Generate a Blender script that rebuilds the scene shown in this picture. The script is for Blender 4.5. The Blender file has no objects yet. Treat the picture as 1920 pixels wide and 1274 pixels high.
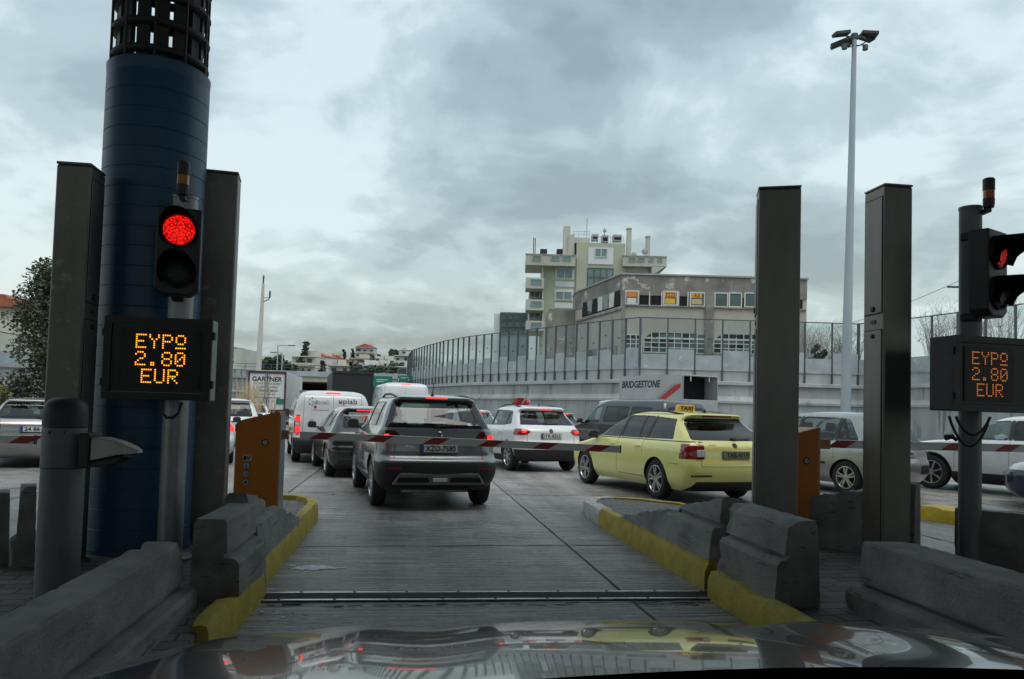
import bpy, bmesh, math, random
from mathutils import Vector, Matrix, noise
from mathutils.bvhtree import BVHTree
random.seed(7)
scene = bpy.context.scene
COL = scene.collection
# ------------------------------------------------------------------ camera
F_PX, CX, CY = 1443.0, 960.0, 708.0
PITCH, ROLL, EYE = 0.043, 0.028, 1.45
cam_data = bpy.data.cameras.new('camera'); cam = bpy.data.objects.new('camera', cam_data); COL.objects.link(cam)
cam_data.sensor_width = 36.0; cam_data.lens = F_PX/1920*36.0
cam_data.shift_y = (CY-637.0)/1920.0
cam_data.clip_start = 0.05; cam_data.clip_end = 6000
RM = Matrix.Rotation(math.pi/2+PITCH, 3, 'X') @ Matrix.Rotation(ROLL, 3, 'Z')
cam.matrix_world = Matrix.Translation((0, 0, EYE)) @ RM.to_4x4()
scene.camera = cam
scene.cycles.transparent_max_bounces = 24
scene.render.resolution_x = 1024; scene.render.resolution_y = 679
# ------------------------------------------------------------------ world: overcast sky
W = bpy.data.worlds.new("World"); scene.world = W; W.use_nodes = True
SUN_EL, SUN_AZ = math.radians(70), math.radians(150)
def world():
    nt = W.node_tree; nt.nodes.clear(); N = nt.nodes.new; L = nt.links.new
    out = N('ShaderNodeOutputWorld'); add = N('ShaderNodeAddShader')
    bg1 = N('ShaderNodeBackground'); bg2 = N('ShaderNodeBackground')
    sky = N('ShaderNodeTexSky'); sky.sky_type = 'NISHITA'; sky.sun_disc = False
    sky.sun_elevation = SUN_EL; sky.sun_rotation = SUN_AZ; sky.air_density = 2; sky.dust_density = 4
    L(sky.outputs[0], bg1.inputs[0]); bg1.inputs[1].default_value = 0.05
    tc = N('ShaderNodeTexCoord'); sep = N('ShaderNodeSeparateXYZ'); L(tc.outputs['Generated'], sep.inputs[0])
    def M(op, a, b=None, c=None):
        m = N('ShaderNodeMath'); m.operation = op
        for i, v in enumerate((a, b, c)):
            if v is None: continue
            if isinstance(v, (int, float)): m.inputs[i].default_value = v
            else: L(v, m.inputs[i])
        return m.outputs[0]
    zz = M('ADD', M('MAXIMUM', sep.outputs[2], 0.0), 0.30)
    cb = N('ShaderNodeCombineXYZ')
    L(M('DIVIDE', sep.outputs[0], zz), cb.inputs[0]); L(M('DIVIDE', sep.outputs[1], zz), cb.inputs[1]); cb.inputs[2].default_value = 3.7
    def NZ(scale, det, rough, dist, off=(0, 0, 0), sy=1.0):
        mp = N('ShaderNodeMapping'); mp.inputs['Location'].default_value = off; mp.inputs['Scale'].default_value = (1, sy, 1)
        L(cb.outputs[0], mp.inputs[0])
        n = N('ShaderNodeTexNoise'); n.inputs['Scale'].default_value = scale; n.inputs['Detail'].default_value = det
        n.inputs['Roughness'].default_value = rough; n.inputs['Distortion'].default_value = dist
        L(mp.outputs[0], n.inputs['Vector']); return n.outputs[0]
    big = NZ(0.8, 4, 0.5, 0.3, (2.3, 1.1, 0)); mid = NZ(2.0, 7, 0.55, 0.25, (5.2, 0.3, 0)); fine = NZ(5.0, 6, 0.5, 0.1, (1.2, 7.3, 0))
    v = M('ADD', M('MULTIPLY', big, 1.15), M('ADD', M('MULTIPLY', mid, 1.30), M('MULTIPLY', fine, 0.46)))
    vn = NZ(2.3, 7, 0.55, 0.5, (9.1, 4.3, 0)); gap = M('MAXIMUM', M('SUBTRACT', 1.0, M('MULTIPLY', M('ABSOLUTE', M('SUBTRACT', vn, 0.5)), 9.0)), 0.0)
    v = M('ADD', v, M('MULTIPLY', M('MULTIPLY', gap, mid), 0.30))
    # thinner cloud to both sides, heavier bank straight ahead
    ax = M('ABSOLUTE', M('ADD', sep.outputs[0], -0.06))
    v = M('ADD', v, M('MULTIPLY', ax, 0.42))
    v = M('ADD', v, M('MULTIPLY', sep.outputs[2], 0.26))
    ramp = N('ShaderNodeValToRGB'); L(M('ADD', v, -0.995), ramp.inputs[0])
    cr = ramp.color_ramp; cr.interpolation = 'EASE'
    cr.elements[0].position = 0.36; cr.elements[0].color = (0.27, 0.345, 0.38, 1)
    cr.elements[1].position = 0.96; cr.elements[1].color = (0.77, 0.895, 0.92, 1)
    e = cr.elements.new(0.52); e.color = (0.355, 0.455, 0.49, 1)
    e = cr.elements.new(0.70); e.color = (0.50, 0.62, 0.655, 1)
    L(ramp.outputs[0], bg2.inputs[0]); bg2.inputs[1].default_value = 0.77
    L(bg1.outputs[0], add.inputs[0]); L(bg2.outputs[0], add.inputs[1]); L(add.outputs[0], out.inputs[0])
world()
sd = bpy.data.lights.new('sun', 'SUN'); sd.energy = 1.4; sd.angle = math.radians(40); sd.color = (1, 0.97, 0.93)
sun = bpy.data.objects.new('sun', sd); COL.objects.link(sun)
sun.rotation_euler = (math.pi/2-SUN_EL, 0, math.radians(180)-SUN_AZ)
vs = scene.view_settings; vs.view_transform = 'Standard'; vs.look = 'None'; vs.gamma = 1; vs.use_curve_mapping = False; vs.exposure = 0.0
# ------------------------------------------------------------------ coordinates
EYEV = Vector((0, 0, EYE))
def ray(x, y): return RM @ Vector(((x-CX)/F_PX, -(y-CY)/F_PX, -1))
def gp(x, y, z=0.0):                    # ground point under a line of sight, at height z
    v = ray(x, y); return v*((z-EYE)/v.z)+EYEV
def at(x, y, Y):                        # point on a line of sight at forward distance Y
    v = ray(x, y); return v*(Y/v.y)+EYEV
LANE = 0.135                            # the toll lane heads this far left of the camera's forward axis
LS = Vector((-math.sin(LANE), math.cos(LANE), 0)); LT = Vector((math.cos(LANE), math.sin(LANE), 0))
def ln(s, t, z=0.0): return LS*s+LT*t+Vector((0, 0, z))
# ------------------------------------------------------------------ objects
def tag(o, label=None, cat=None, group=None, kind=None):
    if label: o['label'] = label
    if cat: o['category'] = cat
    if group: o['group'] = group
    if kind: o['kind'] = kind
    return o
def thing(name, label, cat, loc=(0, 0, 0), rz=0.0, group=None):
    o = bpy.data.objects.new(name, None); COL.objects.link(o); o.empty_display_size = 0.2
    o.location = loc; o.rotation_euler = (0, 0, rz)
    return tag(o, label, cat, group)
def link(name, me, parent=None, loc=None, rot=None):
    o = bpy.data.objects.new(name, me); COL.objects.link(o)
    if parent is not None: o.parent = parent
    if loc is not None: o.location = loc
    if rot is not None: o.rotation_euler = rot
    return o
def copy_tree(o, parent=None):
    c = o.copy(); COL.objects.link(c); c.parent = parent
    for ch in list(o.children): copy_tree(ch, c)
    return c
class MB:
    """collects shapes and links them as ONE mesh object"""
    def __init__(s): s.v = []; s.f = []; s.m = []; s.sm = []
    def add(s, vs_, fs, mi=0, smooth=False):
        b = len(s.v); s.v += [tuple(p) for p in vs_]
        for f in fs: s.f.append([b+i for i in f]); s.m.append(mi); s.sm.append(smooth)
        return s
    def box(s, c, d, rz=0.0, mi=0, M=None):
        x, y, z = d[0]/2, d[1]/2, d[2]/2
        R = Matrix.Rotation(rz, 3, 'Z') if M is None else M
        vs_ = [R @ Vector((sx*x, sy*y, sz*z))+Vector(c) for sz in (-1, 1) for sx, sy in ((-1, -1), (1, -1), (1, 1), (-1, 1))]
        return s.add(vs_, [(3, 2, 1, 0), (4, 5, 6, 7), (0, 1, 5, 4), (1, 2, 6, 5), (2, 3, 7, 6), (3, 0, 4, 7)], mi)
    def prism(s, base, vec, mi=0):
        n = len(base); vec = Vector(vec); a = [Vector(p) for p in base]
        vs_ = a+[p+vec for p in a]
        fs = [list(range(n-1, -1, -1)), list(range(n, 2*n))]+[(i, (i+1) % n, n+(i+1) % n, n+i) for i in range(n)]
        return s.add(vs_, fs, mi)
    def tube(s, pts, r, seg=8, mi=0, cap=True, r2=None):
        pts = [Vector(p) for p in pts]; n = len(pts); rings = []
        up = Vector((0, 0, 1))
        for i, p in enumerate(pts):
            d = (pts[min(i+1, n-1)]-pts[max(i-1, 0)]).normalized()
            u = up if abs(d.dot(up)) < 0.95 else Vector((1, 0, 0))
            a = d.cross(u).normalized(); b = a.cross(d).normalized()
            rr = r if r2 is None else r+(r2-r)*i/(n-1)
            rings.append([p+(a*math.cos(2*math.pi*k/seg)+b*math.sin(2*math.pi*k/seg))*rr for k in range(seg)])
        vs_ = [q for rg in rings for q in rg]
        fs = [(i*seg+k, i*seg+(k+1) % seg, (i+1)*seg+(k+1) % seg, (i+1)*seg+k) for i in range(n-1) for k in range(seg)]
        s.add(vs_, fs, mi, True)
        if cap: s.add(rings[0], [list(range(seg-1, -1, -1))], mi); s.add(rings[-1], [list(range(seg))], mi)
        return s
    def lathe(s, prof, seg=24, c=(0, 0, 0), M=None, mi=0, cap=True, smooth=True, closed=False):
        """prof: (radius, height) pairs turned about z"""
        M = M or Matrix.Identity(3); c = Vector(c); vs_ = []
        for r, h in prof:
            for k in range(seg):
                a = 2*math.pi*k/seg; vs_.append(M @ Vector((r*math.cos(a), r*math.sin(a), h))+c)
        n = len(prof); fs = []
        for i in range(n if closed else n-1):
            j = (i+1) % n
            for k in range(seg):
                fs.append((i*seg+k, i*seg+(k+1) % seg, j*seg+(k+1) % seg, j*seg+k))
        s.add(vs_, fs, mi, smooth)
        if cap and not closed:
            s.add(vs_[:seg], [list(range(seg-1, -1, -1))], mi); s.add(vs_[-seg:], [list(range(seg))], mi)
        return s
    def build(s, name, mats, parent=None, bevel=0.0, angle=35, loc=None, seg=2, smooth=None):
        me = bpy.data.meshes.new(name); me.from_pydata(s.v, [], s.f)
        if not isinstance(mats, (list, tuple)): mats = [mats]
        for m in mats: me.materials.append(m)
        me.polygons.foreach_set('material_index', s.m)
        sm = s.sm if smooth is None else [smooth]*len(s.f)
        me.polygons.foreach_set('use_smooth', sm)
        bm = bmesh.new(); bm.from_mesh(me); bmesh.ops.recalc_face_normals(bm, faces=bm.faces); bm.to_mesh(me); bm.free()
        me.update()
        if any(sm): me.set_sharp_from_angle(angle=math.radians(angle))
        o = link(name, me, parent, loc)
        if bevel:
            b = o.modifiers.new('edge', 'BEVEL'); b.width = bevel; b.segments = seg; b.limit_method = 'ANGLE'; b.angle_limit = math.radians(40)
        return o
def RX(a): return Matrix.Rotation(a, 3, 'X')
def RY(a): return Matrix.Rotation(a, 3, 'Y')
def RZ(a): return Matrix.Rotation(a, 3, 'Z')
_fc = {}
def text_mesh(txt, size=0.1, depth=0.002, bold=0.0, shear=0.0, fit=None):
    bold = min(bold, .0022)
    """flat lettering in the xy plane, centred, as a mesh"""
    cu = bpy.data.curves.new('lettering', 'FONT'); cu.body = txt; cu.size = size; cu.extrude = depth; cu.offset = bold; cu.shear = shear
    cu.align_x = 'CENTER'; cu.align_y = 'CENTER'; cu.resolution_u = 3
    ob = bpy.data.objects.new('lettering', cu); COL.objects.link(ob)
    dg = bpy.context.evaluated_depsgraph_get(); me = bpy.data.meshes.new_from_object(ob.evaluated_get(dg))
    bpy.data.objects.remove(ob); bpy.data.curves.remove(cu)
    if fit:
        xs = [v.co.x for v in me.vertices]; ys = [v.co.y for v in me.vertices]
        if xs:
            cx_, cy_ = (max(xs)+min(xs))/2, (max(ys)+min(ys))/2; sx = fit[0]/(max(xs)-min(xs)); sy = fit[1]/(max(ys)-min(ys)) if fit[1] else sx
            for v in me.vertices: v.co.x = (v.co.x-cx_)*sx; v.co.y = (v.co.y-cy_)*sy
    return me
def text(txt, mat, parent, loc, rot, size=0.1, name='lettering', **k):
    me = text_mesh(txt, size, **k); me.materials.clear(); me.materials.append(mat)
    return link(name, me, parent, loc, rot)
# ------------------------------------------------------------------ materials
def mat(name, col, rough=0.6, metal=0.0, var=0.0, vscale=3.0, bump=0.0, bscale=30.0, coat=0.0, emit=None, estr=0.0, spec=0.5,
        col2=None, streak=(1, 1, 1), spots=None, det=6):
    m = bpy.data.materials.new(name); m.use_nodes = True; nt = m.node_tree; b = nt.nodes['Principled BSDF']
    N = nt.nodes.new; L = nt.links.new
    b.inputs['Base Color'].default_value = (*col, 1); b.inputs['Roughness'].default_value = rough; b.inputs['Metallic'].default_value = metal
    b.inputs['Specular IOR Level'].default_value = spec
    if coat: b.inputs['Coat Weight'].default_value = coat; b.inputs['Coat Roughness'].default_value = 0.03
    if emit: b.inputs['Emission Color'].default_value = (*emit, 1); b.inputs['Emission Strength'].default_value = estr
    if var or col2 or bump or spots:
        tc = N('ShaderNodeTexCoord'); mp = N('ShaderNodeMapping'); mp.inputs['Scale'].default_value = streak; L(tc.outputs['Object'], mp.inputs[0])
    if var or col2:
        n = N('ShaderNodeTexNoise'); n.inputs['Scale'].default_value = vscale; n.inputs['Detail'].default_value = det; n.inputs['Roughness'].default_value = 0.62
        L(mp.outputs[0], n.inputs['Vector'])
        r = N('ShaderNodeValToRGB'); L(n.outputs[0], r.inputs[0]); r.color_ramp.elements[0].position = 0.33; r.color_ramp.elements[1].position = 0.68
        c2 = col2 or tuple(c*(1-var) for c in col); c1 = col if col2 else tuple(min(1, c*(1+var)) for c in col)
        r.color_ramp.elements[0].color = (*c2, 1); r.color_ramp.elements[1].color = (*c1, 1)
        src = r.outputs[0]
        if spots:
            n2 = N('ShaderNodeTexNoise'); n2.inputs['Scale'].default_value = spots[1]; n2.inputs['Detail'].default_value = 8; n2.inputs['Roughness'].default_value = 0.7
            if len(spots) > 3:
                mq = N('ShaderNodeMapping'); mq.inputs['Scale'].default_value = spots[3]; L(tc.outputs['Object'], mq.inputs[0]); L(mq.outputs[0], n2.inputs['Vector'])
            else: L(tc.outputs['Object'], n2.inputs['Vector'])
            r2 = N('ShaderNodeValToRGB'); L(n2.outputs[0], r2.inputs[0]); r2.color_ramp.elements[0].position = spots[2]; r2.color_ramp.elements[1].position = spots[2]+0.08
            mx = N('ShaderNodeMix'); mx.data_type = 'RGBA'; L(r2.outputs[0], mx.inputs[0]); L(src, mx.inputs[6]); mx.inputs[7].default_value = (*spots[0], 1)
            src = mx.outputs[2]
        L(src, b.inputs['Base Color'])
        mr = N('ShaderNodeMapRange'); L(n.outputs[0], mr.inputs[0]); mr.inputs[3].default_value = max(0.02, rough-0.12); mr.inputs[4].default_value = min(1, rough+0.12)
        if not coat: L(mr.outputs[0], b.inputs['Roughness'])
    if bump:
        n3 = N('ShaderNodeTexNoise'); n3.inputs['Scale'].default_value = bscale; n3.inputs['Detail'].default_value = 6; n3.inputs['Roughness'].default_value = 0.65
        L(tc.outputs['Object'], n3.inputs['Vector'])
        bp = N('ShaderNodeBump'); bp.inputs['Strength'].default_value = bump; bp.inputs['Distance'].default_value = 0.02; L(n3.outputs[0], bp.inputs['Height']); L(bp.outputs[0], b.inputs['Normal'])
    return m
def glass(name, tint, refl=1.0, rough=0.02, ior=1.5):
    m = bpy.data.materials.new(name); m.use_nodes = True; nt = m.node_tree; nt.nodes.clear(); N = nt.nodes.new; L = nt.links.new
    o = N('ShaderNodeOutputMaterial'); mx = N('ShaderNodeMixShader'); t = N('ShaderNodeBsdfTransparent'); g = N('ShaderNodeBsdfGlossy'); fr = N('ShaderNodeFresnel')
    t.inputs[0].default_value = (*tint, 1); g.inputs[0].default_value = (refl, refl, refl, 1); g.inputs['Roughness'].default_value = rough; ge = N('ShaderNodeNewGeometry'); mi_ = N('ShaderNodeMix'); L(ge.outputs['Backfacing'], mi_.inputs[0]); mi_.inputs[2].default_value = ior; mi_.inputs[3].default_value = 1/ior; L(mi_.outputs[0], fr.inputs[0])
    L(fr.outputs[0], mx.inputs[0]); L(t.outputs[0], mx.inputs[1]); L(g.outputs[0], mx.inputs[2]); L(mx.outputs[0], o.inputs[0]); return m
def paint(name, col, metal=0.3, rough=0.35, coat=1.0, dirt=0.12):
    m = mat(name, col, rough=rough, metal=metal, coat=coat, var=dirt, vscale=2.2)
    return m
M = {}
M['conc'] = mat('barrier_concrete', (0.235, 0.232, 0.22), 0.85, var=0.36, vscale=3.4, bump=0.75, bscale=48, spots=((0.08, 0.078, 0.073), 6, 0.585, (1, .22, 2.2)), det=10, streak=(1, .6, 1))
M['conc_wall'] = mat('wall_concrete', (0.33, 0.345, 0.345), 0.85, var=0.22, vscale=0.5, bump=0.3, bscale=6, streak=(1, 1, 0.35), spots=((0.17, 0.178, 0.175), 0.9, 0.57, (1, 1, .16)))
M['conc_pale'] = mat('pale_concrete', (0.37, 0.39, 0.39), 0.8, var=0.16, vscale=0.7, bump=0.2, bscale=5, spots=((0.22, 0.23, 0.225), 1.3, 0.60, (1, 1, .2)))
M['yellow'] = mat('kerb_yellow', (0.40, 0.31, 0.035), 0.7, var=0.22, vscale=5, bump=0.6, bscale=30, spots=((0.19, 0.18, 0.14), 9, 0.63))
M['yellow_b'] = mat('kerb_bright_yellow', (0.62, 0.42, 0.01), 0.6, var=0.14, vscale=5, bump=0.5, bscale=30, spots=((0.2, 0.18, 0.1), 9, 0.68))
M['white_kerb'] = mat('worn_white_kerb', (0.46, 0.46, 0.44), 0.8, var=0.2, vscale=4, bump=0.6, bscale=30, spots=((0.36, 0.28, 0.06), 5, 0.56))
M['steel'] = mat('brushed_steel', (0.175, 0.168, 0.154), 0.40, metal=0.6, var=0.25, vscale=2.0, streak=(1, 1, 0.25), bump=0.05, bscale=60)
M['steel_rust'] = mat('worn_steel', (0.20, 0.19, 0.172), 0.45, metal=0.5, var=0.3, vscale=2.0, streak=(1, 1, 0.3), bump=0.08, bscale=60, spots=((0.27, 0.26, 0.235), 8, 0.57))
M['galv'] = mat('galvanised_steel', (0.30, 0.31, 0.315), 0.48, metal=0.6, var=0.15, vscale=8)
M['bollard'] = mat('bollard_grey', (0.155, 0.17, 0.17), 0.55, metal=0.3, var=0.2, vscale=4, streak=(1, 1, 0.4))
M['visor'] = mat('visor_black', (0.003, 0.003, 0.003), 1.0, spec=0.0)
M['black'] = mat('matt_black', (0.016, 0.017, 0.018), 0.5, var=0.15, vscale=4)
M['dkplastic'] = mat('dark_plastic', (0.03, 0.032, 0.034), 0.55, var=0.15, vscale=4)
M['cage'] = mat('dark_cage_steel', (0.022, 0.023, 0.024), 0.6, var=0.2, vscale=4)
M['blue'] = mat('column_blue', (0.008, 0.060, 0.135), 0.42, var=0.16, vscale=1.1, streak=(1, 1, 0.5), bump=0.05, bscale=12)
M['orange'] = mat('cabinet_orange', (0.52, 0.155, 0.010), 0.42, var=0.08, vscale=4)
M['orange_edge'] = mat('cabinet_edge', (0.42, 0.20, 0.07), 0.45, var=0.08, vscale=4)
M['white'] = mat('white_paint', (0.72, 0.73, 0.72), 0.45, var=0.06, vscale=3)
M['offwhite'] = mat('off_white_plastic', (0.46, 0.46, 0.44), 0.5, var=0.12, vscale=8)
M['redpaint'] = mat('red_reflective', (0.36, 0.02, 0.018), 0.4, var=0.12, vscale=10)
M['tyre'] = mat('tyre_rubber', (0.018, 0.018, 0.018), 0.8, var=0.3, vscale=6)
M['alloy'] = mat('alloy_rim', (0.55, 0.56, 0.57), 0.28, metal=0.9, var=0.08, vscale=8)
M['alloy_dark'] = mat('dark_rim', (0.12, 0.12, 0.125), 0.35, metal=0.8, var=0.08, vscale=8)
M['chrome'] = mat('chrome', (0.65, 0.66, 0.67), 0.12, metal=1.0, var=0.05)
M['gloss'] = mat('gloss_black_glass', (0.01, 0.011, 0.012), 0.08, var=0.1)
M['trim'] = mat('car_black_trim', (0.022, 0.023, 0.024), 0.5, var=0.2, vscale=5)
M['seam'] = mat('panel_gap', (0.006, 0.006, 0.006), 0.8)
M['interior'] = mat('car_interior', (0.03, 0.03, 0.032), 0.8, var=0.2, vscale=6)
M['glass'] = glass('car_glass', (0.62, 0.70, 0.69))
M['glass_mid'] = glass('tinted_rear_glass', (0.40, 0.46, 0.45))
M['glass_dark'] = glass('privacy_glass', (0.05, 0.06, 0.062))
M['glass_clear'] = glass('barrier_glass', (0.88, 0.92, 0.93), 0.9, 0.05, 1.28)
M['tail'] = mat('tail_light_red', (0.24, 0.008, 0.010), 0.18, coat=1.0, var=0.25, vscale=22)
M['tail_lit'] = mat('tail_light_lit', (0.5, 0.01, 0.01), 0.25, emit=(1.0, 0.035, 0.03), estr=1.5)
M['tail_dark'] = mat('tail_light_smoked', (0.05, 0.004, 0.005), 0.15, coat=1.0)
M['lampwhite'] = mat('clear_lamp', (0.62, 0.62, 0.62), 0.15, coat=1.0, var=0.25, vscale=25)
M['plate'] = mat('number_plate', (0.60, 0.61, 0.62), 0.4, var=0.05, vscale=20)
M['plate_taxi'] = mat('taxi_number_plate', (0.20, 0.165, 0.12), 0.4, var=0.1, vscale=20)
M['plate_blue'] = mat('plate_blue_band', (0.01, 0.05, 0.24), 0.4)
M['ink'] = mat('black_lettering', (0.012, 0.012, 0.014), 0.5)
M['greyink'] = mat('grey_lettering', (0.28, 0.29, 0.31), 0.5)
M['redink'] = mat('red_lettering', (0.42, 0.03, 0.02), 0.5)
M['led'] = mat('led_amber', (0.9, 0.35, 0.02), 0.4, emit=(1.0, 0.33, 0.02), estr=2.0)
M['led_dim'] = mat('led_amber_dim', (0.8, 0.25, 0.05), 0.4, emit=(1.0, 0.30, 0.06), estr=0.45)
M['led_off'] = mat('led_panel', (0.010, 0.010, 0.010), 0.45, var=0.3, vscale=200, bump=0.4, bscale=250)
M['red_lamp'] = mat('red_signal_lens', (0.6, 0.0, 0.0), 0.3, emit=(1.0, 0.012, 0.008), estr=1.5, bump=0.6, bscale=70)
M['red_lamp_dim'] = mat('red_signal_lens_dim', (0.35, 0.012, 0.012), 0.25, emit=(1.0, 0.03, 0.02), estr=0.35, bump=0.6, bscale=70)
M['green_off'] = mat('green_signal_lens_off', (0.006, 0.014, 0.014), 0.2, bump=0.5, bscale=70)
M['amber'] = mat('beacon_amber', (0.42, 0.13, 0.012), 0.25, coat=0.6, var=0.3, vscale=30)
M['rail'] = mat('drain_steel', (0.42, 0.43, 0.43), 0.28, metal=0.9, var=0.2, vscale=5)
M['pole_grey'] = mat('mast_grey', (0.33, 0.38, 0.41), 0.5, metal=0.2, var=0.1, vscale=1.2, streak=(1, 1, 0.2))
M['rod'] = mat('fence_post_grey', (0.085, 0.097, 0.105), 0.5, metal=0.3, var=0.12, vscale=2)
M['panel'] = mat('fence_lower_panel', (0.34, 0.38, 0.40), 0.5, var=0.18, vscale=0.8, spots=((0.55, 0.58, 0.59), 1.2, 0.6))
M['signgreen'] = mat('sign_green', (0.008, 0.16, 0.10), 0.5, var=0.06)
M['winglass'] = mat('window_glass', (0.05, 0.085, 0.09), 0.08, var=0.3, vscale=0.8, spec=0.8)
M['winteal'] = mat('teal_window_glass', (0.13, 0.21, 0.21), 0.06, var=0.22, vscale=0.5, spec=0.9)
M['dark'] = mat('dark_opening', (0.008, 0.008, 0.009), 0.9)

def led_lens(m, lo, hi, scale):
    """the lamp's many small cells give an uneven glow"""
    nt = m.node_tree; b = nt.nodes['Principled BSDF']; tc = nt.nodes.new('ShaderNodeTexCoord'); v = nt.nodes.new('ShaderNodeTexVoronoi'); v.inputs['Scale'].default_value = scale
    nt.links.new(tc.outputs['Object'], v.inputs['Vector']); r = nt.nodes.new('ShaderNodeMapRange'); nt.links.new(v.outputs['Distance'], r.inputs[0])
    r.inputs[1].default_value = 0.0; r.inputs[2].default_value = 0.6; r.inputs[3].default_value = hi; r.inputs[4].default_value = lo; nt.links.new(r.outputs[0], b.inputs['Emission Strength'])
led_lens(M['red_lamp'], .35, 2.2, 62); led_lens(M['red_lamp_dim'], .08, .7, 62)
# ================================================================== ground, road
def road_material():
    m = bpy.data.materials.new('worn_concrete_road'); m.use_nodes = True; nt = m.node_tree; b = nt.nodes['Principled BSDF']; N = nt.nodes.new; L = nt.links.new
    tc = N('ShaderNodeTexCoord')
    def NZ(scale, rot, det, seed, rough=0.65):
        mp = N('ShaderNodeMapping'); mp.inputs['Rotation'].default_value = (0, 0, -LANE); mp.inputs['Location'].default_value = (seed, seed*1.7, 0)
        mp2 = N('ShaderNodeMapping'); mp2.inputs['Scale'].default_value = scale
        L(tc.outputs['Object'], mp.inputs[0]); L(mp.outputs[0], mp2.inputs[0])
        n = N('ShaderNodeTexNoise'); n.inputs['Scale'].default_value = 1; n.inputs['Detail'].default_value = det; n.inputs['Roughness'].default_value = rough; L(mp2.outputs[0], n.inputs['Vector']); return n.outputs[0]
    def MA(op, a, c):
        k = N('ShaderNodeMath'); k.operation = op
        for i, v in enumerate((a, c)):
            if isinstance(v, (int, float)): k.inputs[i].default_value = v
            else: L(v, k.inputs[i])
        return k.outputs[0]
    blot = NZ((0.55, 0.35, 1), 0, 8, 3.1); tine = NZ((1.3, 26, 1), 0, 6, 1.3, 0.7); fine = NZ((14, 30, 1), 0, 8, 9.1, 0.75); stain = NZ((0.9, 1.4, 1), 0, 10, 12.4, 0.7)
    track = NZ((1.5, 0.06, 1), 0, 3, 5.3); v = MA('ADD', MA('MULTIPLY', MA('ADD', MA('MULTIPLY', blot, .6), MA('MULTIPLY', track, .55)), 0.75), MA('ADD', MA('MULTIPLY', tine, 1.25), MA('MULTIPLY', fine, 0.75)))
    r = N('ShaderNodeValToRGB'); L(MA('ADD', v, -0.93), r.inputs[0])
    r.color_ramp.elements[0].position = 0.34; r.color_ramp.elements[0].color = (0.06, 0.059, 0.056, 1)
    r.color_ramp.elements[1].position = 0.72; r.color_ramp.elements[1].color = (0.45, 0.44, 0.415, 1)
    e = r.color_ramp.elements.new(0.52); e.color = (0.215, 0.211, 0.198, 1)
    r2 = N('ShaderNodeValToRGB'); L(stain, r2.inputs[0]); r2.color_ramp.elements[0].position = 0.50; r2.color_ramp.elements[1].position = 0.70
    mx = N('ShaderNodeMix'); mx.data_type = 'RGBA'; mx.blend_type = 'MULTIPLY'
    L(MA('MULTIPLY', r2.outputs[0], 0.75), mx.inputs[0]); L(r.outputs[0], mx.inputs[6]); mx.inputs[7].default_value = (0.42, 0.42, 0.44, 1)
    L(mx.outputs[2], b.inputs['Base Color'])
    mr = N('ShaderNodeMapRange'); L(blot, mr.inputs[0]); mr.inputs[1].default_value = 0.3; mr.inputs[2].default_value = 0.7; mr.inputs[3].default_value = 0.24; mr.inputs[4].default_value = 0.55; L(mr.outputs[0], b.inputs['Roughness'])
    bp = N('ShaderNodeBump'); bp.inputs['Strength'].default_value = 0.9; bp.inputs['Distance'].default_value = 0.014; L(MA('ADD', tine, fine), bp.inputs['Height']); L(bp.outputs[0], b.inputs['Normal'])
    return m
M['road'] = road_material()
M['ground'] = mat('far_ground', (0.12, 0.13, 0.09), 0.95, var=0.4, vscale=0.02)
def paver_material():
    m = mat('island_pavers', (0.15, 0.148, 0.14), 0.75, var=0.3, vscale=2.5); nt = m.node_tree; N = nt.nodes.new; L = nt.links.new; b = nt.nodes['Principled BSDF']
    tc = N('ShaderNodeTexCoord'); mp = N('ShaderNodeMapping'); mp.inputs['Rotation'].default_value = (0, 0, -LANE-0.1)
    L(tc.outputs['Object'], mp.inputs[0]); br = N('ShaderNodeTexBrick'); L(mp.outputs[0], br.inputs['Vector'])
    br.inputs['Scale'].default_value = 1; br.inputs['Brick Width'].default_value = 0.30; br.inputs['Row Height'].default_value = 0.15; br.inputs['Mortar Size'].default_value = 0.008
    br.inputs['Color1'].default_value = (0.17, 0.168, 0.16, 1); br.inputs['Color2'].default_value = (0.115, 0.113, 0.108, 1); br.inputs['Mortar'].default_value = (0.03, 0.03, 0.028, 1)
    L(br.outputs[0], b.inputs['Base Color']); bp = N('ShaderNodeBump'); bp.inputs['Strength'].default_value = 1; bp.inputs['Distance'].default_value = 0.012; bp.invert = True
    L(br.outputs['Fac'], bp.inputs['Height']); L(bp.outputs[0], b.inputs['Normal']); return m
M['paver'] = paver_material()
def sheet(name, pts, m, z, kind='structure'):
    mb = MB(); mb.add([(p[0], p[1], z) for p in pts], [list(range(len(pts)))])
    return tag(mb.build(name, m), kind=kind)
sheet('ground', [(-3000, -500), (3000, -500), (3000, 4000), (-3000, 4000)], M['ground'], -0.03)
sheet('road', [(-60, -40), (60, -40), (60, 190), (-60, 190)], M['road'], 0.0)
def strip(mb, pts, w, z, jit=0.0):
    pts = [Vector((p[0], p[1], 0)) for p in pts]
    out = []
    for a, b in zip(pts, pts[1:]):
        n = max(1, int((b-a).length/0.25)); d = (b-a).normalized(); q = Vector((-d.y, d.x, 0))
        for i in range(n):
            p0 = a+(b-a)*(i/n); p1 = a+(b-a)*((i+1)/n); ww = w*(1+random.uniform(-jit, jit)); o = q*random.uniform(-jit, jit)*w
            mb.add([p0-q*ww/2+o+Vector((0, 0, z)), p1-q*ww/2+o+Vector((0, 0, z)), p1+q*ww/2+o+Vector((0, 0, z)), p0+q*ww/2+o+Vector((0, 0, z))], [(0, 1, 2, 3)])
mb = MB()
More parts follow.
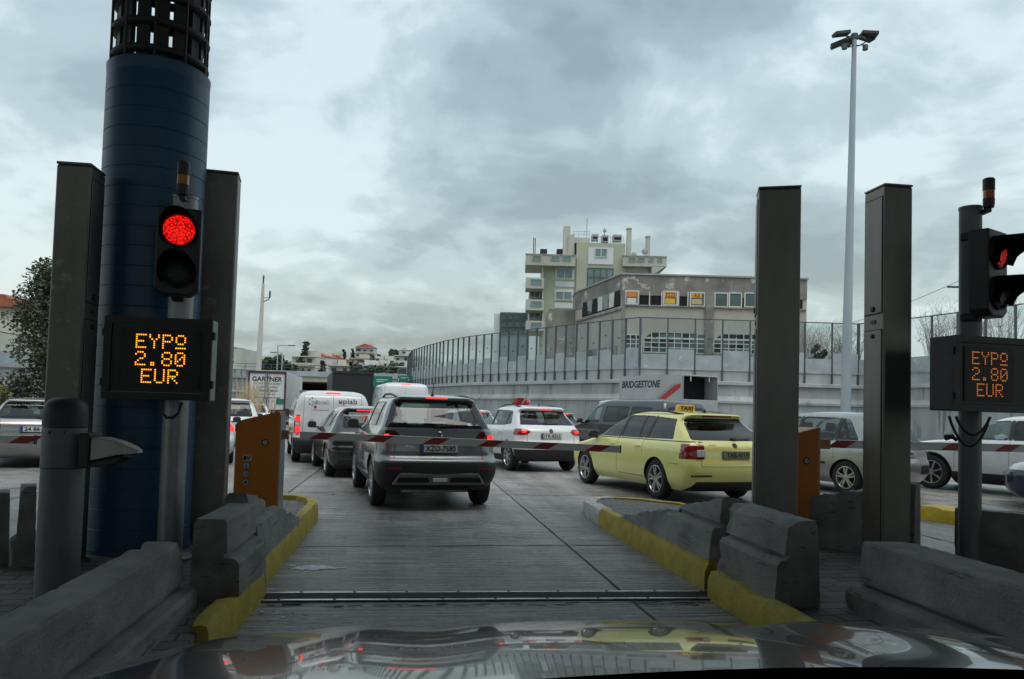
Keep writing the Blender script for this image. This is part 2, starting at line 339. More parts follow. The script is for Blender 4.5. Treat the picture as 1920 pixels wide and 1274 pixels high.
a, b = gp(943, 920), gp(1140, 1088); d = (b-a); strip(mb, [a-d*2.6, b+d*0.5], 0.020, 0.004, 0.18)
a, b = gp(540, 925), gp(594, 885); d = (b-a); strip(mb, [a, b+d*3], 0.022, 0.004, 0.18)
strip(mb, [ln(8.15, -1.0), ln(8.3, 2.4)], 0.02, 0.004, 0.6)
for s in (13.2, 18.2, 23.2, 28.2): strip(mb, [ln(s, -12), ln(s, 14)], 0.02, 0.004, 0.5)
for t in (-5.5, -9.5, 6.6, 10.4): strip(mb, [ln(8, t), ln(60, t)], 0.03, 0.004, 0.4)
M['joint'] = mat('joint_tar', (0.02, 0.02, 0.02), 0.8, var=0.3)
tag(mb.build('road_joints', M['joint']), kind='structure')
# cracked edge of the drain slab
mb = MB(); random.seed(3)
for k in range(46):
    t = random.uniform(-1.0, 2.4); s = 5.78+random.uniform(-0.05, 0.03); p = ln(s, t); q = ln(s+random.uniform(-0.03, 0.03), t+random.uniform(0.03, 0.15)); strip(mb, [p, q], random.uniform(0.006, 0.022), 0.004, 0.3)
tag(mb.build('road_cracks', M['joint']), kind='structure')
# spilt white powder by the left kerb
mb = MB(); c = gp(585, 1066)
def blob(cx, cy, rx, ry, rz, z, n=36, j=0.4):
    ps = []
    for k in range(n):
        a = 2*math.pi*k/n; rr = 1+j*noise.noise(Vector((math.cos(a)*2.1+cx*9, math.sin(a)*2.1+cy*7, 1)))+0.12*random.uniform(-1, 1)
        p = RZ(rz) @ Vector((rx*rr*math.cos(a), ry*rr*math.sin(a), 0)); ps.append((cx+p.x, cy+p.y, z))
    return ps
for (dx, dy, rx, ry) in ((0, 0, 0.16, 0.10), (0.13, 0.02, 0.13, 0.05), (-0.12, -0.03, 0.06, 0.04), (0.02, -0.25, 0.05, 0.012), (-0.2, 0.08, 0.04, 0.03), (0.25, 0.05, 0.05, 0.02)):
    ps = blob(c.x+dx, c.y+dy, rx, ry, 0.1, 0.004+0.001*rx, 44, 0.8); mb.add(ps, [list(range(len(ps)))])
M['powder'] = mat('white_spill', (0.74, 0.76, 0.78), 0.8, var=0.3, vscale=14, bump=0.8)
tag(mb.build('paint_spill', M['powder']), 'white powdery spill on the concrete lane beside the left yellow kerb', 'spill')
mb = MB(); random.seed(9)
for k in range(9):
    p = ln(5.55+random.uniform(-0.14, 0.16), -0.92+random.uniform(-0.08, 0.3)); r = random.uniform(0.008, 0.03)
    mb.add([p+Vector((r*random.uniform(.5, 1.4)*math.cos(a), r*random.uniform(.4, 1)*math.sin(a), 0.006+0.02*random.random())) for a in (0, 1.5, 3.1, 4.6)], [(0, 1, 2, 3)])
tag(mb.build('litter', M['powder']), 'torn scraps of pale litter in front of the trench drain', 'litter')
# ================================================================== islands and kerbs
def st_pts(l): return [ln(s, t) for s, t in l]
ISL_L = [(-6, -1.12), (10.1, -1.12), (10.6, -1.22), (10.9, -1.5), (10.9, -3.1), (10.5, -3.5), (-6, -3.5)]
ISL_R = [(-6, 2.56), (9.8, 2.56), (10.9, 2.64), (11.3, 2.82), (11.4, 3.1), (11.15, 3.55), (10.5, 4.15), (9.0, 5.05), (7.4, 5.4), (-6, 5.4)]
def prism_island(name, pts):
    mb = MB(); mb.prism([(p.x, p.y, -0.02) for p in st_pts(pts)], (0, 0, 0.18)); return tag(mb.build(name, M['paver']), kind='structure')
prism_island('toll_island_pavement', ISL_L); prism_island('toll_island_pavement', ISL_R)
def kerb(path, w, h, m, label, side=1, name='kerb', amp=0.0035):
    """side=+1: the lane lies to the right of the path direction; the stone lies to the left"""
    pts = st_pts(path); fine = []
    for a, b in zip(pts, pts[1:]):
        n = max(1, int((b-a).length/0.12)); fine += [a+(b-a)*(i/n) for i in range(n)]
    fine.append(pts[-1]); prof = [(0, 0), (0.005, h*0.72), (0.03, h), (w*0.6, h+0.006), (w, h), (w, -0.01)]
    mb = MB(); vs_ = []; n = len(fine)
    for i, p in enumerate(fine):
        d = (fine[min(i+1, n-1)]-fine[max(i-1, 0)]).normalized(); q = Vector((-d.y, d.x, 0))*side
        for (o, z) in prof:
            nz = noise.noise(Vector((p.x*5, p.y*5, z*9+o*7)))*amp*1.6+noise.noise(Vector((p.x*19, p.y*19, z*30)))*amp
            if abs(z-h) < 0.01 and noise.noise(Vector((p.x*3.1, p.y*3.1, 2))) > 0.34: nz -= 0.02
            vs_.append(p+q*(o+nz*0.7)+Vector((0, 0, max(-0.01, z+(nz if z > 0.02 else 0)))))
    k = len(prof); fs = [(i*k+j, i*k+j+1, (i+1)*k+j+1, (i+1)*k+j) for i in range(n-1) for j in range(k-1)]
    fs += [list(range(k)), [(n-1)*k+j for j in range(k-1, -1, -1)]]
    mb.add(vs_, fs, 0, True); o = mb.build(name, m, angle=30); return tag(o, label, 'kerb')
kerb([(6.16, -1.06), (10.05, -1.06), (10.5, -1.14), (10.85, -1.36), (10.96, -1.7), (10.96, -2.6)], 0.13, 0.22, M['yellow'], 'long yellow kerb curving round the tip of the left island')
kerb([(4.55, -1.05), (5.2, -1.02), (6.0, -1.0)], 0.11, 0.215, M['yellow'], 'short yellow kerb with a broken end under the left barrier block')
kerb([(6.16, 2.49), (9.75, 2.5)], 0.13, 0.22, M['yellow'], 'yellow kerb running along the foot of the ramp-ended right barrier', -1)
kerb([(9.76, 2.5), (10.6, 2.53), (11.05, 2.6), (11.35, 2.76), (11.5, 3.05)], 0.20, 0.19, M['white_kerb'], 'worn whitish kerb rounding the tip of the right island', -1)
kerb([(11.5, 3.06), (11.3, 3.55), (10.6, 4.2), (9.1, 5.12), (8.2, 5.3)], 0.13, 0.185, M['yellow'], 'thin yellow kerb on the taxi side of the right island', -1)
kerb([(3.9, 2.42), (5.0, 2.42), (5.92, 2.42)], 0.12, 0.215, M['yellow'], 'short yellow kerb under the notched right barrier block', -1)
# next island on the right: bright yellow kerb ends
p0 = gp(1725, 972); p1 = gp(1800, 985)
def kerb_xy(a, b, w, h, m, label):
    def s_t(p): return (p.dot(LS), p.dot(LT))
    return kerb([s_t(a), s_t(b)], w, h, m, label, 1, amp=0.012)
kerb_xy(gp(1721, 973), gp(1835, 990), 0.45, 0.20, M['yellow_b'], 'bright yellow kerb end of the next island seen between right posts')
kerb_xy(gp(1621, 945), gp(1640, 948), 0.3, 0.18, M['yellow_b'], 'small bright yellow kerb stub left of the far right steel column')
mb = MB(); strip(mb, [gp(1525, 932), gp(1700, 941)], 0.10, 0.004, 0.2); strip(mb, [gp(1740, 925), gp(1920, 942)], 0.12, 0.004, 0.2)
M['linepaint'] = mat('worn_line_paint', (0.5, 0.44, 0.22), 0.7, var=0.3, vscale=6)
tag(mb.build('lane_marking', M['linepaint']), kind='structure')
# ================================================================== concrete barriers
def barrier(label, P0, P1, left, right, top=None, amp=0.012, base=0.0, notch=None, paint_foot=None):
    """jersey-type barrier: left/right are (z, half width) going up; top(f) limits the height along the length"""
    P0 = Vector((P0.x, P0.y, 0)); P1 = Vector((P1.x, P1.y, 0)); d = P1-P0; Ln = d.length; d.normalize(); q = Vector((d.y, -d.x, 0))
    def fine(l):
        o = []
        for (z0, w0), (z1, w1) in zip(l, l[1:]):
            n = max(1, int(math.hypot(z1-z0, w1-w0)/0.045)); o += [(z0+(z1-z0)*i/n, w0+(w1-w0)*i/n) for i in range(n)]
        return o+[l[-1]]
    rt = [(w, z) for z, w in fine(right)]; lf = [(-w, z) for z, w in reversed(fine(left))]
    tw = rt[-1][0]-lf[0][0]; nt_ = max(2, int(tw/0.05)); mid = [(rt[-1][0]-tw*i/nt_, rt[-1][1]) for i in range(1, nt_)]
    prof = rt+mid+lf; k = len(prof); n = max(6, int(Ln/0.05)); vs_ = []
    for i in range(n+1):
        f = i/n; p = P0+d*Ln*f; tz = top(f) if top else 99
        for (w, z) in prof:
            zz = z
            if z > tz: zz = tz+0.03*noise.noise(Vector((p.x*9, p.y*9, w*14)))+0.02*noise.noise(Vector((p.x*31, p.y*31, w*30)))
            v = p+q*w; nv = Vector((v.x*3.2, v.y*3.2, zz*3.2)); 
            dn = noise.noise(nv)*amp*.16+noise.noise(nv*5)*amp*0.20+noise.noise(nv*15)*amp*0.28
            chip = noise.noise(Vector((v.x*6.3+4, v.y*6.3, zz*6.3)))
            edge = min(f, 1-f)*Ln
            if (edge < 0.07 or abs(zz-min(tz, prof[len(rt)][1])) < 0.05) and chip > 0.26: dn -= 0.020*(chip-0.26)/0.3
            sgn = 1 if w > 0 else -1
            sh = d*((0.5 if f < 0.5 else -0.5)*max(0, chip)*0.03 if edge < 0.02 else 0)
            vs_.append(v+q*(dn*sgn)+sh+Vector((0, 0, base+zz+(dn*0.6 if zz > 0.03 else 0))))
    fs = [(i*k+j, i*k+j+1, (i+1)*k+j+1, (i+1)*k+j) for i in range(n) for j in range(k-1)]
    mb = MB(); mb.add(vs_, fs, 0, True)
    # end caps as strips between the two sides
    for i, rev in ((0, 0), (n, 1)):
        b = i*k; h = k//2
        caps = [[b+j, b+j+1, b+k-2-j, b+k-1-j] for j in range(h-1)]
        if rev: caps = [c[::-1] for c in caps]
        mb.f += caps; mb.m += [0]*len(caps); mb.sm += [True]*len(caps)
        rest = [b+j for j in range(h-1, k-h+1)]
        if len(rest) > 2: mb.f.append(rest); mb.m.append(0); mb.sm.append(True)
    mats = [M['conc']]
    if paint_foot:
        mats.append(M['yellow'])
        for fi, f in enumerate(mb.f):
            if sum(mb.v[v][2] for v in f)/len(f) < paint_foot: mb.m[fi] = 1
    o = mb.build('concrete_barrier', mats, angle=24); return tag(o, label, 'barrier')
SYM = [(0, .235), (.25, .22), (.275, .20), (.285, .115), (.305, .112), (.318, .14), (.55, .11), (.565, .095)]
barrier('long low concrete barrier with a stepped flank at the lower left corner', ln(0.3, -1.5), ln(5.13, -1.49), SYM, SYM, amp=0.007)
B_R = [(0, .20), (.40, .18), (.435, .155), (.445, .085), (.465, .085), (.475, .105), (.675, .09), (.69, .075)]; B_L = [(0, .13), (.66, .115), (.69, .10)]
barrier('squat concrete barrier block on the yellow kerb left of the lane, left of the drain', ln(5.25, -1.225), ln(6.1, -1.205), B_L, B_R, amp=0.014)
def topC(f): 
    s = 6.17+f*2.6; return (.76-(s-6.17)*.22) if s < 6.9 else (.52 if s < 7.25 else max(.22, .52-(s-7.25)*.235))
barrier('broken concrete barrier tapering down in front of the left orange cabinet', ln(6.17, -1.235), ln(8.77, -1.23), [(0, .15), (.70, .13), (.76, .10)], [(0, .16), (.46, .135), (.50, .125), (.53, .07), (.72, .05), (.76, .03)], top=topC, amp=0.024)
def topD(f):
    s = 6.2+f*3.2; return (.76-(s-6.2)*.19) if s < 7.2 else (.50 if s < 7.5 else max(.17, .50-(s-7.5)*.19))
barrier('concrete barrier ramping down to the whitish tip of the right island', ln(6.2, 2.72), ln(9.4, 2.70), [(0, .20), (.24, .18), (.48, .155), (.515, .135), (.525, .065), (.545, .065), (.555, .085), (.745, .07), (.76, .055)], [(0, .17), (.70, .13), (.76, .11)], top=topD, amp=0.013, paint_foot=0.235)
barrier('upright notched concrete barrier block beside the right steel column', ln(5.0, 2.735), ln(5.98, 2.735), [(0, .225), (.22, .21), (.44, .195), (.475, .17), (.485, .11), (.505, .11), (.515, .14), (.70, .12), (.75, .075)], [(0, .13), (.70, .10), (.75, .08)], amp=0.015)
barrier('long concrete barrier with a dark groove at the lower right corner', ln(0.3, 3.35), ln(5.0, 3.33), [(0, .32), (.27, .29), (.305, .255), (.315, .15), (.335, .15), (.345, .195), (.60, .165), (.615, .15)], [(0, .25), (.58, .19), (.61, .17)], amp=0.013)
barrier('sloping dark concrete barrier between the right cabinet and the far steel column', ln(7.55, 4.15), ln(6.80, 4.87), [(0, .14), (.82, .12)], [(0, .16), (.82, .10)], top=lambda f: .53+.24*f, amp=0.02, base=0.1)
barrier('dark concrete barrier behind the right hand pole, its end chipped', ln(6.72, 5.22), ln(4.6, 7.2), [(0, .16), (.55, .12)], [(0, .16), (.55, .12)], amp=0.02, base=0.1)
e0 = gp(42, 1080, .1)
barrier('dark chipped barrier stump left of the grey bollard', e0+LS*0.0, e0+Vector((-.14, .22, 0)), [(0, .10), (.3, .09), (.33, .05), (.72, .04)], [(0, .08), (.72, .06)], amp=0.02, base=0.05, paint_foot=0.16)
e1 = gp(-8, 1075, .1)
barrier('dark barrier stump cut by the left edge of the view', e1+LS*0.0, e1+Vector((-.14, .22, 0)), [(0, .10), (.3, .09), (.66, .07)], [(0, .08), (.66, .06)], amp=0.02, base=0.05)
# ================================================================== trench drain
dr = thing('trench_drain', 'steel trench drain grating crossing the lane in front of the bonnet', 'drain', ln(6.0, 0.72, 0.0), LANE)
mb = MB(); mb.add([(-1.82, -.12, .005), (1.82, -.12, .005), (1.82, .12, .005), (-1.82, .12, .005)], [(0, 1, 2, 3)]); mb.build('recess_shade', M['dark'], dr)  # flat near-black sheet stands in for the shaded depth under the bars
for y in (-.115, .115):
    mb = MB(); mb.box((0, y, .010), (3.66, .034, .014)); mb.build('rail', M['rail'], dr, bevel=0.004)
for i, y in enumerate((-.072, -.036, 0, .036, .072)):
    mb = MB(); mb.box((0, y, .008), (3.62, .014, .010)); mb.build('bar', M['cage'], dr)
mb = MB()
for k in range(9):
    for y in (-.115, .115): mb.lathe([(.011, 0), (.011, .005), (.004, .007)], 8, (-1.6+k*.4+(.13 if y > 0 else 0), y, .017))
o = mb.build('bolts', M['dkplastic'], dr); o['kind'] = 'stuff'
# ================================================================== columns, posts, cabinets
BC = Vector((-3.25, 6.82, 0.0))
col = thing('gantry_column', 'thick blue round column topped by a dark lattice cage', 'column', BC)
zt = at(295, 138, 6.82).z; prof = [(.44, .0), (.44, .2)]; z = .2; i = 0
while z < zt-.12:
    prof += [(.425, z+.004), (.425, z+.162), (.4215, z+.166), (.4215, z+.170)]; z += .17
prof += [(.425, zt-.1), (.43, zt-.02), (.40, zt)]
mb = MB(); mb.lathe(prof, 64); mb.build('shaft', M['blue'], col, angle=20)
cage = MB(); H2 = 8.5
for k in range(14):
    a = 2*math.pi*(k+.5)/14; cage.box((.335*math.cos(a), .335*math.sin(a), (zt+H2)/2), (.03, .102, H2-zt), a)
cb_ = cage.build('cage_slats', M['cage'], col)
rg = MB(); z = zt+.07
while z < H2:
    pr = [(.375+.035*math.cos(a), z+.034*math.sin(a)) for a in [i*math.pi/4 for i in range(-2, 3)]]
    rg.lathe([(.352, z-.038)]+pr+[(.352, z+.038)], 40, cap=False)
    z += .24
rg.build('cage_rings', M['cage'], col, angle=60)
mb = MB()
for k in range(10):
    a = 2*math.pi*k/10; mb.tube([(.40*math.cos(a), .40*math.sin(a), zt-.02), (.40*math.cos(a), .40*math.sin(a), H2)], .012, 6)
mb.build('cage_rods', M['cage'], col)
cn = thing('toll_canopy', 'broad flat canopy roof over the toll lanes, above and behind the viewer', 'canopy', ln(0, 0, 0), LANE)
mb = MB(); mb.box((1, -5.2, 8.75), (60, 28, .5)); mb.build('roof_slab', mat('canopy_soffit', (0.16, 0.165, 0.17), 0.7, var=0.1, vscale=0.5), cn)
mb = MB(); mb.box((1, 8.87, 8.80), (60, .12, .7)); mb.build('fascia', M['blue'], cn)
def booth(label, s, t):  # unseen booth, added to keep light off the near lane
    b = thing('shade_booth', label, 'toll booth', ln(s, t, .16), LANE, 'added shade booths')
    mb = MB(); mb.box((0, 0, .55), (1.9, 3.6, 1.1)); mb.box((0, 0, 2.65), (1.9, 3.6, .5)); mb.box((0, -1.7, 1.75), (1.9, .2, 1.3)); mb.box((0, 1.74, 1.75), (1.9, .12, 1.3)); mb.box((-.9, .4, 1.75), (.1, .12, 1.3)); mb.box((.9, .4, 1.75), (.1, .12, 1.3)); mb.build('cabin', M['dkplastic'], b, bevel=.02)
    mb = MB(); mb.box((0, 0, 3.0), (2.3, 4.2, .18)); mb.build('roof', M['blue'], b, bevel=.03)
    for sx in (-1, 1):
        mb = MB(); mb.box((sx*.88, 0, 1.75), (.02, 3.3, 1.3)); mb.build('window', M['glass_dark'], b)
    return b
for s_, t_, w_ in ((-2.6, -2.35, 'left of the viewer'), (-2.6, 4.0, 'right of the viewer'), (-2.6, 9.6, 'one island further right'), (-2.6, -7.9, 'one island further left')):
    booth('unseen toll booth added for shade, '+w_, s_, t_)
def steel_column(label, c, w, d, h, rz, m, door_x=None, plates=None, group=None):
    t = thing('steel_column', label, 'column', (c.x, c.y, .12), rz)
    mb = MB(); mb.box((0, 0, h/2), (w, d, h)); mb.build('casing', m, t, bevel=.018, seg=3)
    mb = MB(); mb.box((0, 0, h+.012), (w+.005, d+.005, .022)); mb.build('cap', m, t, bevel=.008)
    # service doors on the +x or -x flank, with a small lock between them
    sx = door_x
    for z0, z1 in ((.12, h*.615), (h*.66, h-.10)):
        mb = MB(); mb.box((sx*(w/2+.002), 0, (z0+z1)/2), (.012, d-.06, z1-z0)); mb.build('door', m, t, bevel=.004)
        mb = MB(); mb.box((sx*(w/2+.0005), 0, (z0+z1)/2), (.008, d-.045, z1-z0+.015)); mb.build('door_gap', M['seam'], t)
    for z0, r in ((h*.60, .022), (h*.673, .028)):
        mb = MB(); mb.lathe([(r, 0), (r, .012), (r*.5, .016)], 12, (sx*(w/2+.007), 0, z0), RY(sx*math.pi/2)); mb.build('lock', M['black'], t)
    mb = MB(); mb.box((sx*(w/2+.004), 0, h*.638), (.006, .07, .035)); mb.build('lock_plate', M['dkplastic'], t)
    return t
def col_at(x0, x1, y, Y):
    p = at((x0+x1)/2, y, Y); return p
p = at(139, 302, 6.05); c = p+LS*.15; steel_column('tall worn steel box column left of the blue column', c, .26, .30, p.z-.12-.03, LANE, M['steel_rust'], 1)
p = at(402, 317, 7.2); steel_column('tall dark steel box column right of the left traffic light', p+Vector((0, .15, 0)), .36, .30, p.z-.12-.03, .26, M['steel_rust'], -1)
p = at(1470, 347, 7.2); steel_column('tall dark steel box column in front of the right orange cabinet', p+Vector((0, .15, 0)), .385, .30, p.z-.12-.03, -.24, M['steel'], -1)
p = at(1675, 347, 7.3); steel_column('tall steel box column with service doors near the right display sign', p+Vector((0, .1, 0)), .29, .33, p.z-.12-.03, LANE, M['steel'], -1)
# bollard with dome cap
p = gp(84, 1132, .16); BO = thing('bollard', 'thick grey bollard with a domed dark cap in the left foreground', 'bollard', (p.x, p.y+.12, .14), LANE)
zt = 1.45-.14
mb = MB(); mb.lathe([(.128, 0), (.128, .86)], 40); mb.build('shaft', M['bollard'], BO)
mb = MB(); mb.lathe([(.131, .866), (.131, 1.10), (.13, 1.12)], 40); mb.build('sleeve', M['bollard'], BO)
mb = MB(); mb.lathe([(.132, 1.125), (.132, 1.22), (.122, 1.27), (.095, 1.30), (.05, 1.312), (.004, 1.315)], 40); mb.build('cap', M['dkplastic'], BO)
mb = MB()
for a in (-1.9, -1.2): mb.lathe([(.010, 0), (.010, .004)], 10, (.131*math.cos(a), .131*math.sin(a), 1.09), RY(math.pi/2)@RX(0))
mb.build('screws', M['black'], BO)
# scanner head reaching out from the bollard
sc = thing('lane_scanner', 'pale beak-shaped scanner head reaching out from the grey bollard', 'scanner', (p.x+.10, p.y+.10, 1.0), -.10)
mb = MB(); mb.box((.085, 0, .12), (.07, .14, .22)); mb.build('bracket', M['black'], sc, bevel=.008)
def beak(pts, wid):
    mb = MB(); vs_ = []
    for (x, zl, zh, w) in pts:
        vs_ += [(x, -w, zl), (x, w, zl), (x, w*1.0, zh-.015), (x, w*.75, zh), (x, -w*.75, zh), (x, -w, zh-.015)]
    n = len(pts); fs = [(i*6+j, i*6+(j+1) % 6, (i+1)*6+(j+1) % 6, (i+1)*6+j) for i in range(n-1) for j in range(6)]+[list(range(6)), [(n-1)*6+j for j in range(5, -1, -1)]]
    mb.add(vs_, fs, 0, True); return mb
beak([(.13, .06, .205, .06), (.2, .075, .205, .062), (.3, .10, .182, .06), (.39, .108, .15, .05), (.425, .113, .132, .03)], 0).build('housing', M['offwhite'], sc, angle=30)
beak([(.125, .03, .055, .055), (.2, .025, .072, .057), (.3, .05, .097, .052), (.34, .085, .104, .045)], 0).build('lens_hood', M['black'], sc, angle=30)
# orange barrier cabinets
def disc(mb, x, y, z, r, t=.004, mi=0): mb.lathe([(r, 0), (r, t)], 20, (x, y, z), RX(math.pi/2), mi)
def make_cabinet(label):
    t = thing('barrier_cabinet', label, 'cabinet', (0, 0, 0), LANE, 'orange barrier cabinets')
    w, d = .235, .19
    pr = [(-w, 0), (w, 0), (w, 1.20), (w-.03, 1.205), (-w+.09, 1.115), (-w+.035, 1.095), (-w, 1.05)]
    mb = MB(); mb.prism([(x, -d, z) for x, z in pr], (0, 2*d, 0)); mb.build('casing', M['orange'], t, bevel=.012)
    # flanged rim along the sloping lid, standing slightly proud
    ed = [(-w-.006, 1.0), (-w-.006, 1.055), (-w+.03, 1.102), (-w+.09, 1.122), (w-.03, 1.212), (w+.004, 1.207)]
    mb = MB(); vs_ = [(x, y, z) for x, z in ed for y in (-d-.008, d+.008)]+[(x*.97, y, z-.02) for x, z in ed for y in (-d-.008, d+.008)]
    n = len(ed); fs = [(2*i, 2*i+1, 2*i+3, 2*i+2) for i in range(n-1)]+[(2*n+2*i, 2*n+2*i+2, 2*n+2*i+3, 2*n+2*i+1) for i in range(n-1)]+[(2*i, 2*i+2, 2*n+2*i+2, 2*n+2*i) for i in range(n-1)]+[(2*i+1, 2*n+2*i+1, 2*n+2*i+3, 2*i+3) for i in range(n-1)]
    mb.add(vs_, fs); mb.build('lid', M['orange_edge'], t)
    mb = MB(); mb.box((w+.003, 0, .6), (.012, 2*d-.02, 1.16)); mb.build('edge_panel', M['galv'], t)
    mb = MB(); disc(mb, .085, -d-.002, .87, .037); mb.build('lock', M['dkplastic'], t)
    mb = MB(); disc(mb, .085, -d-.007, .87, .023); mb.build('lock_barrel', M['offwhite'], t)
    mb = MB(); mb.box((.085, -d-.012, .87), (.012, .003, .012)); mb.build('keyhole', M['ink'], t)
    return t, d, w
cabL, cd, cw = make_cabinet('orange boom cabinet with three round pictogram stickers, left of the lane')
pc = gp(474, 976, .16); cabL.location = (pc.x, pc.y+.15, .15)
# pictogram stickers on the left cabinet only
x0 = -.105
mb = MB(); mb.box((x0+.005, -cd-.002, .70), (.095, .004, .068)); s1 = mb.build('sticker', M['offwhite'], cabL)
mb = MB(); mb.box((x0-.018, -cd-.006, .698), (.028, .003, .045)); mb.box((x0+.005, -cd-.006, .70), (.03, .003, .012), M=RY(-.6)); mb.box((x0+.028, -cd-.006, .70), (.012, .003, .042), M=RY(.5)); disc(mb, x0+.035, -cd-.005, .722, .008); mb.build('pictogram', M['ink'], s1)
for k, zc in enumerate((.612, .522, .432)):
    mb = MB(); disc(mb, x0, -cd-.002, zc, .038); r1 = mb.build('sticker', M['ink'], cabL)
    mb = MB(); disc(mb, x0, -cd-.0065, zc, .033); mb.build('sticker_face', M['offwhite'], r1)
    mb = MB()
    if k == 0:
        disc(mb, x0, -cd-.011, zc+.019, .006); mb.box((x0, -cd-.013, zc+.002), (.011, .003, .024)); mb.box((x0-.005, -cd-.013, zc-.016), (.005, .003, .022), M=RY(.35)); mb.box((x0+.005, -cd-.013, zc-.016), (.005, .003, .022), M=RY(-.35))
    elif k == 1:
        for sx in (-1, 1): mb.lathe([(.008, 0), (.011, 0), (.011, .003), (.008, .003)], 14, (x0+sx*.013, -cd-.011, zc-.005), RX(math.pi/2), cap=False, closed=True)
        mb.box((x0, -cd-.013, zc+.004), (.026, .003, .004)); mb.box((x0+.009, -cd-.013, zc+.012), (.004, .003, .016), M=RY(-.4))
    else:
        for sx in (-1, 1): disc(mb, x0+sx*.013, -cd-.011, zc-.008, .008)
        mb.box((x0, -cd-.013, zc+.001), (.036, .003, .011)); mb.box((x0+.004, -cd-.013, zc+.011), (.016, .003, .010))
    mb.build('pictogram', M['ink'], r1)
cabR, _, _ = make_cabinet('plain orange boom cabinet half hidden by the right steel column')
pc = gp(1488, 1022, .16); cabR.location = (pc.x, pc.y+.15, .15)
# booms
def boom(label, root, Ln, z0, droop, stripes, rz=LANE, thick=.084):
    t = thing('barrier_boom', label, 'boom', (root.x, root.y, z0), rz, 'red and white barrier booms')
    Mx = RY(droop)
    mb = MB(); mb.box(Mx @ Vector((Ln/2+.13, 0, 0)), (Ln-.26, .045, thick), M=Mx); mb.build('arm', M['white'], t, bevel=.006)
    mb = MB(); mb.box(Mx @ Vector((.07, 0, -.003)), (.14, .07, thick+.018), M=Mx); mb.build('clamp', M['orange_edge'], t, bevel=.006)
    h = thick/2-.003
    for x in stripes:
        for y in (-.0255, .0255):
            mb = MB(); sl = .13; w = .19
            vs_ = [Mx @ Vector((x, y, -h)), Mx @ Vector((x+w, y, -h)), Mx @ Vector((x+w+sl, y, h)), Mx @ Vector((x+sl, y, h))]
            mb.prism([v for v in vs_], (0, .0018 if y > 0 else -.0018, 0)); mb.build('red_stripe', M['redpaint'], t)
    mb = MB(); mb.box(Mx @ Vector((Ln+.004, 0, 0)), (.012, .05, thick+.008), M=Mx); mb.build('end_cap', M['dkplastic'], t)
    return t
r0 = at(518, 814, cabL.location.y-.03)
boom('red and white boom across the lane in front of the grey suv', r0, 3.98, r0.z, .022, [.36+.637*k for k in range(6)])
r1 = at(1531, 832, cabR.location.y-.02)
boom('red and white boom running right from the right orange cabinet', r1, 3.6, r1.z, .0, [.12+.637*k for k in range(5)])
tip = at(66, 825, 8.0); r2 = tip-LT*3.7
boom('red and white boom tip crossing behind the grey bollard', r2, 3.7, tip.z, 0, [.42+.637*k for k in range(5)]+[3.47-.02], rz=LANE)
# ================================================================== signals and price signs
GLY = {'E': "11111 10000 10000 11110 10000 10000 11111", 'Y': "10001 10001 01010 00100 00100 00100 00100", 'P': "11110 10001 10001 11110 10000 10000 10000",
       'O': "01110 10001 10001 10001 01110 00000 11111", '2': "01110 10001 00001 00110 01000 10000 11111", '.': "00000 00000 00000 00000 00000 01100 01100",
       '8': "01110 10001 10001 01110 10001 10001 01110", '0': "01110 10001 10011 10101 11001 10001 01110", 'U': "10001 10001 10001 10001 10001 10001 01110", 'R': "11110 10001 10001 11110 10100 10010 10001"}
def led_lines(parent, cx, cz, y, pitch, m):
    rows = [("EYPO", 0), ("2.80", 1), ("EUR", 2)]
    for txt, r in rows:
        mb = MB(); w = len(txt)*6-1
        for ci, ch in enumerate(txt):
            for ry, row in enumerate(GLY[ch].split()):
                for rx, b in enumerate(row):
                    if b == '1':
                        X = cx+(ci*6+rx-w/2+.5)*pitch; Z = cz+(9.2-r*8.3-ry+2.0)*pitch
                        k = pitch*.40; mb.add([(X+k*math.cos(a), y-.002, Z+k*math.sin(a)) for a in [i*math.pi/3 for i in range(6)]], [list(range(6))])
        mb.build('led_text', m, parent)
def price_sign(label, root, w, h, d, rz, lit, cxo, pitch, panel_w, panel_h, cz=None):
    t = thing('price_sign', label, 'display sign', root, rz)
    mb = MB(); mb.box((0, d/2, 0), (w, d, h)); mb.build('housing', M['dkplastic'] if lit is M['led_dim'] else M['galv_dk'], t, bevel=.012)
    mb = MB(); fr = .055
    for (c, dd) in (((0, -.012, h/2-fr/2), (w, .03, fr)), ((0, -.012, -h/2+fr/2), (w, .03, fr)), ((-w/2+fr/2, -.012, 0), (fr, .03, h-2*fr-.004)), ((w/2-fr/2, -.012, 0), (fr, .03, h-2*fr-.004))): mb.box(c, dd)
    mb.build('bezel', M['black'], t)
    mb = MB(); mb.box((0, -.004, 0), (w-2*fr-.01, .012, h-2*fr-.01)); mb.build('backing', M['black'], t)
    mb = MB(); mb.box((cxo, -.014, 0), (panel_w, .008, panel_h)); pn = mb.build('led_panel', M['led_off'], t)
    led_lines(t, cxo, cz if cz is not None else 0, -.021, pitch, lit)
    for z in (-.3, .3):
        for sx in (-1, 1):
            mb = MB(); mb.box((sx*(w/2+.008), .01, z*h), (.018, .05, .06)); mb.build('hinge', M['black'], t)
    return t
M['galv_dk'] = mat('sign_case_grey', (0.34, 0.35, 0.34), 0.5, metal=0.3, var=0.1)
def pole(label, base, r, ztop, m, lean=None):
    t = thing('signal_pole', label, 'pole', base)
    mb = MB(); mb.lathe([(r, 0), (r, ztop-base.z)], 28); mb.build('tube', m, t, angle=40)
    mb = MB(); mb.lathe([(r+.006, 0), (r+.004, .022), (r*.4, .034), (.004, .036)], 28, (0, 0, ztop-base.z-.004)); mb.build('cap', m, t)
    mb = MB(); mb.lathe([(r+.09, 0), (r+.09, .02), (r+.02, .03)], 24); mb.build('base_plate', m, t)
    return t
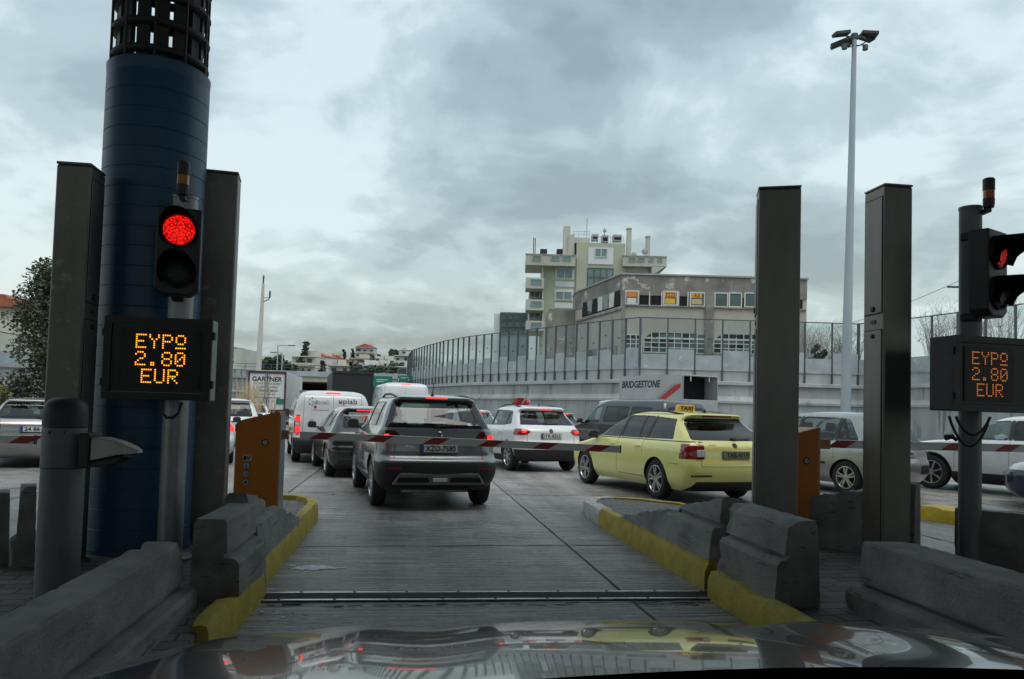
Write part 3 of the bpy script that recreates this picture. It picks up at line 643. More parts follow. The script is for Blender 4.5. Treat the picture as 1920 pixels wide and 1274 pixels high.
def beacon(label, c, s=1.0):
    t = thing('beacon', label, 'beacon', c)
    mb = MB(); mb.lathe([(.045*s, 0), (.05*s, .03*s), (.052*s, .085*s)], 20); mb.build('socket', M['black'], t)
    mb = MB(); mb.lathe([(.050*s, .087*s), (.050*s, .167*s)], 20, cap=False); mb.build('amber_lens', M['amber'], t)
    mb = MB(); mb.lathe([(.053*s, .169*s), (.053*s, .275*s), (.045*s, .285*s)], 20); mb.build('top', M['black'], t)
    mb = MB(); mb.box((.0, .06*s, -.02*s), (.05*s, .13*s, .04*s)); mb.build('bracket', M['black'], t)
    return t
def signal(label, c, rz, s=1.0, redm=None, back_left=True):
    """two-aspect signal head, lenses towards local -y"""
    t = thing('traffic_light', label, 'traffic light', c, rz)
    w, h, d = .335*s, .70*s, .16*s
    mb = MB(); mb.prism([(-w/2, 0, h/2), (w/2, 0, h/2), (w/2, 0, -h/2+.04*s), (w*.30, 0, -h/2-.01*s), (-w*.30, 0, -h/2-.01*s), (-w/2, 0, -h/2+.04*s)], (0, d, 0)); mb.build('housing', M['black'], t, bevel=.015*s)
    for z, m, nm in ((.165*s, redm, 'red_lens'), (-.165*s, M['green_off'], 'green_lens')):
        mb = MB(); mb.lathe([(.138*s, 0), (.141*s, .022*s), (.128*s, .030*s), (.118*s, .01*s)], 32, (0, 0, z), RX(math.pi/2), cap=False); rim = mb.build('lens_rim', M['black'], t)
        mb = MB(); mb.lathe([(.121*s, .006*s), (.10*s, .022*s), (.07*s, .034*s), (.03*s, .039*s), (.002, .040*s)], 32, (0, 0, z), RX(math.pi/2), cap=False); mb.build(nm, m, t)
        # visor: an open hood, longer on top
        mb = MB(); n = 30; vs_ = []
        for r in (.140*s, .134*s):
            for k in range(n+1):
                a = math.radians(-38+256*k/n); L_ = (.05+.20*max(0, math.sin(a))+.05*max(0, .4+math.sin(a)))*s
                p = Vector((r*math.cos(a), -.015*s, z+r*math.sin(a))); vs_ += [p, p+Vector((0, -L_, -.02*s))]
        q = 2*(n+1); fs = []
        for k in range(n):
            fs += [(2*k, 2*k+1, 2*k+3, 2*k+2), (q+2*k, q+2*k+2, q+2*k+3, q+2*k+1), (2*k+1, q+2*k+1, q+2*k+3, 2*k+3)]
        mb.add(vs_, fs, 0, True); mb.build('visor', M['visor'], t)
    for z in (h/2-.02*s, -h/2+.0):
        mb = MB(); mb.box((0, d+.05*s, z), (.10*s, .14*s, .07*s)); mb.build('mount', M['black'], t, bevel=.015*s)
    return t
# left group
PL = at(336, 640, 6.35); PLb = Vector((PL.x, PL.y, .16)); ztl = at(345, 374, 6.35).z
pole('round grey pole carrying the left traffic light and price sign', PLb, .098, ztl, M['galv'])
b = at(342, 366, 6.2); beacon('amber beacon on top of the left pole', Vector((b.x, b.y, b.z)), .95)
s0 = at(334, 470, 6.05); signal('black traffic light with its red lamp lit, above the left price sign', s0, .34, .985, M['red_lamp'])
sg = at(297, 673, 6.0); price_sign('black led price sign with glowing amber text on the left pole', sg, .80, .64, .16, LANE, M['led'], .02, .0163, .60, .46)
ca = thing('sign_cable', 'black cable loop below the left price sign', 'cable', at(318, 762, 6.1))
mb = MB(); mb.tube([(-.06, 0, .02), (-.055, 0, -.05), (-.02, 0, -.09), (.03, 0, -.09), (.075, 0, -.05), (.08, .03, .03)], .012, 8); mb.build('loop', M['black'], ca)
mb = MB(); mb.box((-.055, 0, .0), (.035, .03, .10)); mb.build('plug', M['dkplastic'], ca)
# right group
PR = at(1819, 720, 7.1); ztr = at(1827, 393, 7.1).z
pole('round dark pole carrying the right traffic light and price sign', Vector((PR.x, PR.y, .12)), .095, ztr, M['bollard'])
b = at(1854, 390, 6.95); beacon('amber beacon on a bracket at the top of the right pole', b, .95)
s0 = at(1872, 512, 6.85); signal('black traffic light seen from the side, on the right pole', s0, .60, 1.10, M['red_lamp_dim'])
sg = at(1868, 703, 6.6); price_sign('dark led price sign seen at an angle on the right pole', sg, .90, .64, .26, .25, M['led_dim'], -.09, .0163, .52, .46)
ca = thing('sign_cable', 'black cables drooping under the right price sign around the pole', 'cable', at(1820, 790, 6.75))
mb = MB(); mb.tube([(-.19+.36*k/16, 0, .04-.26*math.sin(math.pi*k/16)**.8) for k in range(17)], .012, 8)
mb.tube([(-.13+.30*k/16, 0, .04-.16*math.sin(math.pi*k/16)**.8) for k in range(17)], .012, 8); mb.build('loops', M['black'], ca)
mb = MB(); mb.tube([(-.22, 0, -.15), (-.16, 0, -.14), (-.12, 0, -.17)], .028, 8, r2=.015); mb.build('gland', M['black'], ca)
# ================================================================== retaining walls and glass noise barriers
def arc_pts(poly, step):
    """points every `step` metres along a polyline"""
    poly = [Vector((p[0], p[1], 0)) for p in poly]; out = [poly[0]]; rest = step
    for a, b in zip(poly, poly[1:]):
        L_ = (b-a).length; d = (b-a)/L_; s = rest
        while s <= L_: out.append(a+d*s); s += step
        rest = s-L_
    return out
CURVE = [(-15.2, 112), (-13.4, 100), (-11.9, 92), (-9.4, 85), (-6.9, 78.5), (-4.1, 73), (-1.2, 68.8), (1.7, 65), (4.2, 61.3), (6.3, 58.4), (9.1, 55.0)]
def wall_prism(mb, pts, prof, mi=0):
    """prof: (offset toward the viewer's side, z) polyline swept along pts"""
    n = len(pts); k = len(prof); vs_ = []
    for i, p in enumerate(pts):
        d = (pts[min(i+1, n-1)]-pts[max(i-1, 0)]).normalized(); q = Vector((d.y, -d.x, 0))
        vs_ += [p+q*o+Vector((0, 0, z)) for o, z in prof]
    fs = [(i*k+j, (i+1)*k+j, (i+1)*k+(j+1) % k, i*k+(j+1) % k) for i in range(n-1) for j in range(k)]
    fs += [list(range(k)), [(n-1)*k+j for j in range(k-1, -1, -1)]]; mb.add(vs_, fs, mi)
def smooth_pts(poly, step=1.0): return arc_pts(poly, step)+[Vector((poly[-1][0], poly[-1][1], 0))]
RIGHTPATH = CURVE+[(24.9, 55.2)]; TURN = [(24.9, 55.2), (26.9, 51), (28.9, 45), (31.5, 36), (36, 20)]
rw = thing('retaining_wall', 'long curved grey concrete retaining wall below the glass noise barrier', 'wall', (0, 0, 0))
for pth in (RIGHTPATH, TURN):
    P_ = smooth_pts(pth, .8)
    mb = MB(); wall_prism(mb, P_, [(0, -.02), (.30, -.02), (.30, 2.35), (.42, 2.40), (.42, 2.55), (.16, 2.90), (.12, 3.70), (-.4, 3.70), (-.4, 2)]); mb.build('wall_face', M['conc_wall'], rw)
    mb = MB(); wall_prism(mb, P_, [(-.4, 3.702), (.32, 3.702), (.32, 3.92), (.10, 3.96), (-.4, 3.96)]); mb.build('coping', M['conc_pale'], rw)
    mb = MB(); wall_prism(mb, P_, [(-.3, 3.962), (.02, 3.962), (.02, 4.70), (-.3, 4.70)]); mb.build('parapet', M['conc_pale'], rw)
    mb = MB(); wall_prism(mb, P_, [(-.34, 4.702), (.09, 4.702), (.09, 4.82), (-.34, 4.82)]); mb.build('rail_beam', M['conc_pale'], rw)
# panel joints of the lower wall
mb = MB()
for p in arc_pts(RIGHTPATH, 2.4):
    mb.box((p.x+.0, p.y-.0, 1.2), (.03, .03, .01))
M['wallline'] = mat('wall_joint', (.12, .125, .125), .9)
jb = MB()
def bay_frames(path, step):
    tot = sum(math.hypot(b[0]-a[0], b[1]-a[1]) for a, b in zip(path, path[1:])); n = max(1, round(tot/step)); pts = arc_pts(path, tot/n*.99999)[:n]+[Vector((path[-1][0], path[-1][1], 0))]; return [(a, b) for a, b in zip(pts, pts[1:])]
for a, b in bay_frames(RIGHTPATH, 2.3)+bay_frames(TURN, 2.3):
    d = (b-a).normalized(); q = Vector((d.y, -d.x, 0)); jb.prism([a+q*.303+Vector((0, 0, .1)), a+q*.303+d*.03+Vector((0, 0, .1)), a+q*.303+d*.03+Vector((0, 0, 2.33)), a+q*.303+Vector((0, 0, 2.33))], q*.004)
for a, b in bay_frames(RIGHTPATH, 6.9)+bay_frames(TURN, 5):
    d = (b-a).normalized(); q = Vector((d.y, -d.x, 0)); jb.prism([a+q*.17+Vector((0, 0, 2.95)), a+q*.17+d*.03+Vector((0, 0, 2.95)), a+q*.15+d*.03+Vector((0, 0, 3.68)), a+q*.15+Vector((0, 0, 3.68))], q*.004)
o = jb.build('joint_lines', M['wallline'], rw); o['kind'] = 'stuff'
def bird(mb, c, d, s, rot):
    up = Vector((0, 0, 1)); X = d*math.cos(rot)+up*math.sin(rot); Y = up*math.cos(rot)-d*math.sin(rot); n = Vector((d.y, -d.x, 0))*.012
    for pts in ([(-.5, .05), (-.2, .16), (0, .03), (.2, .16), (.5, .05), (.2, .04), (.06, -.12), (0, -.3), (-.06, -.12), (-.2, .04)],):
        mb.add([c+n+X*(x*s)+Y*(y*s) for x, y in pts], [list(range(len(pts)))])
def noise_barrier(label, paths, zb, zt, lowmat, posts_down=True):
    t = thing('noise_barrier', label, 'noise barrier', (0, 0, 0)); random.seed(21); i = 0
    for path, step in paths:
        bays = bay_frames(path, step)
        for k, (a, b) in enumerate(bays):
            d = (b-a); Lb = d.length; d.normalize(); q = Vector((d.y, -d.x, 0)); ang = math.atan2(d.y, d.x); up = Vector((0, 0, 1)); i += 1
            wide = .15 if k == 0 and step > 1.5 else .075
            mb = MB(); mb.box(a+q*.06+up*((zt+zb)/2), (wide, .15, zt-zb), ang); mb.box(a+q*.10+up*(zb-.42), (.10, .14, .80), ang); mb.build('post', M['rod'], t)
            mb = MB(); mb.box((a+b)/2+q*.06+up*(zt+.012), (Lb+.02, .10, .06), ang); mb.build('top_rail', M['rod'], t)
            hl = (.95 if i % 2 else 1.35)
            mb = MB(); mb.box((a+b)/2+q*.06+up*(zb+hl/2), (Lb-.10, .05, hl), ang); mb.build('lower_panel', lowmat, t)
            mb = MB(); mb.box((a+b)/2+q*.06+up*((zb+hl+zt)/2), (Lb-.10, .02, zt-zb-hl-.03), ang); g = mb.build('glass_pane', M['glass_clear'], t)
            if zt-zb > 3:
                mb = MB(); bird(mb, (a+b)/2+q*.06+up*(zb+hl+(zt-zb-hl)*random.uniform(.3, .5)), d, .42, random.uniform(-1.0, 1.0)); mb.build('bird_sticker', M['ink'], g)
    return t
noise_barrier('long curved glass noise barrier with bird stickers on top of the right wall', [(CURVE, 1.33), ([(9.1, 55.0), (24.9, 55.2)], 1.96), (TURN, 1.96)], 4.82, 8.36, M['panel'])
LEFTP = [(-31, 28), (-33, 50), (-35, 75), (-36.5, 100), (-37, 112)]
lw = thing('retaining_wall', 'pale concrete retaining wall along the left side, ending at the overpass', 'wall', (0, 0, 0))
P_ = smooth_pts(LEFTP, 3); mb = MB(); vs_ = []; n = len(P_)
for i, p in enumerate(P_):
    f = (p.y-28)/84; zt = 3.0+2.3*f; d = (P_[min(i+1, n-1)]-P_[max(i-1, 0)]).normalized(); q = Vector((d.y, -d.x, 0))
    vs_ += [p+q*.3, p+q*.3+Vector((0, 0, zt*.55)), p+q*.38+Vector((0, 0, zt*.55+.05)), p+q*.38+Vector((0, 0, zt*.55+.22)), p+q*.1+Vector((0, 0, zt*.55+.4)), p+q*.1+Vector((0, 0, zt-.25)), p+q*.3+Vector((0, 0, zt-.25)), p+q*.3+Vector((0, 0, zt)), p-q*.5+Vector((0, 0, zt))]
mb.add(vs_, [(i*9+j, (i+1)*9+j, (i+1)*9+j+1, i*9+j+1) for i in range(n-1) for j in range(8)]); mb.build('wall_face', M['conc_wall'], lw)
jb = MB()
for p in arc_pts(LEFTP, 4):
    jb.box((p.x+.315, p.y, .9), (.03, .05, 1.6))
o = jb.build('joint_lines', M['wallline'], lw); o['kind'] = 'stuff'
lf = thing('noise_barrier', 'low glass and panel noise barrier on top of the left wall', 'noise barrier', (0, 0, 0))
for a, b in bay_frames(LEFTP, 2.6):
    z0 = 3.0+2.3*(a.y-28)/84; d = (b-a).normalized(); q = Vector((d.y, -d.x, 0)); ang = math.atan2(d.y, d.x); hh = 2.0 if a.y < 70 else .9
    mb = MB(); mb.box(a+Vector((0, 0, z0+hh/2)), (.09, .12, hh), ang); mb.build('post', M['rod'], lf)
    mb = MB(); mb.box((a+b)/2+Vector((0, 0, z0+hh*.2)), (2.5, .05, hh*.4), ang); mb.build('lower_panel', M['panel'], lf)
    mb = MB(); mb.box((a+b)/2+Vector((0, 0, z0+hh*.7)), (2.5, .02, hh*.55), ang); mb.build('glass_pane', M['glass_clear'], lf)
    mb = MB(); mb.box((a+b)/2+Vector((0, 0, z0+hh)), (2.6, .07, .06), ang); mb.build('top_rail', M['rod'], lf)
# ================================================================== high ground and hill
M['grass'] = mat('dry_scrub', (.10, .115, .055), .95, var=.4, vscale=.08)
def sheet3(name, pts, m):
    mb = MB(); mb.add(pts, [list(range(len(pts)))]); return tag(mb.build(name, m), kind='structure')
rp = [(p[0], p[1]) for p in CURVE+[(24.9, 55.2)]+TURN[1:]]
sheet3('terrain', [(x+.1, y+.35, 4.66) for x, y in rp]+[(400, 20, 4.66), (400, 160, 4.66), (-15.2, 160, 4.66)], M['grass'])
lp = [(x-.45, y, 3.0+2.3*(y-28)/84-.03) for x, y in LEFTP]; sheet3('terrain', lp+[(-37.4, 160, 5.3), (-400, 160, 5.3), (-400, 28, 3.0)], M['grass'])
def hill(x, y):
    f = max(0, min(1, (y-230)/330)); f = f*f*(3-2*f); px = x/y*1443
    a = 17+8*math.exp(-((px+250)/130)**2)-7*math.exp(-((px+470)/90)**2)
    if px > -150: a = max(4, a-(px+150)*.06)
    if px < -640: a = 22
    back = 1 if y < 580 else max(.35, 1-(y-580)/420)
    return 5.0+a*f*back+1.6*noise.noise(Vector((x*.012, y*.012, 0)))*f
mb = MB(); nx, ny = 70, 40; vs_ = []
for j in range(ny+1):
    y = 158+(900-158)*(j/ny)**1.4
    for i in range(nx+1):
        x = (-1.05+1.9*i/nx)*y*.9; vs_.append((x, y, hill(x, y)))
mb.add(vs_, [(j*(nx+1)+i, j*(nx+1)+i+1, (j+1)*(nx+1)+i+1, (j+1)*(nx+1)+i) for j in range(ny) for i in range(nx)], 0, True)
tag(mb.build('hills', mat('hillside_scrub', (.105, .105, .075), .95, var=.45, vscale=.05)), kind='structure')
# ================================================================== foliage
def leaf_mat(name, c): 
    m = mat(name, c, .7, var=.45, vscale=1.3); return m
M['leaf_olive'] = leaf_mat('olive_leaves', (.055, .065, .035)); M['leaf_dark'] = leaf_mat('dark_leaves', (.032, .048, .028)); M['leaf_far'] = leaf_mat('far_leaves', (.05, .068, .045))
M['bark'] = mat('bark', (.07, .058, .048), .9, var=.3, vscale=4); M['twig'] = mat('bare_twigs', (.27, .22, .19), .9, var=.3, vscale=3); M['reed'] = mat('dry_reed', (.46, .37, .22), .8, var=.3, vscale=8)
def leaf_cloud(rng, blobs, n, size, flat=1.0):
    mb = MB(); tot = sum(b[3]**2 for b in blobs)
    for (cx, cy, cz, r) in blobs:
        for _ in range(int(n*r*r/tot)):
            u = Vector((rng.gauss(0, 1), rng.gauss(0, 1), rng.gauss(0, 1))).normalized()*r*(rng.random()**.45); u.z *= flat
            c = Vector((cx, cy, cz))+u; s = size*rng.uniform(.6, 1.5); a = Vector((rng.gauss(0, 1), rng.gauss(0, 1), rng.gauss(0, .7))).normalized(); b = a.cross(Vector((rng.gauss(0, 1), rng.gauss(0, 1), rng.gauss(0, 1)))).normalized()
            mb.add([c-a*s, c+b*s*.45, c+a*s, c-b*s*.45], [(0, 1, 2, 3)])
    return mb
def tree(label, x, y, z0, h, w, leaf, seed, n=3500, size=.14, nb=20, cone=.3, cat='tree', trunk_r=.14, low=.15, name='tree'):
    rng = random.Random(seed); t = thing(name, label, cat, (x, y, z0)); blobs = []
    mb = MB(); mb.tube([(0, 0, -.1), (.05*h*.1, 0, h*.3), (0, .1, h*.65), (.1, 0, h*.92)], trunk_r, 8, r2=trunk_r*.2)
    for k in range(nb):
        f = low+(1-low)*((k+.5)/nb); rad = w/2*(1-f)**cone*(.55+.45*min(1, (f-low)/.15+.3)); a = rng.uniform(0, 2*math.pi); rr = rad*rng.uniform(.25, .95); r = w*rng.uniform(.12, .22)*(1-.35*f)
        c = Vector((rr*math.cos(a), rr*math.sin(a), f*h*.96)); blobs.append((c.x, c.y, c.z, r))
        mb.tube([(0, 0, f*h*.75), (c.x*.5, c.y*.5, f*h*.84), (c.x, c.y, c.z)], trunk_r*.3, 5, r2=.012)
    mb.build('trunk', M['bark'], t); leaf_cloud(rng, blobs, n, size).build('crown', leaf, t); return t
c = at(92, 760, 38); tree('bushy olive green tree behind the left steel column', c.x-.3, 38, 0.0, 8.1, 7.0, M['leaf_olive'], 5, n=16000, size=.10, nb=54, cone=.75)
c = at(181, 760, 40); tree('narrow dark tree between the left steel column and the blue column', c.x, 40, 0.0, 9.0, 2.2, M['leaf_dark'], 8, n=3500, size=.10, nb=22, cone=.3)
c = at(4, 760, 33); tree('small yellowish shrub at the left edge above the silver estate car', c.x, 33, 0.0, 1.9, 1.5, leaf_mat('yellow_leaves', (.16, .15, .04)), 9, n=900, size=.07, nb=8, low=.3, cat='shrub', name='shrub')
def bare(label, x, y, z0, h, w, seed, n=95):
    rng = random.Random(seed); t = thing('bare_shrub', label, 'shrub', (x, y, z0)); mb = MB()
    for _ in range(n):
        a = rng.uniform(0, 6.28); rr = w/2*rng.random()**.6; p = Vector((rr*.35*math.cos(a), rr*.35*math.sin(a), 0)); q = Vector((rr*math.cos(a), rr*math.sin(a), h*rng.uniform(.5, 1.05))); m_ = p.lerp(q, .55)+Vector((rng.uniform(-.2, .2), rng.uniform(-.2, .2), .15*h)); mb.tube([p, m_, q], .014, 4, cap=False, r2=.004)
        for _ in range(4):
            e = m_.lerp(q, rng.random()); mb.tube([e, e+Vector((rng.uniform(-.6, .6), rng.uniform(-.6, .6), rng.uniform(.1, .8)))], .006, 3, cap=False)
    mb.build('stems', M['twig'], t)
for k, (px, Y, h, w, lab) in enumerate(((1515, 61, 4.0, 3.2, 'bare brown shrub behind the glass just right of the old building'), (1552, 62, 4.4, 3.6, 'bare brown shrub behind the glass left of the high mast'), (1592, 61, 4.2, 3.2, 'bare shrub behind the glass directly behind the high mast'), (1760, 53, 4.8, 3.0, 'bare shrub behind the glass beside the right signal pole'), (1880, 50, 5.2, 4.5, 'bare shrub behind the glass under the right traffic light'), (1825, 52, 4.6, 3.4, 'bare shrub hidden by the right signal pole'))):
    p = at(px, 690, Y); bare(lab, p.x, Y, 4.6, h, w, 40+k)
p = at(1528, 660, 58.5); tree('dark green shrub behind the glass right of the front steel column', p.x, 58.5, 4.6, 2.6, 2.2, M['leaf_dark'], 71, n=1500, size=.10, nb=12, cat='shrub', name='shrub')
# dry reeds behind the left cabinet
rng = random.Random(4); rd = MB(); c = at(458, 770, 30)
for k in range(130):
    x = c.x+rng.gauss(0, .38); y = 30+rng.gauss(0, .5); h = rng.uniform(1.2, 2.25); rd.tube([(x, y, 0), (x+rng.uniform(-.08, .08), y, h*.6), (x+rng.uniform(-.25, .25), y+rng.uniform(-.2, .2), h)], .018, 4, cap=False, r2=.006)
    if k % 3 == 0: rd.tube([(x, y, h*.9), (x+rng.uniform(-.1, .1), y, h*1.15)], .03, 5, r2=.008)
tag(rd.build('reeds', M['reed']), 'clump of dry straw coloured reeds above the left orange cabinet', 'reeds', kind='stuff')
# ================================================================== far town
random.seed(11); rows = [(290, 9, 'lowest', .45), (365, 11, 'lower middle', .5), (440, 12, 'upper middle', .55), (540, 11, 'topmost', .6)]
WC = [('white', (.62, .62, .60)), ('cream', (.56, .51, .38)), ('pale grey', (.48, .49, .48)), ('light sand', (.55, .52, .46)), ('off-white', (.58, .57, .53)), ('pale ochre', (.52, .46, .36))]
wm = {n: mat('plaster_'+n.replace(' ', '_').replace('-', '_'), c, .85, var=.12, vscale=.15) for n, c in WC}
M['slab'] = mat('roof_slab_grey', (.34, .34, .33), .9, var=.15, vscale=.3); M['farwin'] = mat('far_window', (.045, .05, .052), .3); M['tile'] = mat('red_roof_tiles', (.33, .10, .055), .85, var=.25, vscale=1.5)
ORD = ['first', 'second', 'third', 'fourth', 'fifth', 'sixth', 'seventh', 'eighth', 'ninth', 'tenth', 'eleventh', 'twelfth']
mb = MB(); mb.box((0, 0, 0), (1, .08, 1)); _o = mb.build('window', M['farwin']); WINME = _o.data; bpy.data.objects.remove(_o)
def house(label, x, y, z, w, d, fl, m, rz, red=False):
    t = thing('hillside_house', label, 'house', (x, y, z), rz, 'houses on the far hillside'); fh = 3.1; H_ = fl*fh
    mb = MB(); mb.box((0, 0, H_/2-1.5), (w, d, H_+3)); 
    if fl > 2: mb.box((w*.12, d*.1, H_+1.2), (w*.4, d*.5, 2.4))
    mb.build('wall', m, t)
    mb = MB()
    for k in range(1, fl+1): mb.box((0, -d/2-.5, k*fh-.05 if k < fl else k*fh+.1), (w*.96, 1.4, .35)); 
    for k in range(1, fl): mb.box((0, -d/2-1.15, k*fh+.55), (w*.94, .1, .8))
    mb.build('balcony', m if not red else M['slab'], t)
    n = max(2, int(w/3.2))
    for k in range(fl):
        for i in range(n):
            xx = -w/2+(i+.5)*w/n; wo = link('window', WINME, t, (xx, -d/2-.03, k*fh+1.35)); wo.scale = (random.choice((1.3, 1.9, 2.3)), 1, random.choice((1.5, 2.2)))
    mb = MB()
    if red: mb.prism([(-w/2-.4, -d/2-.5, H_+.3), (w/2+.4, -d/2-.5, H_+.3), (0, -d/2-.5, H_+2.4)], (0, d+1, 0)); mb.build('roof', M['tile'], t)
    else:
        mb.box((0, 0, H_+.14), (w+.3, d+.3, .28)); mb.tube([(w*.3, 0, H_), (w*.3, 0, H_+3.2)], .09, 5); mb.box((-w*.25, 0, H_+1.0), (1.6, 1.2, 1.0)); mb.build('roof', M['slab'], t)
    return t
for (Y, nh, rn, j) in rows:
    x0, x1 = (440, 775) if Y < 420 else (470, 772)
    for i in range(nh):
        px = x0+(x1-x0)*(i+.5)/nh+random.uniform(-10, 10); y = Y+random.uniform(-14, 14); x = (px-960)/1443*y; cn_, _c = WC[(i*3+int(Y/50)+random.randint(0, 1)) % len(WC)]
        fl = random.choice((2, 3, 3, 4, 4) if Y < 320 else (2, 3, 3, 4) if Y < 500 else (1, 2, 2, 3)); red = (i+Y) % 7 == 0
        house(f"{cn_} {['', 'one', 'two', 'three', 'four'][fl]}-floor {'red-roofed ' if red else ''}house, {ORD[i]} from the left in the {rn} hillside row", x, y, hill(x, y), random.uniform(7.5, 11.5), random.uniform(7, 10), fl, wm[cn_], random.uniform(-.35, .35), red)
protos = []
for k in range(3):
    rng = random.Random(90+k); h = (9, 7, 11)[k]; blobs = [(rng.uniform(-1, 1)*h*.22, rng.uniform(-1, 1)*h*.2, h*(.3+.65*rng.random()), h*rng.uniform(.13, .22)) for _ in range(11)]
    if k == 2: blobs = [(rng.uniform(-.4, .4), rng.uniform(-.4, .4), h*(.15+.8*i/9), h*.10*(1.2-.7*i/9)) for i in range(10)]
    protos.append((leaf_cloud(rng, blobs, 620, .62).build('crown', M['leaf_far']).data, h))
for o in [o for o in COL.objects if o.name.startswith('crown') and o.parent is None]: bpy.data.objects.remove(o)
tb = MB(); tb.tube([(0, 0, -1), (0, 0, 4)], .25, 5); ob_ = tb.build('trunk', M['bark']); trunk_me = ob_.data; bpy.data.objects.remove(ob_)
KIND = ['spreading dark tree', 'low rounded tree', 'slender cypress']
spots = [(Y+random.uniform(-20, 20), px+random.uniform(-9, 9)) for Y, m_ in ((262, 12), (325, 12), (400, 12), (490, 13), (575, 12)) for px in [445+330*(i+.5)/m_ for i in range(m_)]]
bands = {}
for i, (Y, px) in enumerate(spots):
    k = random.choice((0, 0, 1, 1, 2)); x = (px-960)/1443*Y; t = thing('hillside_tree', None, 'tree', (x, Y, hill(x, Y)-.3), random.uniform(0, 6), 'trees on the far hillside')
    bn = ('nearest', 'second nearest', 'middle', 'second farthest', 'farthest')[0 if Y < 290 else 1 if Y < 360 else 2 if Y < 445 else 3 if Y < 532 else 4]; bands.setdefault(bn, []).append((px, t, k))
    c = link('crown', protos[k][0], t); link('trunk', trunk_me, t); s = random.uniform(.95, 1.6); t.scale = (s, s, s*random.uniform(.85, 1.1))
for bn, l in bands.items():
    for j, (px, t, k) in enumerate(sorted(l, key=lambda a: a[0])): t['label'] = f"{KIND[k]} on the far hillside, {ORD[j] if j < 12 else 'last'} from the left among the {bn} trees"
# ================================================================== overpass, poles, signs ahead
ov = thing('overpass', 'road overpass with a dark underside crossing far ahead below the hillside', 'bridge', (0, 0, 0))
mb = MB(); mb.box((-27, 131, 5.2), (60, 38, .75)); mb.build('deck', mat('overpass_beam', (.42, .39, .32), .8, var=.12, vscale=.4), ov)
mb = MB(); mb.box((-27, 111.9, 5.95), (60, .2, .75)); mb.build('parapet', M['panel'], ov)
for x in (-36, -26, -17): mb = MB(); mb.lathe([(.55, 0), (.55, 4.85)], 14, (x, 118, 0)); mb.build('pier', M['conc_wall'], ov)
mb = MB(); mb.box((-27, 149.5, 2.4), (60, .5, 4.8)); mb.build('underpass_shade', M['dark'], ov)  # near-black sheet stands in for the shade below the deck
for k in range(40): pass
mb = MB()
for k in range(31): mb.box((-56+k*1.9, 112, 6.75), (.07, .07, .95))
mb.box((-27, 112, 7.2), (60, .06, .07)); mb.box((-27, 112, 6.8), (60, .05, .05)); o = mb.build('railing', M['rod'], ov); o['kind'] = 'stuff'
def street_lamp(label, px, Y, ytop, arm, zb=5.2, r=.09, lampw=1.0):
    b = at(px, 700, Y); zt = at(px, ytop, Y).z; t = thing('street_lamp', label, 'street lamp', (b.x, Y, zb))
    mb = MB(); mb.tube([(0, 0, 0), (0, 0, zt-zb-.05), (arm*.1, 0, zt-zb), (arm, 0, zt-zb+.05)], r, 8, r2=r*.7); mb.build('post', M['pole_grey'], t)
    mb = MB(); mb.box((arm+math.copysign(lampw/2, arm), 0, zt-zb+.03), (lampw, .28, .14)); mb.build('lamp', M['rod'], t, bevel=.04)
street_lamp('street lamp with a short right arm above the lorry with black lettering', 519, 110, 648, 1.5); street_lamp('street lamp with a left arm just right of the left steel column', 457, 108, 654, -1.2); street_lamp('thin street lamp with a left arm close by the taller one', 528, 125, 662, -1.0)
b = at(483, 702, 95); t = thing('telecom_mast', 'tall tapering concrete mast with a small antenna bracket, above the lettered lorry', 'mast', (b.x, 95, 0)); zt = at(491, 532, 95).z
mb = MB(); mb.lathe([(.46, 0), (.16, zt)], 16); mb.build('shaft', mat('mast_concrete', (.50, .49, .45), .8, var=.08, vscale=.5, streak=(1, 1, .2)), t)
mb = MB(); mb.lathe([(.10, zt), (.10, zt+.7), (.16, zt+.72), (.05, zt+1.1)], 10); mb.build('finial', M['rod'], t)
mb = MB(); mb.tube([(0, 0, zt-2.3), (.7, 0, zt-2.0), (.9, 0, zt-1.7)], .06, 6); mb.tube([(0, 0, zt-1.75), (.9, 0, zt-1.75)], .04, 6); mb.lathe([(.12, zt-1.7), (.12, zt-.9)], 10, (.9, 0, 0)); mb.build('bracket', M['rod'], t)
t.rotation_euler = (0, .014, 0)
# high mast on the right
b = at(1584, 790, 45); t = thing('high_mast', 'very tall grey floodlight mast rising behind the right hand columns', 'lamp mast', (b.x, 45, 0)); zt = at(1608, 66, 45).z
mb = MB(); mb.lathe([(.36, 0), (.36, .1), (.30, .12), (.285, 4), (.13, zt)], 24); mb.build('shaft', M['pole_grey'], t)
mb = MB(); mb.lathe([(.2, zt-.25), (.2, zt+.05), (.06, zt+.12)], 16); mb.lathe([(.6, zt-.45), (.65, zt-.45), (.65, zt-.40), (.6, zt-.40)], 24, cap=False, closed=True); mb.build('head_ring', M['rod'], t)
for k, (a, dz, tl) in enumerate(((math.pi-.3, -.30, .34), (math.pi+.15, .12, .22), (math.pi*.5, .15, .12), (-.12, .20, .08), (.3, .14, .1))):
    mb = MB(); R_ = RZ(a) @ RY(tl); c = RZ(a) @ Vector((.85, 0, 0))+Vector((0, 0, zt+dz-.15)); mb.box(c, (.95, .52, .2), M=R_); mb.tube([(0, 0, zt-.3), RZ(a) @ Vector((.5, 0, 0))+Vector((0, 0, zt+dz-.25))], .04, 6); mb.build('floodlight', M['trim'], t, bevel=.05)
for s_ in (-1, 1): mb = MB(); mb.lathe([(.16, -.18), (.16, .1)], 10, (s_*.62, -.1, zt-.75)); mb.tube([(0, -.1, zt-.7), (s_*.6, -.1, zt-.62)], .03, 6); mb.build('winch_box', M['rod'], t)
t.rotation_euler = (0, math.radians(.85), 0)
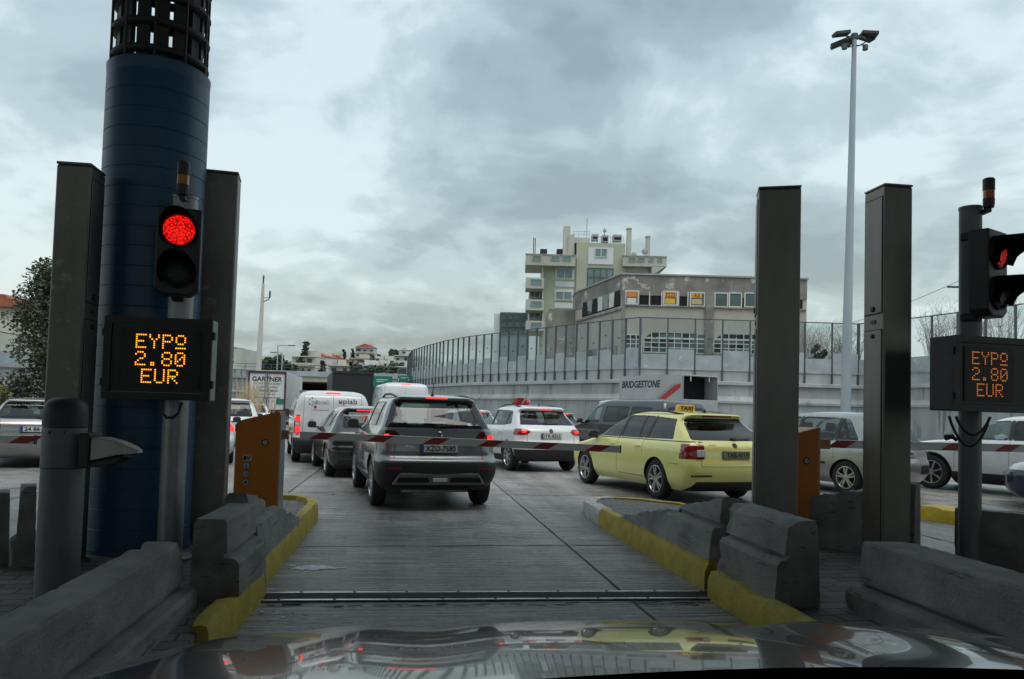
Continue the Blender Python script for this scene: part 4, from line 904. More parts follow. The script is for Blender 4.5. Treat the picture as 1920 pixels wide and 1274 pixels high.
street_lamp('distant street lamp whose arm shows just left of the right signal pole', 1822, 60, 540, -1.0, zb=4.6, lampw=.9)
w0, w1 = at(1560, 618, 95), at(1960, 452, 55); mb = MB(); pts = [w0.lerp(w1, k/14)-Vector((0, 0, 1.6*math.sin(math.pi*k/14)*.3)) for k in range(15)]; mb.tube(pts, .022, 5, cap=False); tag(mb.build('overhead_wire', M['ink']), 'thin black overhead wire slanting across the sky behind the right columns', 'wire')
def road_sign(label, px0, px1, py0, py1, Y):
    a, b = at(px0, py1, Y), at(px1, py0, Y); cx_ = (a.x+b.x)/2; t = thing('road_sign', label, 'road sign', (cx_, Y, 0)); w = b.x-a.x; zc = (a.z+b.z)/2; h = b.z-a.z
    mb = MB(); mb.box((0, 0, zc), (w, .08, h)); mb.build('panel', M['signgreen'], t, bevel=.03)
    mb = MB(); mb.box((0, -.05, zc+h*.18), (w*.55, .01, h*.06)); mb.box((-w*.1, -.05, zc+h*.02), (w*.35, .01, h*.05)); mb.box((w*.25, -.05, zc-h*.22), (.08, .01, h*.28)); mb.box((-w*.42, -.05, zc-h*.15), (.08, .01, h*.4)); mb.build('markings', M['white'], t)['kind'] = 'stuff'
    for s_ in (-1, 1): mb = MB(); mb.lathe([(.09, 0), (.09, zc+h*.5)], 8, (s_*w*.35, .15, 0)); mb.build('post', M['rod'], t)
road_sign('green motorway sign just above the tall white van', 697, 736, 706, 727, 88); road_sign('smaller green motorway sign partly behind the tall white van', 745, 773, 705, 716, 92)
# ================================================================== buildings on the right
M['sage'] = mat('sage_render', (.40, .42, .33), .85, var=.08, vscale=.2); M['palewall'] = mat('pale_balcony_render', (.45, .455, .42), .85, var=.1, vscale=.25); M['whitewall'] = mat('white_render', (.62, .64, .65), .8, var=.06, vscale=.3)
M['oldwall'] = mat('stained_old_render', (.42, .385, .34), .9, var=.14, vscale=.35, streak=(1, 1, .5), spots=((.20, .185, .17), .5, .60), bump=.3, bscale=3)
M['oldtop'] = mat('peeling_parapet', (.22, .205, .188), .9, var=.35, vscale=.5, spots=((.58, .55, .50), .9, .565), bump=.4, bscale=3)
M['frame'] = mat('white_window_frame', (.60, .60, .57), .6, var=.1, vscale=1)
def R4(x0, x1, y0, y1, Y): 
    a = at((x0+x1)/2, y1, Y); b = at((x0+x1)/2, y0, Y); l = at(x0, (y0+y1)/2, Y).x; r = at(x1, (y0+y1)/2, Y).x; return l, r, a.z, b.z
def slab(mb, x0, x1, y0, y1, Y, D, mi=0):
    l, r, zl, zh = R4(x0, x1, y0, y1, Y); mb.box(((l+r)/2, Y+D/2, (zl+zh)/2), (r-l, D, zh-zl), mi=mi)
def window(parent, x0, x1, y0, y1, Y, nx=2, ny=1, m='winteal', fm='frame', fw=.09, name='window'):
    l, r, zl, zh = R4(x0, x1, y0, y1, Y); mb = MB(); w, h = r-l, zh-zl; c = ((l+r)/2, Y-.03, (zl+zh)/2)
    mb.box((c[0], c[1], zh-fw/2), (w, .10, fw)); mb.box((c[0], c[1], zl+fw/2), (w, .10, fw))
    for i in range(nx+1): mb.box((l+fw/2+(w-fw)*i/nx, c[1]-.003, c[2]), (fw, .10, h-.01))
    for j in range(1, ny): mb.box((c[0], c[1]-.006, zl+h*j/ny), (w-.02, .09, fw*.8))
    f = mb.build(name, M[fm], parent); mb = MB(); mb.box((c[0], Y-.012, c[2]), (w-.04, .03, h-.04)); mb.build('pane', M[m], f); return f
tw = thing('apartment_tower', 'sage green apartment tower with stacked balconies and roof tanks', 'building', (0, 0, 0)); Y0 = 100
mb = MB(); slab(mb, 1018, 1079, 480, 700, Y0, 14); slab(mb, 1079.2, 1170, 456, 700, Y0-.4, 15); mb.build('wall', M['sage'], tw)
mb = MB(); slab(mb, 1170.2, 1222, 498, 700, Y0+.3, 13); mb.build('side_wing', M['palewall'], tw)
mb = MB(); slab(mb, 1072, 1106, 446, 456, Y0+1, 6); slab(mb, 1056.5, 1069, 424, 480, Y0+.8, 1.4); slab(mb, 1066, 1077, 440, 480, Y0+.5, 3); mb.build('stair_house', M['palewall'], tw)
mb = MB(); slab(mb, 986, 1079, 478, 498, Y0-1.6, 6); mb.build('roof_terrace', M['palewall'], tw)
mb = MB(); slab(mb, 1168, 1250, 481, 500, Y0-1.2, 8); l, r, zl, zh = R4(1222, 1247, 500, 517, Y0-1.2); mb.prism([(l, Y0-1.2, zh-.003), (r, Y0-1.2, zh-.003), (l, Y0-1.2, zl)], (0, 6, 0)); mb.build('roof_terrace', M['palewall'], tw)
mb = MB(); slab(mb, 985, 1249, 476.6, 478, Y0-1.8, .3) if False else slab(mb, 985, 1080, 476.8, 478.2, Y0-1.7, .5); slab(mb, 1167, 1251, 479.6, 481.2, Y0-1.3, .5); mb.build('coping', M['slab'], tw)
for x0, x1 in ((998, 1015), (1033, 1050), (1054, 1071)): window(tw, x0, x1, 479, 489, Y0-1.63, 1, 1, 'winteal', 'sage', .06, 'terrace_panel')
for x0, x1 in ((1178, 1192), (1195, 1209), (1216, 1226), (1233, 1242)): window(tw, x0, x1, 482.5, 491, Y0-1.23, 1, 1, 'winteal', 'sage', .06, 'terrace_panel')
for y0, y1 in ((521, 541), (562, 582), (602, 620)):
    mb = MB(); slab(mb, 986, 1020, y0, y1, Y0-1.5, .25); slab(mb, 986, 1020, y1-2, y1, Y0-1.24, 3.5); slab(mb, 986, 988, y0, y1, Y0-1.24, 3.5); bb = mb.build('balcony', M['palewall'], tw)
    window(bb, 995, 1016, y0+3, y0+13, Y0-1.53, 1, 1, 'winteal', 'sage', .05, 'balcony_glass')
for y0 in (543, 584, 500):
    mb = MB(); slab(mb, 1016.5, 1019, y0, y0+18, Y0-.9, .3); mb.build('balcony_post', M['palewall'], tw)
mb = MB(); slab(mb, 992, 1017.8, 541, 620, Y0+2.2, 8); mb.build('rear_wall', M['palewall'], tw)
for x0, x1, y0, y1 in ((993, 1013, 584, 602), (993, 1012, 545, 560)): window(tw, x0, x1, y0, y1, Y0+2.1, 2, 1)
for y0, y1, x0, x1 in ((505, 523, 1043, 1074), (547, 563, 1041.5, 1072.5), (588, 604, 1040.5, 1071), (629, 646, 1039, 1070)):
    mb = MB(); slab(mb, x0-2, x1+3, y0-4, y1+2, Y0-.10, .097); slab(mb, x0-2, x1+3, y1+5, y1+15, Y0-.06, .057); mb.build('white_surround', M['whitewall'], tw); window(tw, x0, x1, y0, y1, Y0-.13)
mb = MB(); slab(mb, 1103, 1150, 465, 496, Y0-.5, .097); mb.build('white_surround', M['whitewall'], tw); window(tw, 1115, 1139, 466, 483, Y0-.53)
window(tw, 1101, 1150, 503, 539, Y0-.43, 4, 2, 'winteal', 'rod', .12)
mb = MB(); slab(mb, 1170.5, 1216, 500.2, 530, Y0+.2, .097); mb.build('white_surround', M['whitewall'], tw); window(tw, 1176, 1207, 509, 530, Y0+.17, 2, 1)
for x0, x1, y0 in ((1176, 1184, 429), (1212, 1219, 444)): mb = MB(); slab(mb, x0, x1, y0, 481, Y0+2, .8); slab(mb, x0-.6, x1+.6, y0-1.5, y0-.1, Y0+1.9, 1); mb.build('chimney', M['palewall'], tw)
for x0, x1, y0, y1, m_ in ((1110, 1122, 439, 450, 'slab'), (1129, 1141, 441, 454, 'slab'), (1150, 1166, 440, 452, 'slab'), (1013, 1026, 467, 477, 'black'), (1044, 1056, 467, 477, 'black')):
    mb = MB(); slab(mb, x0, x1, y0, y1, Y0+2, 1.2); l, r, zl, zh = R4(x0, x1, y0, y1, Y0+2); 
    for xx in (l+.06, r-.06): mb.box((xx, Y0+2.3, zl-.4), (.08, .08, .8))
    tk = mb.build('roof_tank', M[m_], tw, bevel=.05)
    if m_ == 'slab': mb = MB(); slab(mb, x0+1.5, x1-1.5, y0+4, y1-2, Y0+1.97, .02); mb.build('grille', M['dark'], tk)
mb = MB()
for x0 in (1075, 1085, 1095, 1105): slab(mb, x0, x0+.6, 434, 447, Y0+1.2, .06)
for y0 in (434, 439): slab(mb, 1075, 1105.6, y0, y0+.6, Y0+1.15, .05)
for x0 in (1108, 1125, 1145, 1168): slab(mb, x0, x0+.6, 444, 457, Y0-.2, .06)
slab(mb, 1108, 1168.6, 444, 444.6, Y0-.25, .05); o = mb.build('roof_railing', M['pole_grey'], tw); o['kind'] = 'stuff'
for px, y0, y1 in ((1100, 409, 447), (1003, 447, 477), (1000, 446, 477), (1133, 428, 441)):
    a, b = at(px, y1, Y0+2), at(px, y0, Y0+2); mb = MB(); mb.tube([(a.x, a.y, a.z), (a.x, a.y, b.z)], .07 if px < 1010 else .04, 6); mb.build('antenna', M['rod'], tw)
for px, py, r in ((1209, 472, .42), (1134, 433, .25), (1189, 478, .35)):
    c = at(px, py, Y0+1); mb = MB(); mb.lathe([(.02, .12), (r*.6, .06), (r, -.05)], 16, c, RX(math.pi/2+.3), cap=False); mb.tube([c+Vector((0, .1, 0)), c+Vector((0, .3, -.9))], .04, 6); mb.build('satellite_dish', M['slab'], tw)
# derelict factory
fb = thing('derelict_building', 'derelict flat roofed building with peeling parapet and broken windows', 'building', (0, 0, 0)); YF = 66.0
l, r, _, _ = R4(1165, 1512, 600, 640, YF); zt = at(1300, 519, YF).z; zw1 = at(1300, 549, YF).z; zw0 = at(1300, 577, YF).z
def bxx(mb, x0, x1, y0, y1, z0, z1): mb.box(((x0+x1)/2, (y0+y1)/2, (z0+z1)/2), (x1-x0, y1-y0, z1-z0))
mb = MB(); A_, B_ = Vector((l, YF, 0)), Vector((6.2, 77, 0))
mb.prism([(l, YF, 4.4), (r, YF, 4.4), (r, 80, 4.4), (6.2, 80, 4.4), (6.2, 77, 4.4)], (0, 0, zt-1.75-4.4)); mb.build('wall', M['oldwall'], fb)
mb = MB(); mb.prism([(l-.02, YF-.06, zt-1.745), (r, YF-.06, zt-1.745), (r, 80, zt-1.745), (6.15, 80, zt-1.745), (6.15, 77, zt-1.745)], (0, 0, 1.745)); mb.build('parapet', M['oldtop'], fb)
mb = MB(); mb.prism([(l-.12, YF-.16, zt), (r+.1, YF-.16, zt), (r+.1, 80, zt), (6.05, 80, zt), (6.05, 77, zt)], (0, 0, .14)); mb.build('roof_edge', M['slab'], fb)
mb = MB(); mb.box((4.9+.6, 80.5, 8.0), (4.0, 6.5, 7.6)); mb.build('annex', M['oldtop'], fb)
for x0, x1 in ((1322, 1338), (1165, 1171)): 
    mb = MB(); slab(mb, x0, x1, 547, 700, YF-.22, .2); mb.build('pillar', M['oldtop'], fb)
mb = MB(); slab(mb, 1166, 1512, 575.5, 578, YF-.15, .14); mb.build('sill', M['oldtop'], fb)
mb = MB(); slab(mb, 1171.2, 1321.8, 549, 575, YF-.02, .017); slab(mb, 1338.2, 1505, 549, 577, YF-.02, .017); mb.build('window_recess', M['dark'], fb)
POST = {'o': mat('orange_poster', (.62, .22, .03), .7, var=.1), 'y': mat('yellow_poster', (.62, .43, .03), .7, var=.12), 'w': M['whitewall']}
def poster(parent, x0, x1, y0, y1, Y, m):
    mb = MB(); slab(mb, x0, x1, y0, y1, Y, .02); return mb.build('poster', m, parent)
wn = window(fb, 1171.5, 1198, 545, 572, YF-.06, 1, 1, 'winglass', 'frame', .12); poster(wn, 1175, 1194, 547, 557, YF-.125, POST['o']); poster(wn, 1176, 1193, 559, 569, YF-.125, POST['w'])
wn = window(fb, 1243, 1271, 546, 574, YF-.06, 1, 1, 'winglass', 'frame', .12); pw = poster(wn, 1246, 1268, 548, 558, YF-.125, POST['y']); poster(wn, 1247, 1266, 560, 570, YF-.125, POST['y'])
def wtext(txt, x0, x1, y0, y1, Y, m, parent):
    l_, r_, a_, b_ = R4(x0, x1, y0, y1, Y); text(txt, m, parent, ((l_+r_)/2, Y, (a_+b_)/2), (math.pi/2, 0, 0), fit=(r_-l_, b_-a_), bold=.01)
wtext('3222', 1247.5, 1267, 549, 557, YF-.14, M['redink'], pw)
wn = window(fb, 1293, 1322, 548, 576, YF-.06, 1, 1, 'winglass', 'frame', .12); p2 = poster(wn, 1297, 1316, 550, 559, YF-.125, POST['y']); wtext('AS', 1300, 1313, 551, 558, YF-.14, M['redink'], p2); p3 = poster(wn, 1297, 1316, 561, 571, YF-.125, mat('faded_poster', (.5, .42, .2), .7)); 
p1 = [c for c in fb.children if c.name.startswith('window')][0]
for x in (1218, 1241, 1272.5, 1290): mb = MB(); slab(mb, x-1, x+1, 547.5, 575, YF-.10, .08); mb.build('window_post', M['frame'], fb)
for x0, x1 in ((1339, 1365), (1366, 1391), (1395, 1423), (1426, 1450), (1452, 1478)): window(fb, x0, x1, 549, 577, YF-.06, 1, 1, 'winglass', 'frame', .10)
def grid_window(x0, x1, y0, y1, arch):
    l_, r_, zl, zh = R4(x0, x1, y0, y1, YF); mb = MB(); n = 8; pts = [(l_, YF-.02, zl), (r_, YF-.02, zl), (r_, YF-.02, zh-arch), (r_-(r_-l_)*.14, YF-.02, zh), (l_+(r_-l_)*.14, YF-.02, zh), (l_, YF-.02, zh-arch)]
    mb.prism(pts, (0, .015, 0)); w = mb.build('window', M['dark'], fb); nx_ = max(3, int((r_-l_)/.62)); ny_ = 4; mb = MB()
    for i in range(nx_+1):
        x = l_+(r_-l_)*i/nx_; e = min(1, min(i, nx_-i)/max(1, nx_*.14)); top_ = zh-arch*(1-e); mb.box((x, YF-.05, (zl+top_)/2), (.07, .05, top_-zl))
    for j in range(ny_+1): mb.box(((l_+r_)/2, YF-.055, zl+(zh-zl-arch*(j == ny_))*j/ny_*.995), ((r_-l_)*(1 if j < ny_ else .98), .05, .07))
    mb.build('bars', M['frame'], w); mb = MB(); rg_ = random.Random(int(x0))
    for i in range(nx_):
        for j in range(ny_):
            if rg_.random() < .55: cw, ch = (r_-l_)/nx_, (zh-zl)/ny_; mb.box((l_+(i+.5)*cw, YF-.035, zl+(j+.5)*ch*.97), (cw-.07, .01, ch-.1))
    mb.build('pane', M['winglass'], w)
grid_window(1171, 1203, 628, 662, .0); grid_window(1207, 1321, 625, 662, .5); grid_window(1338, 1450, 628, 664, .5)
# left flank: strip window and stained band
fd = (B_-A_).normalized(); fq = Vector((fd.y, -fd.x, 0))*-1
if fq.x > 0: fq = -fq
def flank(name, u0, u1, z0, z1, m, off, th=.06):
    mb = MB(); a, b = A_+fd*u0+fq*off, A_+fd*u1+fq*off; mb.prism([a+Vector((0, 0, z0)), b+Vector((0, 0, z0)), b+Vector((0, 0, z1)), a+Vector((0, 0, z1))], fq*-th); return mb.build(name, m, fb)
flank('window_recess', .3, 9.5, zw0, zw1+.2, M['dark'], .03)
for k in range(7): w_ = flank('window', .35+k*1.3, .35+k*1.3+1.1, zw0+.1, zw1+.1, (M['dark'], M['frame'], M['winglass'], M['frame'], M['dark'], M['winglass'], M['dark'])[k], .07)
flank('sill', .0, 11, zw0-.35, zw0-.15, M['oldtop'], .16, .15)
for k in range(4): flank('window', .8+k*2.4, 2.6+k*2.4, 5.6, 7.4, M['winglass'], .05)
gb = thing('office_block', 'low glass fronted office block with a white side wall left of the tower', 'building', (0, 0, 0))
mb = MB(); slab(mb, 936, 992, 586, 690, 118, 14); mb.build('wall', mat('bluish_cladding', (.20, .25, .28), .4, var=.2, vscale=.3), gb)
mb = MB(); slab(mb, 925, 935.8, 588, 690, 118.5, 14); mb.build('side_wall', M['whitewall'], gb)
for r_ in range(3):
    for c_ in range(4): window(gb, 938+c_*13, 950+c_*13, 588+r_*14, 600+r_*14, 117.9, 1, 1, 'winglass', 'rod', .08)
lb = thing('house', 'white house with a red tiled roof at the left edge behind the tree', 'house', (0, 0, 0))
mb = MB(); slab(mb, -90, 44, 575, 720, 95, 12); mb.build('wall', mat('cream_plaster', (.60, .57, .49), .85, var=.08, vscale=.3), lb)
l_, r_, zl, zh = R4(-95, 50, 553, 576, 95); mb = MB(); mb.prism([(l_-1, 94, zl), (r_, 94, zl), (r_-2.2, 94, zh), (l_, 94, zh)], (0, 14, 0)); mb.build('roof', M['tile'], lb)
for x0, x1, y0, y1 in ((2, 8, 585, 593), (-40, -28, 590, 606)): mb = MB(); slab(mb, x0, x1, y0, y1, 94.9, .05); mb.build('window', M['farwin'], lb)
gk = thing('apartment_block', 'grey apartment block edge showing just right of the left steel column', 'building', (0, 0, 0)); mb = MB(); slab(mb, 395, 442, 650, 720, 150, 12); mb.build('wall', M['palewall'], gk)
for y0 in (656, 666, 676): mb = MB(); slab(mb, 410, 438, y0, y0+4, 149.9, .08); mb.build('window', M['farwin'], gk)
# ================================================================== car builder
from mathutils.interpolate import poly_3d_calc
def pchip(tab):
    tab = sorted(tab); xs = [a for a, _ in tab]; ys = [b for _, b in tab]; n = len(xs)
    d = [(ys[i+1]-ys[i])/(xs[i+1]-xs[i]) for i in range(n-1)]; m = [d[0]]+[0]*(n-2)+[d[-1]]
    for i in range(1, n-1):
        if d[i-1]*d[i] > 0:
            w1 = 2*(xs[i+1]-xs[i])+(xs[i]-xs[i-1]); w2 = (xs[i+1]-xs[i])+2*(xs[i]-xs[i-1]); m[i] = (w1+w2)/(w1/d[i-1]+w2/d[i])
    def f(x):
        if x <= xs[0]: return ys[0]
        if x >= xs[-1]: return ys[-1]
        i = max(j for j in range(n-1) if xs[j] <= x); h = xs[i+1]-xs[i]; t = (x-xs[i])/h
        return (2*t**3-3*t**2+1)*ys[i]+(t**3-2*t**2+t)*h*m[i]+(-2*t**3+3*t**2)*ys[i+1]+(t**3-t**2)*h*m[i+1]
    return f
def rpoly(pts, r=0.04, n=4):
    """convex polygon with rounded corners, counter-clockwise"""
    pts = [Vector((p[0], p[1])) for p in pts]
    A = sum(a.x*b.y-b.x*a.y for a, b in zip(pts, pts[1:]+pts[:1]))
    if A < 0: pts = pts[::-1]
    out = []
    for i, p in enumerate(pts):
        a, b = pts[i-1], pts[(i+1) % len(pts)]; u = (a-p); v = (b-p); rr = min(r, u.length*.45, v.length*.45)
        if rr < 1e-4: out.append(p); continue
        u.normalize(); v.normalize(); s, e = p+u*rr, p+v*rr
        for k in range(n+1):
            t = k/n; out.append(s*(1-t)**2+p*2*t*(1-t)+e*t*t)
    return out
def circle(cx, cz, r, n=26): return [Vector((cx+r*math.cos(2*math.pi*k/n), cz+r*math.sin(2*math.pi*k/n))) for k in range(n)]
class Shell:
    def __init__(s, L, xr, xf, hw, z0, z1, bowR=.07, bowF=.22, rcr=.20, rcf=.38, tR=.02, tF=.05, upR=.10, belt=1.0):
        s.L = L; XR, XF, HW = pchip(xr), pchip(xf), pchip(hw)
        zs = [z0]; z = z0
        while z < z1-1e-6:
            dz = .055
            while dz > .002 and (abs(XF(z+dz)-XF(z)) > .16 or abs(XR(z+dz)-XR(z)) > .06 or abs(HW(z+dz)-HW(z)) > .05): dz *= .8
            z = min(z1, z+dz); zs.append(z)
        nR, nC, nS, nF = 9, 7, 30, 9; rings = []
        for z in zs:
            h = HW(z); a = XR(z); b = L-XF(z); up = min(1, max(0, (z-belt)/.15)); rc = rcr*(1-up)+upR*up; rf = rcf*(1-up)+.16*up
            rc = min(rc, h*.9); rf = min(rf, h*.9); bR = bowR*h/.9; bF = bowF*(1-.5*up)*h/.9; P = []
            for i in range(nR): y = (h-rc)*i/nR; P.append((a+bR*(y/max(.01, h))**2, y))
            a2 = a+bR*((h-rc)/max(.01, h))**2; rx = rc*.9
            for i in range(nC): t = math.pi/2*i/nC; P.append((a2+rx*(1-math.cos(t)), h-rc+rc*math.sin(t)))
            b2 = b-bF*((h-rf)/max(.01, h))**2; rxf = rf*1.1; xa, xb = a2+rx, b2-rxf
            if xb < xa+.05: mid = (xa+xb)/2; xa, xb = mid-.02, mid+.02
            for i in range(nS): P.append((xa+(xb-xa)*i/nS, h))
            for i in range(nC): t = math.pi/2*i/nC; P.append((xb+rxf*math.sin(t), h-rf+rf*math.cos(t)))
            for i in range(nF+1): y = (h-rf)*(1-i/nF); P.append((b-bF*(y/max(.01, h))**2, y))
            Q = []
            for x, y in P:
                k = 1-tF*max(0, (x-L*.5)/(L*.5))**2-tR*max(0, (L*.4-x)/(L*.4))**2; Q.append((x, y*k))
            full = Q+[(x, -y) for x, y in reversed(Q[1:-1])]; rings.append([Vector((x, y, z)) for x, y in full])
        n = len(rings[0]); s.v = [p for r in rings for p in r]
        s.f = [[i*n+k, (i+1)*n+k, (i+1)*n+(k+1) % n, i*n+(k+1) % n] for i in range(len(rings)-1) for k in range(n)]
        H = len(Q); last = (len(rings)-1)*n
        for k in range(H-1):       # close the roof along its middle
            a, b, c, d = last+k, last+k+1, last+(n-k-1) % n, last+(n-k) % n
            q = [a]+([b] if b != c else [])+([c])+([d] if d != a else []); q = list(dict.fromkeys(q))
            if len(q) > 2: s.f.append(q)
        bm = bmesh.new(); vs_ = [bm.verts.new(p) for p in s.v]
        for f in s.f:
            try: bm.faces.new([vs_[i] for i in f])
            except ValueError: pass
        bmesh.ops.recalc_face_normals(bm, faces=bm.faces); bm.normal_update()
        s.lay = bm.faces.layers.int.new('part'); bm.verts.ensure_lookup_table(); bm.faces.ensure_lookup_table()
        # orient outward
        ref = max(bm.faces, key=lambda f: f.calc_center_median().z)
        if ref.normal.z < 0:
            bmesh.ops.reverse_faces(bm, faces=bm.faces); bm.normal_update()
        s.bm = bm; s.nv = [v.normal.copy() for v in bm.verts]; s.pv = [v.co.copy() for v in bm.verts]; s.pf = [[v.index for v in f.verts] for f in bm.faces]
        s.bvh = BVHTree.FromPolygons(s.pv, s.pf); s.parts = {}; s.cache = {}
    def normal(s, co):
        k = (round(co.x, 5), round(co.y, 5), round(co.z, 5))
        if k in s.cache: return s.cache[k]
        _, _, i, _ = s.bvh.find_nearest(co); ids = s.pf[i]
        w = poly_3d_calc([s.pv[j] for j in ids], co); n = Vector()
        for wj, j in zip(w, ids): n += s.nv[j]*wj
        n.normalize(); s.cache[k] = n; return n
    def surf(s, o, d):
        hit = s.bvh.ray_cast(Vector(o), Vector(d)); return hit[0], hit[1]
    def carve(s, pid, view, poly, ok, extra=()):
        bm = s.bm; lay = s.lay
        xs = [p.x for p in poly]; ys = [p.y for p in poly]; lo = (min(xs)-.02, min(ys)-.02); hi = (max(xs)+.02, max(ys)+.02)
        iu, iv = (0, 2) if view == 'side' else (1, 2)
        faces = []
        for f in bm.faces:
            if f[lay] != 0: continue
            c = f.calc_center_median()
            if not ok(c, f.normal): continue
            us = [v.co[iu] for v in f.verts]; vs_ = [v.co[iv] for v in f.verts]
            if max(us) < lo[0] or min(us) > hi[0] or max(vs_) < lo[1] or min(vs_) > hi[1]: continue
            faces.append(f)
        planes = []
        for a, b in zip(poly, poly[1:]+poly[:1]):
            d = b-a
            if d.length < 1e-5: continue
            co = Vector((0, 0, 0)); co[iu] = a.x; co[iv] = a.y; no = Vector((0, 0, 0)); no[iu] = d.y; no[iv] = -d.x; planes.append((co, no.normalized()))
        planes += list(extra)
        for co, no in planes:
            if not faces: break
            geom = list({e for f in faces for e in f.edges})+list({v for f in faces for v in f.verts})+faces
            r = bmesh.ops.bisect_plane(bm, geom=geom, plane_co=co, plane_no=no, dist=1e-5)
            fs = {g for g in r['geom'] if isinstance(g, bmesh.types.BMFace)}
            faces = [f for f in fs if (f.calc_center_median()-co).dot(no) < 1e-6]
        for f in faces: f[lay] = pid
        return len(faces)
    def extract(s, pids, name, mats, parent, off=0.0, rim=0.0, rim_mat=0, midx=None):
        bm = s.bm; lay = s.lay; me = bpy.data.meshes.new(name); nb = bmesh.new(); vm = {}; nm = []
        for f in bm.faces:
            if f[lay] in pids:
                q = []
                for v in f.verts:
                    if v.index not in vm or vm[v.index][1] is not v: vm[v.index] = (nb.verts.new(v.co), v)
                    q.append(vm[v.index][0])
                try: g = nb.faces.new(q)
                except ValueError: continue
                g.material_index = (midx or {}).get(f[lay], 0); g.smooth = True
        if not nb.faces: nb.free(); return None
        nb.normal_update()
        N = {v: s.normal(v.co) for v in nb.verts}; orig = set(nb.faces)
        if off:
            for v in nb.verts: v.co = v.co+N[v]*off
        if rim:
            be = [e for e in nb.edges if e.is_boundary and min(v.co.z for v in e.verts) > s.zrim]
            ex = bmesh.ops.extrude_edge_only(nb, edges=be)['geom']; src = {}
            for e in be:
                for v in e.verts: src[(round(v.co.x, 6), round(v.co.y, 6), round(v.co.z, 6))] = v
            for v in [g for g in ex if isinstance(g, bmesh.types.BMVert)]:
                sv = src[(round(v.co.x, 6), round(v.co.y, 6), round(v.co.z, 6))]; v.co = v.co-N[sv]*rim
            for g in ex:
                if isinstance(g, bmesh.types.BMFace): g.material_index = rim_mat; g.smooth = False
        nb.faces.ensure_lookup_table(); nb.normal_update(); ln_ = []
        for f in nb.faces:
            for l in f.loops:
                n = N.get(l.vert) if f in orig else None
                ln_.append(n if (n is not None and n.dot(f.normal) > .3) else f.normal.copy())
        nb.to_mesh(me); nb.free()
        for m in mats: me.materials.append(m)
        me.normals_split_custom_set([tuple(n) for n in ln_])
        return link(name, me, parent)
    zrim = .0
def shape(L, W, H, zb=.22, bump=.66, belt=.98, hood=.92, cowl=1.05, cowlz=1.02, rf=1.85, rr=1.0, g0=.16, g1=.42, ztg=None, wr=.62, shelf=.07, spoil=.06, nose=.05):
    ztg = ztg or H-.12
    xr = [(zb, .24), (zb+.1, .09), (bump-.16, .0), (bump-.02, .0), (bump+.035, shelf), (belt-.06, shelf+.03), (belt+.06, g0), (ztg-.01, g1), (ztg+.02, g1-spoil), (H-.055, g1-spoil+.05), (H-.02, (g1+rr)/2), (H, rr)]
    xf = [(zb, .2), (zb+.14, .03), (.55, 0), (hood-.22, nose), (hood-.09, nose+.13), (hood, cowl*.55), (cowlz, cowl), (H-.13, rf), (H-.06, rf+.22), (H-.02, rf+.6), (H, rf+.9)]
    hw = [(zb, W/2-.13), (zb+.16, W/2-.025), (.60, W/2), (belt-.2, W/2-.008), (belt-.05, W/2-.03), (belt+.03, W/2-.075), (H-.13, wr), (H-.06, wr-.075), (H-.022, wr-.22), (H-.006, wr*.42), (H, .05)]
    return xr, xf, hw
_wheel = {}
def wheel_meshes(R, w, rim_r, style):
    key = (R, w, rim_r, style)
    if key in _wheel: return _wheel[key]
    t = MB(); t.lathe([(rim_r, -w/2+.012), (R-.05, -w/2), (R-.022, -w/2+.008), (R-.004, -w/2+.03), (R, -w/2+.06), (R, w/2-.06), (R-.004, w/2-.03), (R-.022, w/2-.008), (R-.05, w/2), (rim_r, w/2-.012)], 40, M=RX(-math.pi/2), cap=False)
    for k in range(3): pass
    o = t.build('wheel', M['tyre']); tm = o.data; bpy.data.objects.remove(o)
    m = MB(); m.lathe([(rim_r+.003, w/2-.006), (rim_r-.008, w/2-.004), (rim_r-.02, w/2-.03), (rim_r-.03, -w/2+.02)], 36, M=RX(-math.pi/2), cap=False)
    m.lathe([(.001, w/2-.085), (rim_r-.02, w/2-.085)], 30, M=RX(-math.pi/2), mi=1, cap=False)
    m.lathe([(.065, w/2-.08), (.06, w/2-.018), (.03, w/2-.012), (.001, w/2-.012)], 18, M=RX(-math.pi/2), cap=False)
    ns = {'five': 5, 'ten': 10, 'seven': 7}.get(style, 5)
    for k in range(ns):
        a = 2*math.pi*(k+.25)/ns
        offs = (-.16, .16) if ns == 5 else (0,)
        for o_ in offs:
            p0 = Vector((.045*math.cos(a+o_*1.4), 0, .045*math.sin(a+o_*1.4))); p1 = Vector(((rim_r-.012)*math.cos(a+o_*1.05), 0, (rim_r-.012)*math.sin(a+o_*1.05)))
            d = p1-p0; Ld = d.length; ang = math.atan2(d.z, d.x); c = (p0+p1)/2
            m.box((c.x, w/2-.028, c.z), (Ld, .028, .034 if ns <= 7 else .026), M=RY(-ang))
    o = m.build('rim', [M['alloy'], M['black']]); rm = o.data; bpy.data.objects.remove(o)
    _wheel[key] = (tm, rm); return tm, rm
def sgn_poly(poly, s): return [Vector((p.x*s, p.y)) for p in (poly if s > 0 else poly[::-1])]
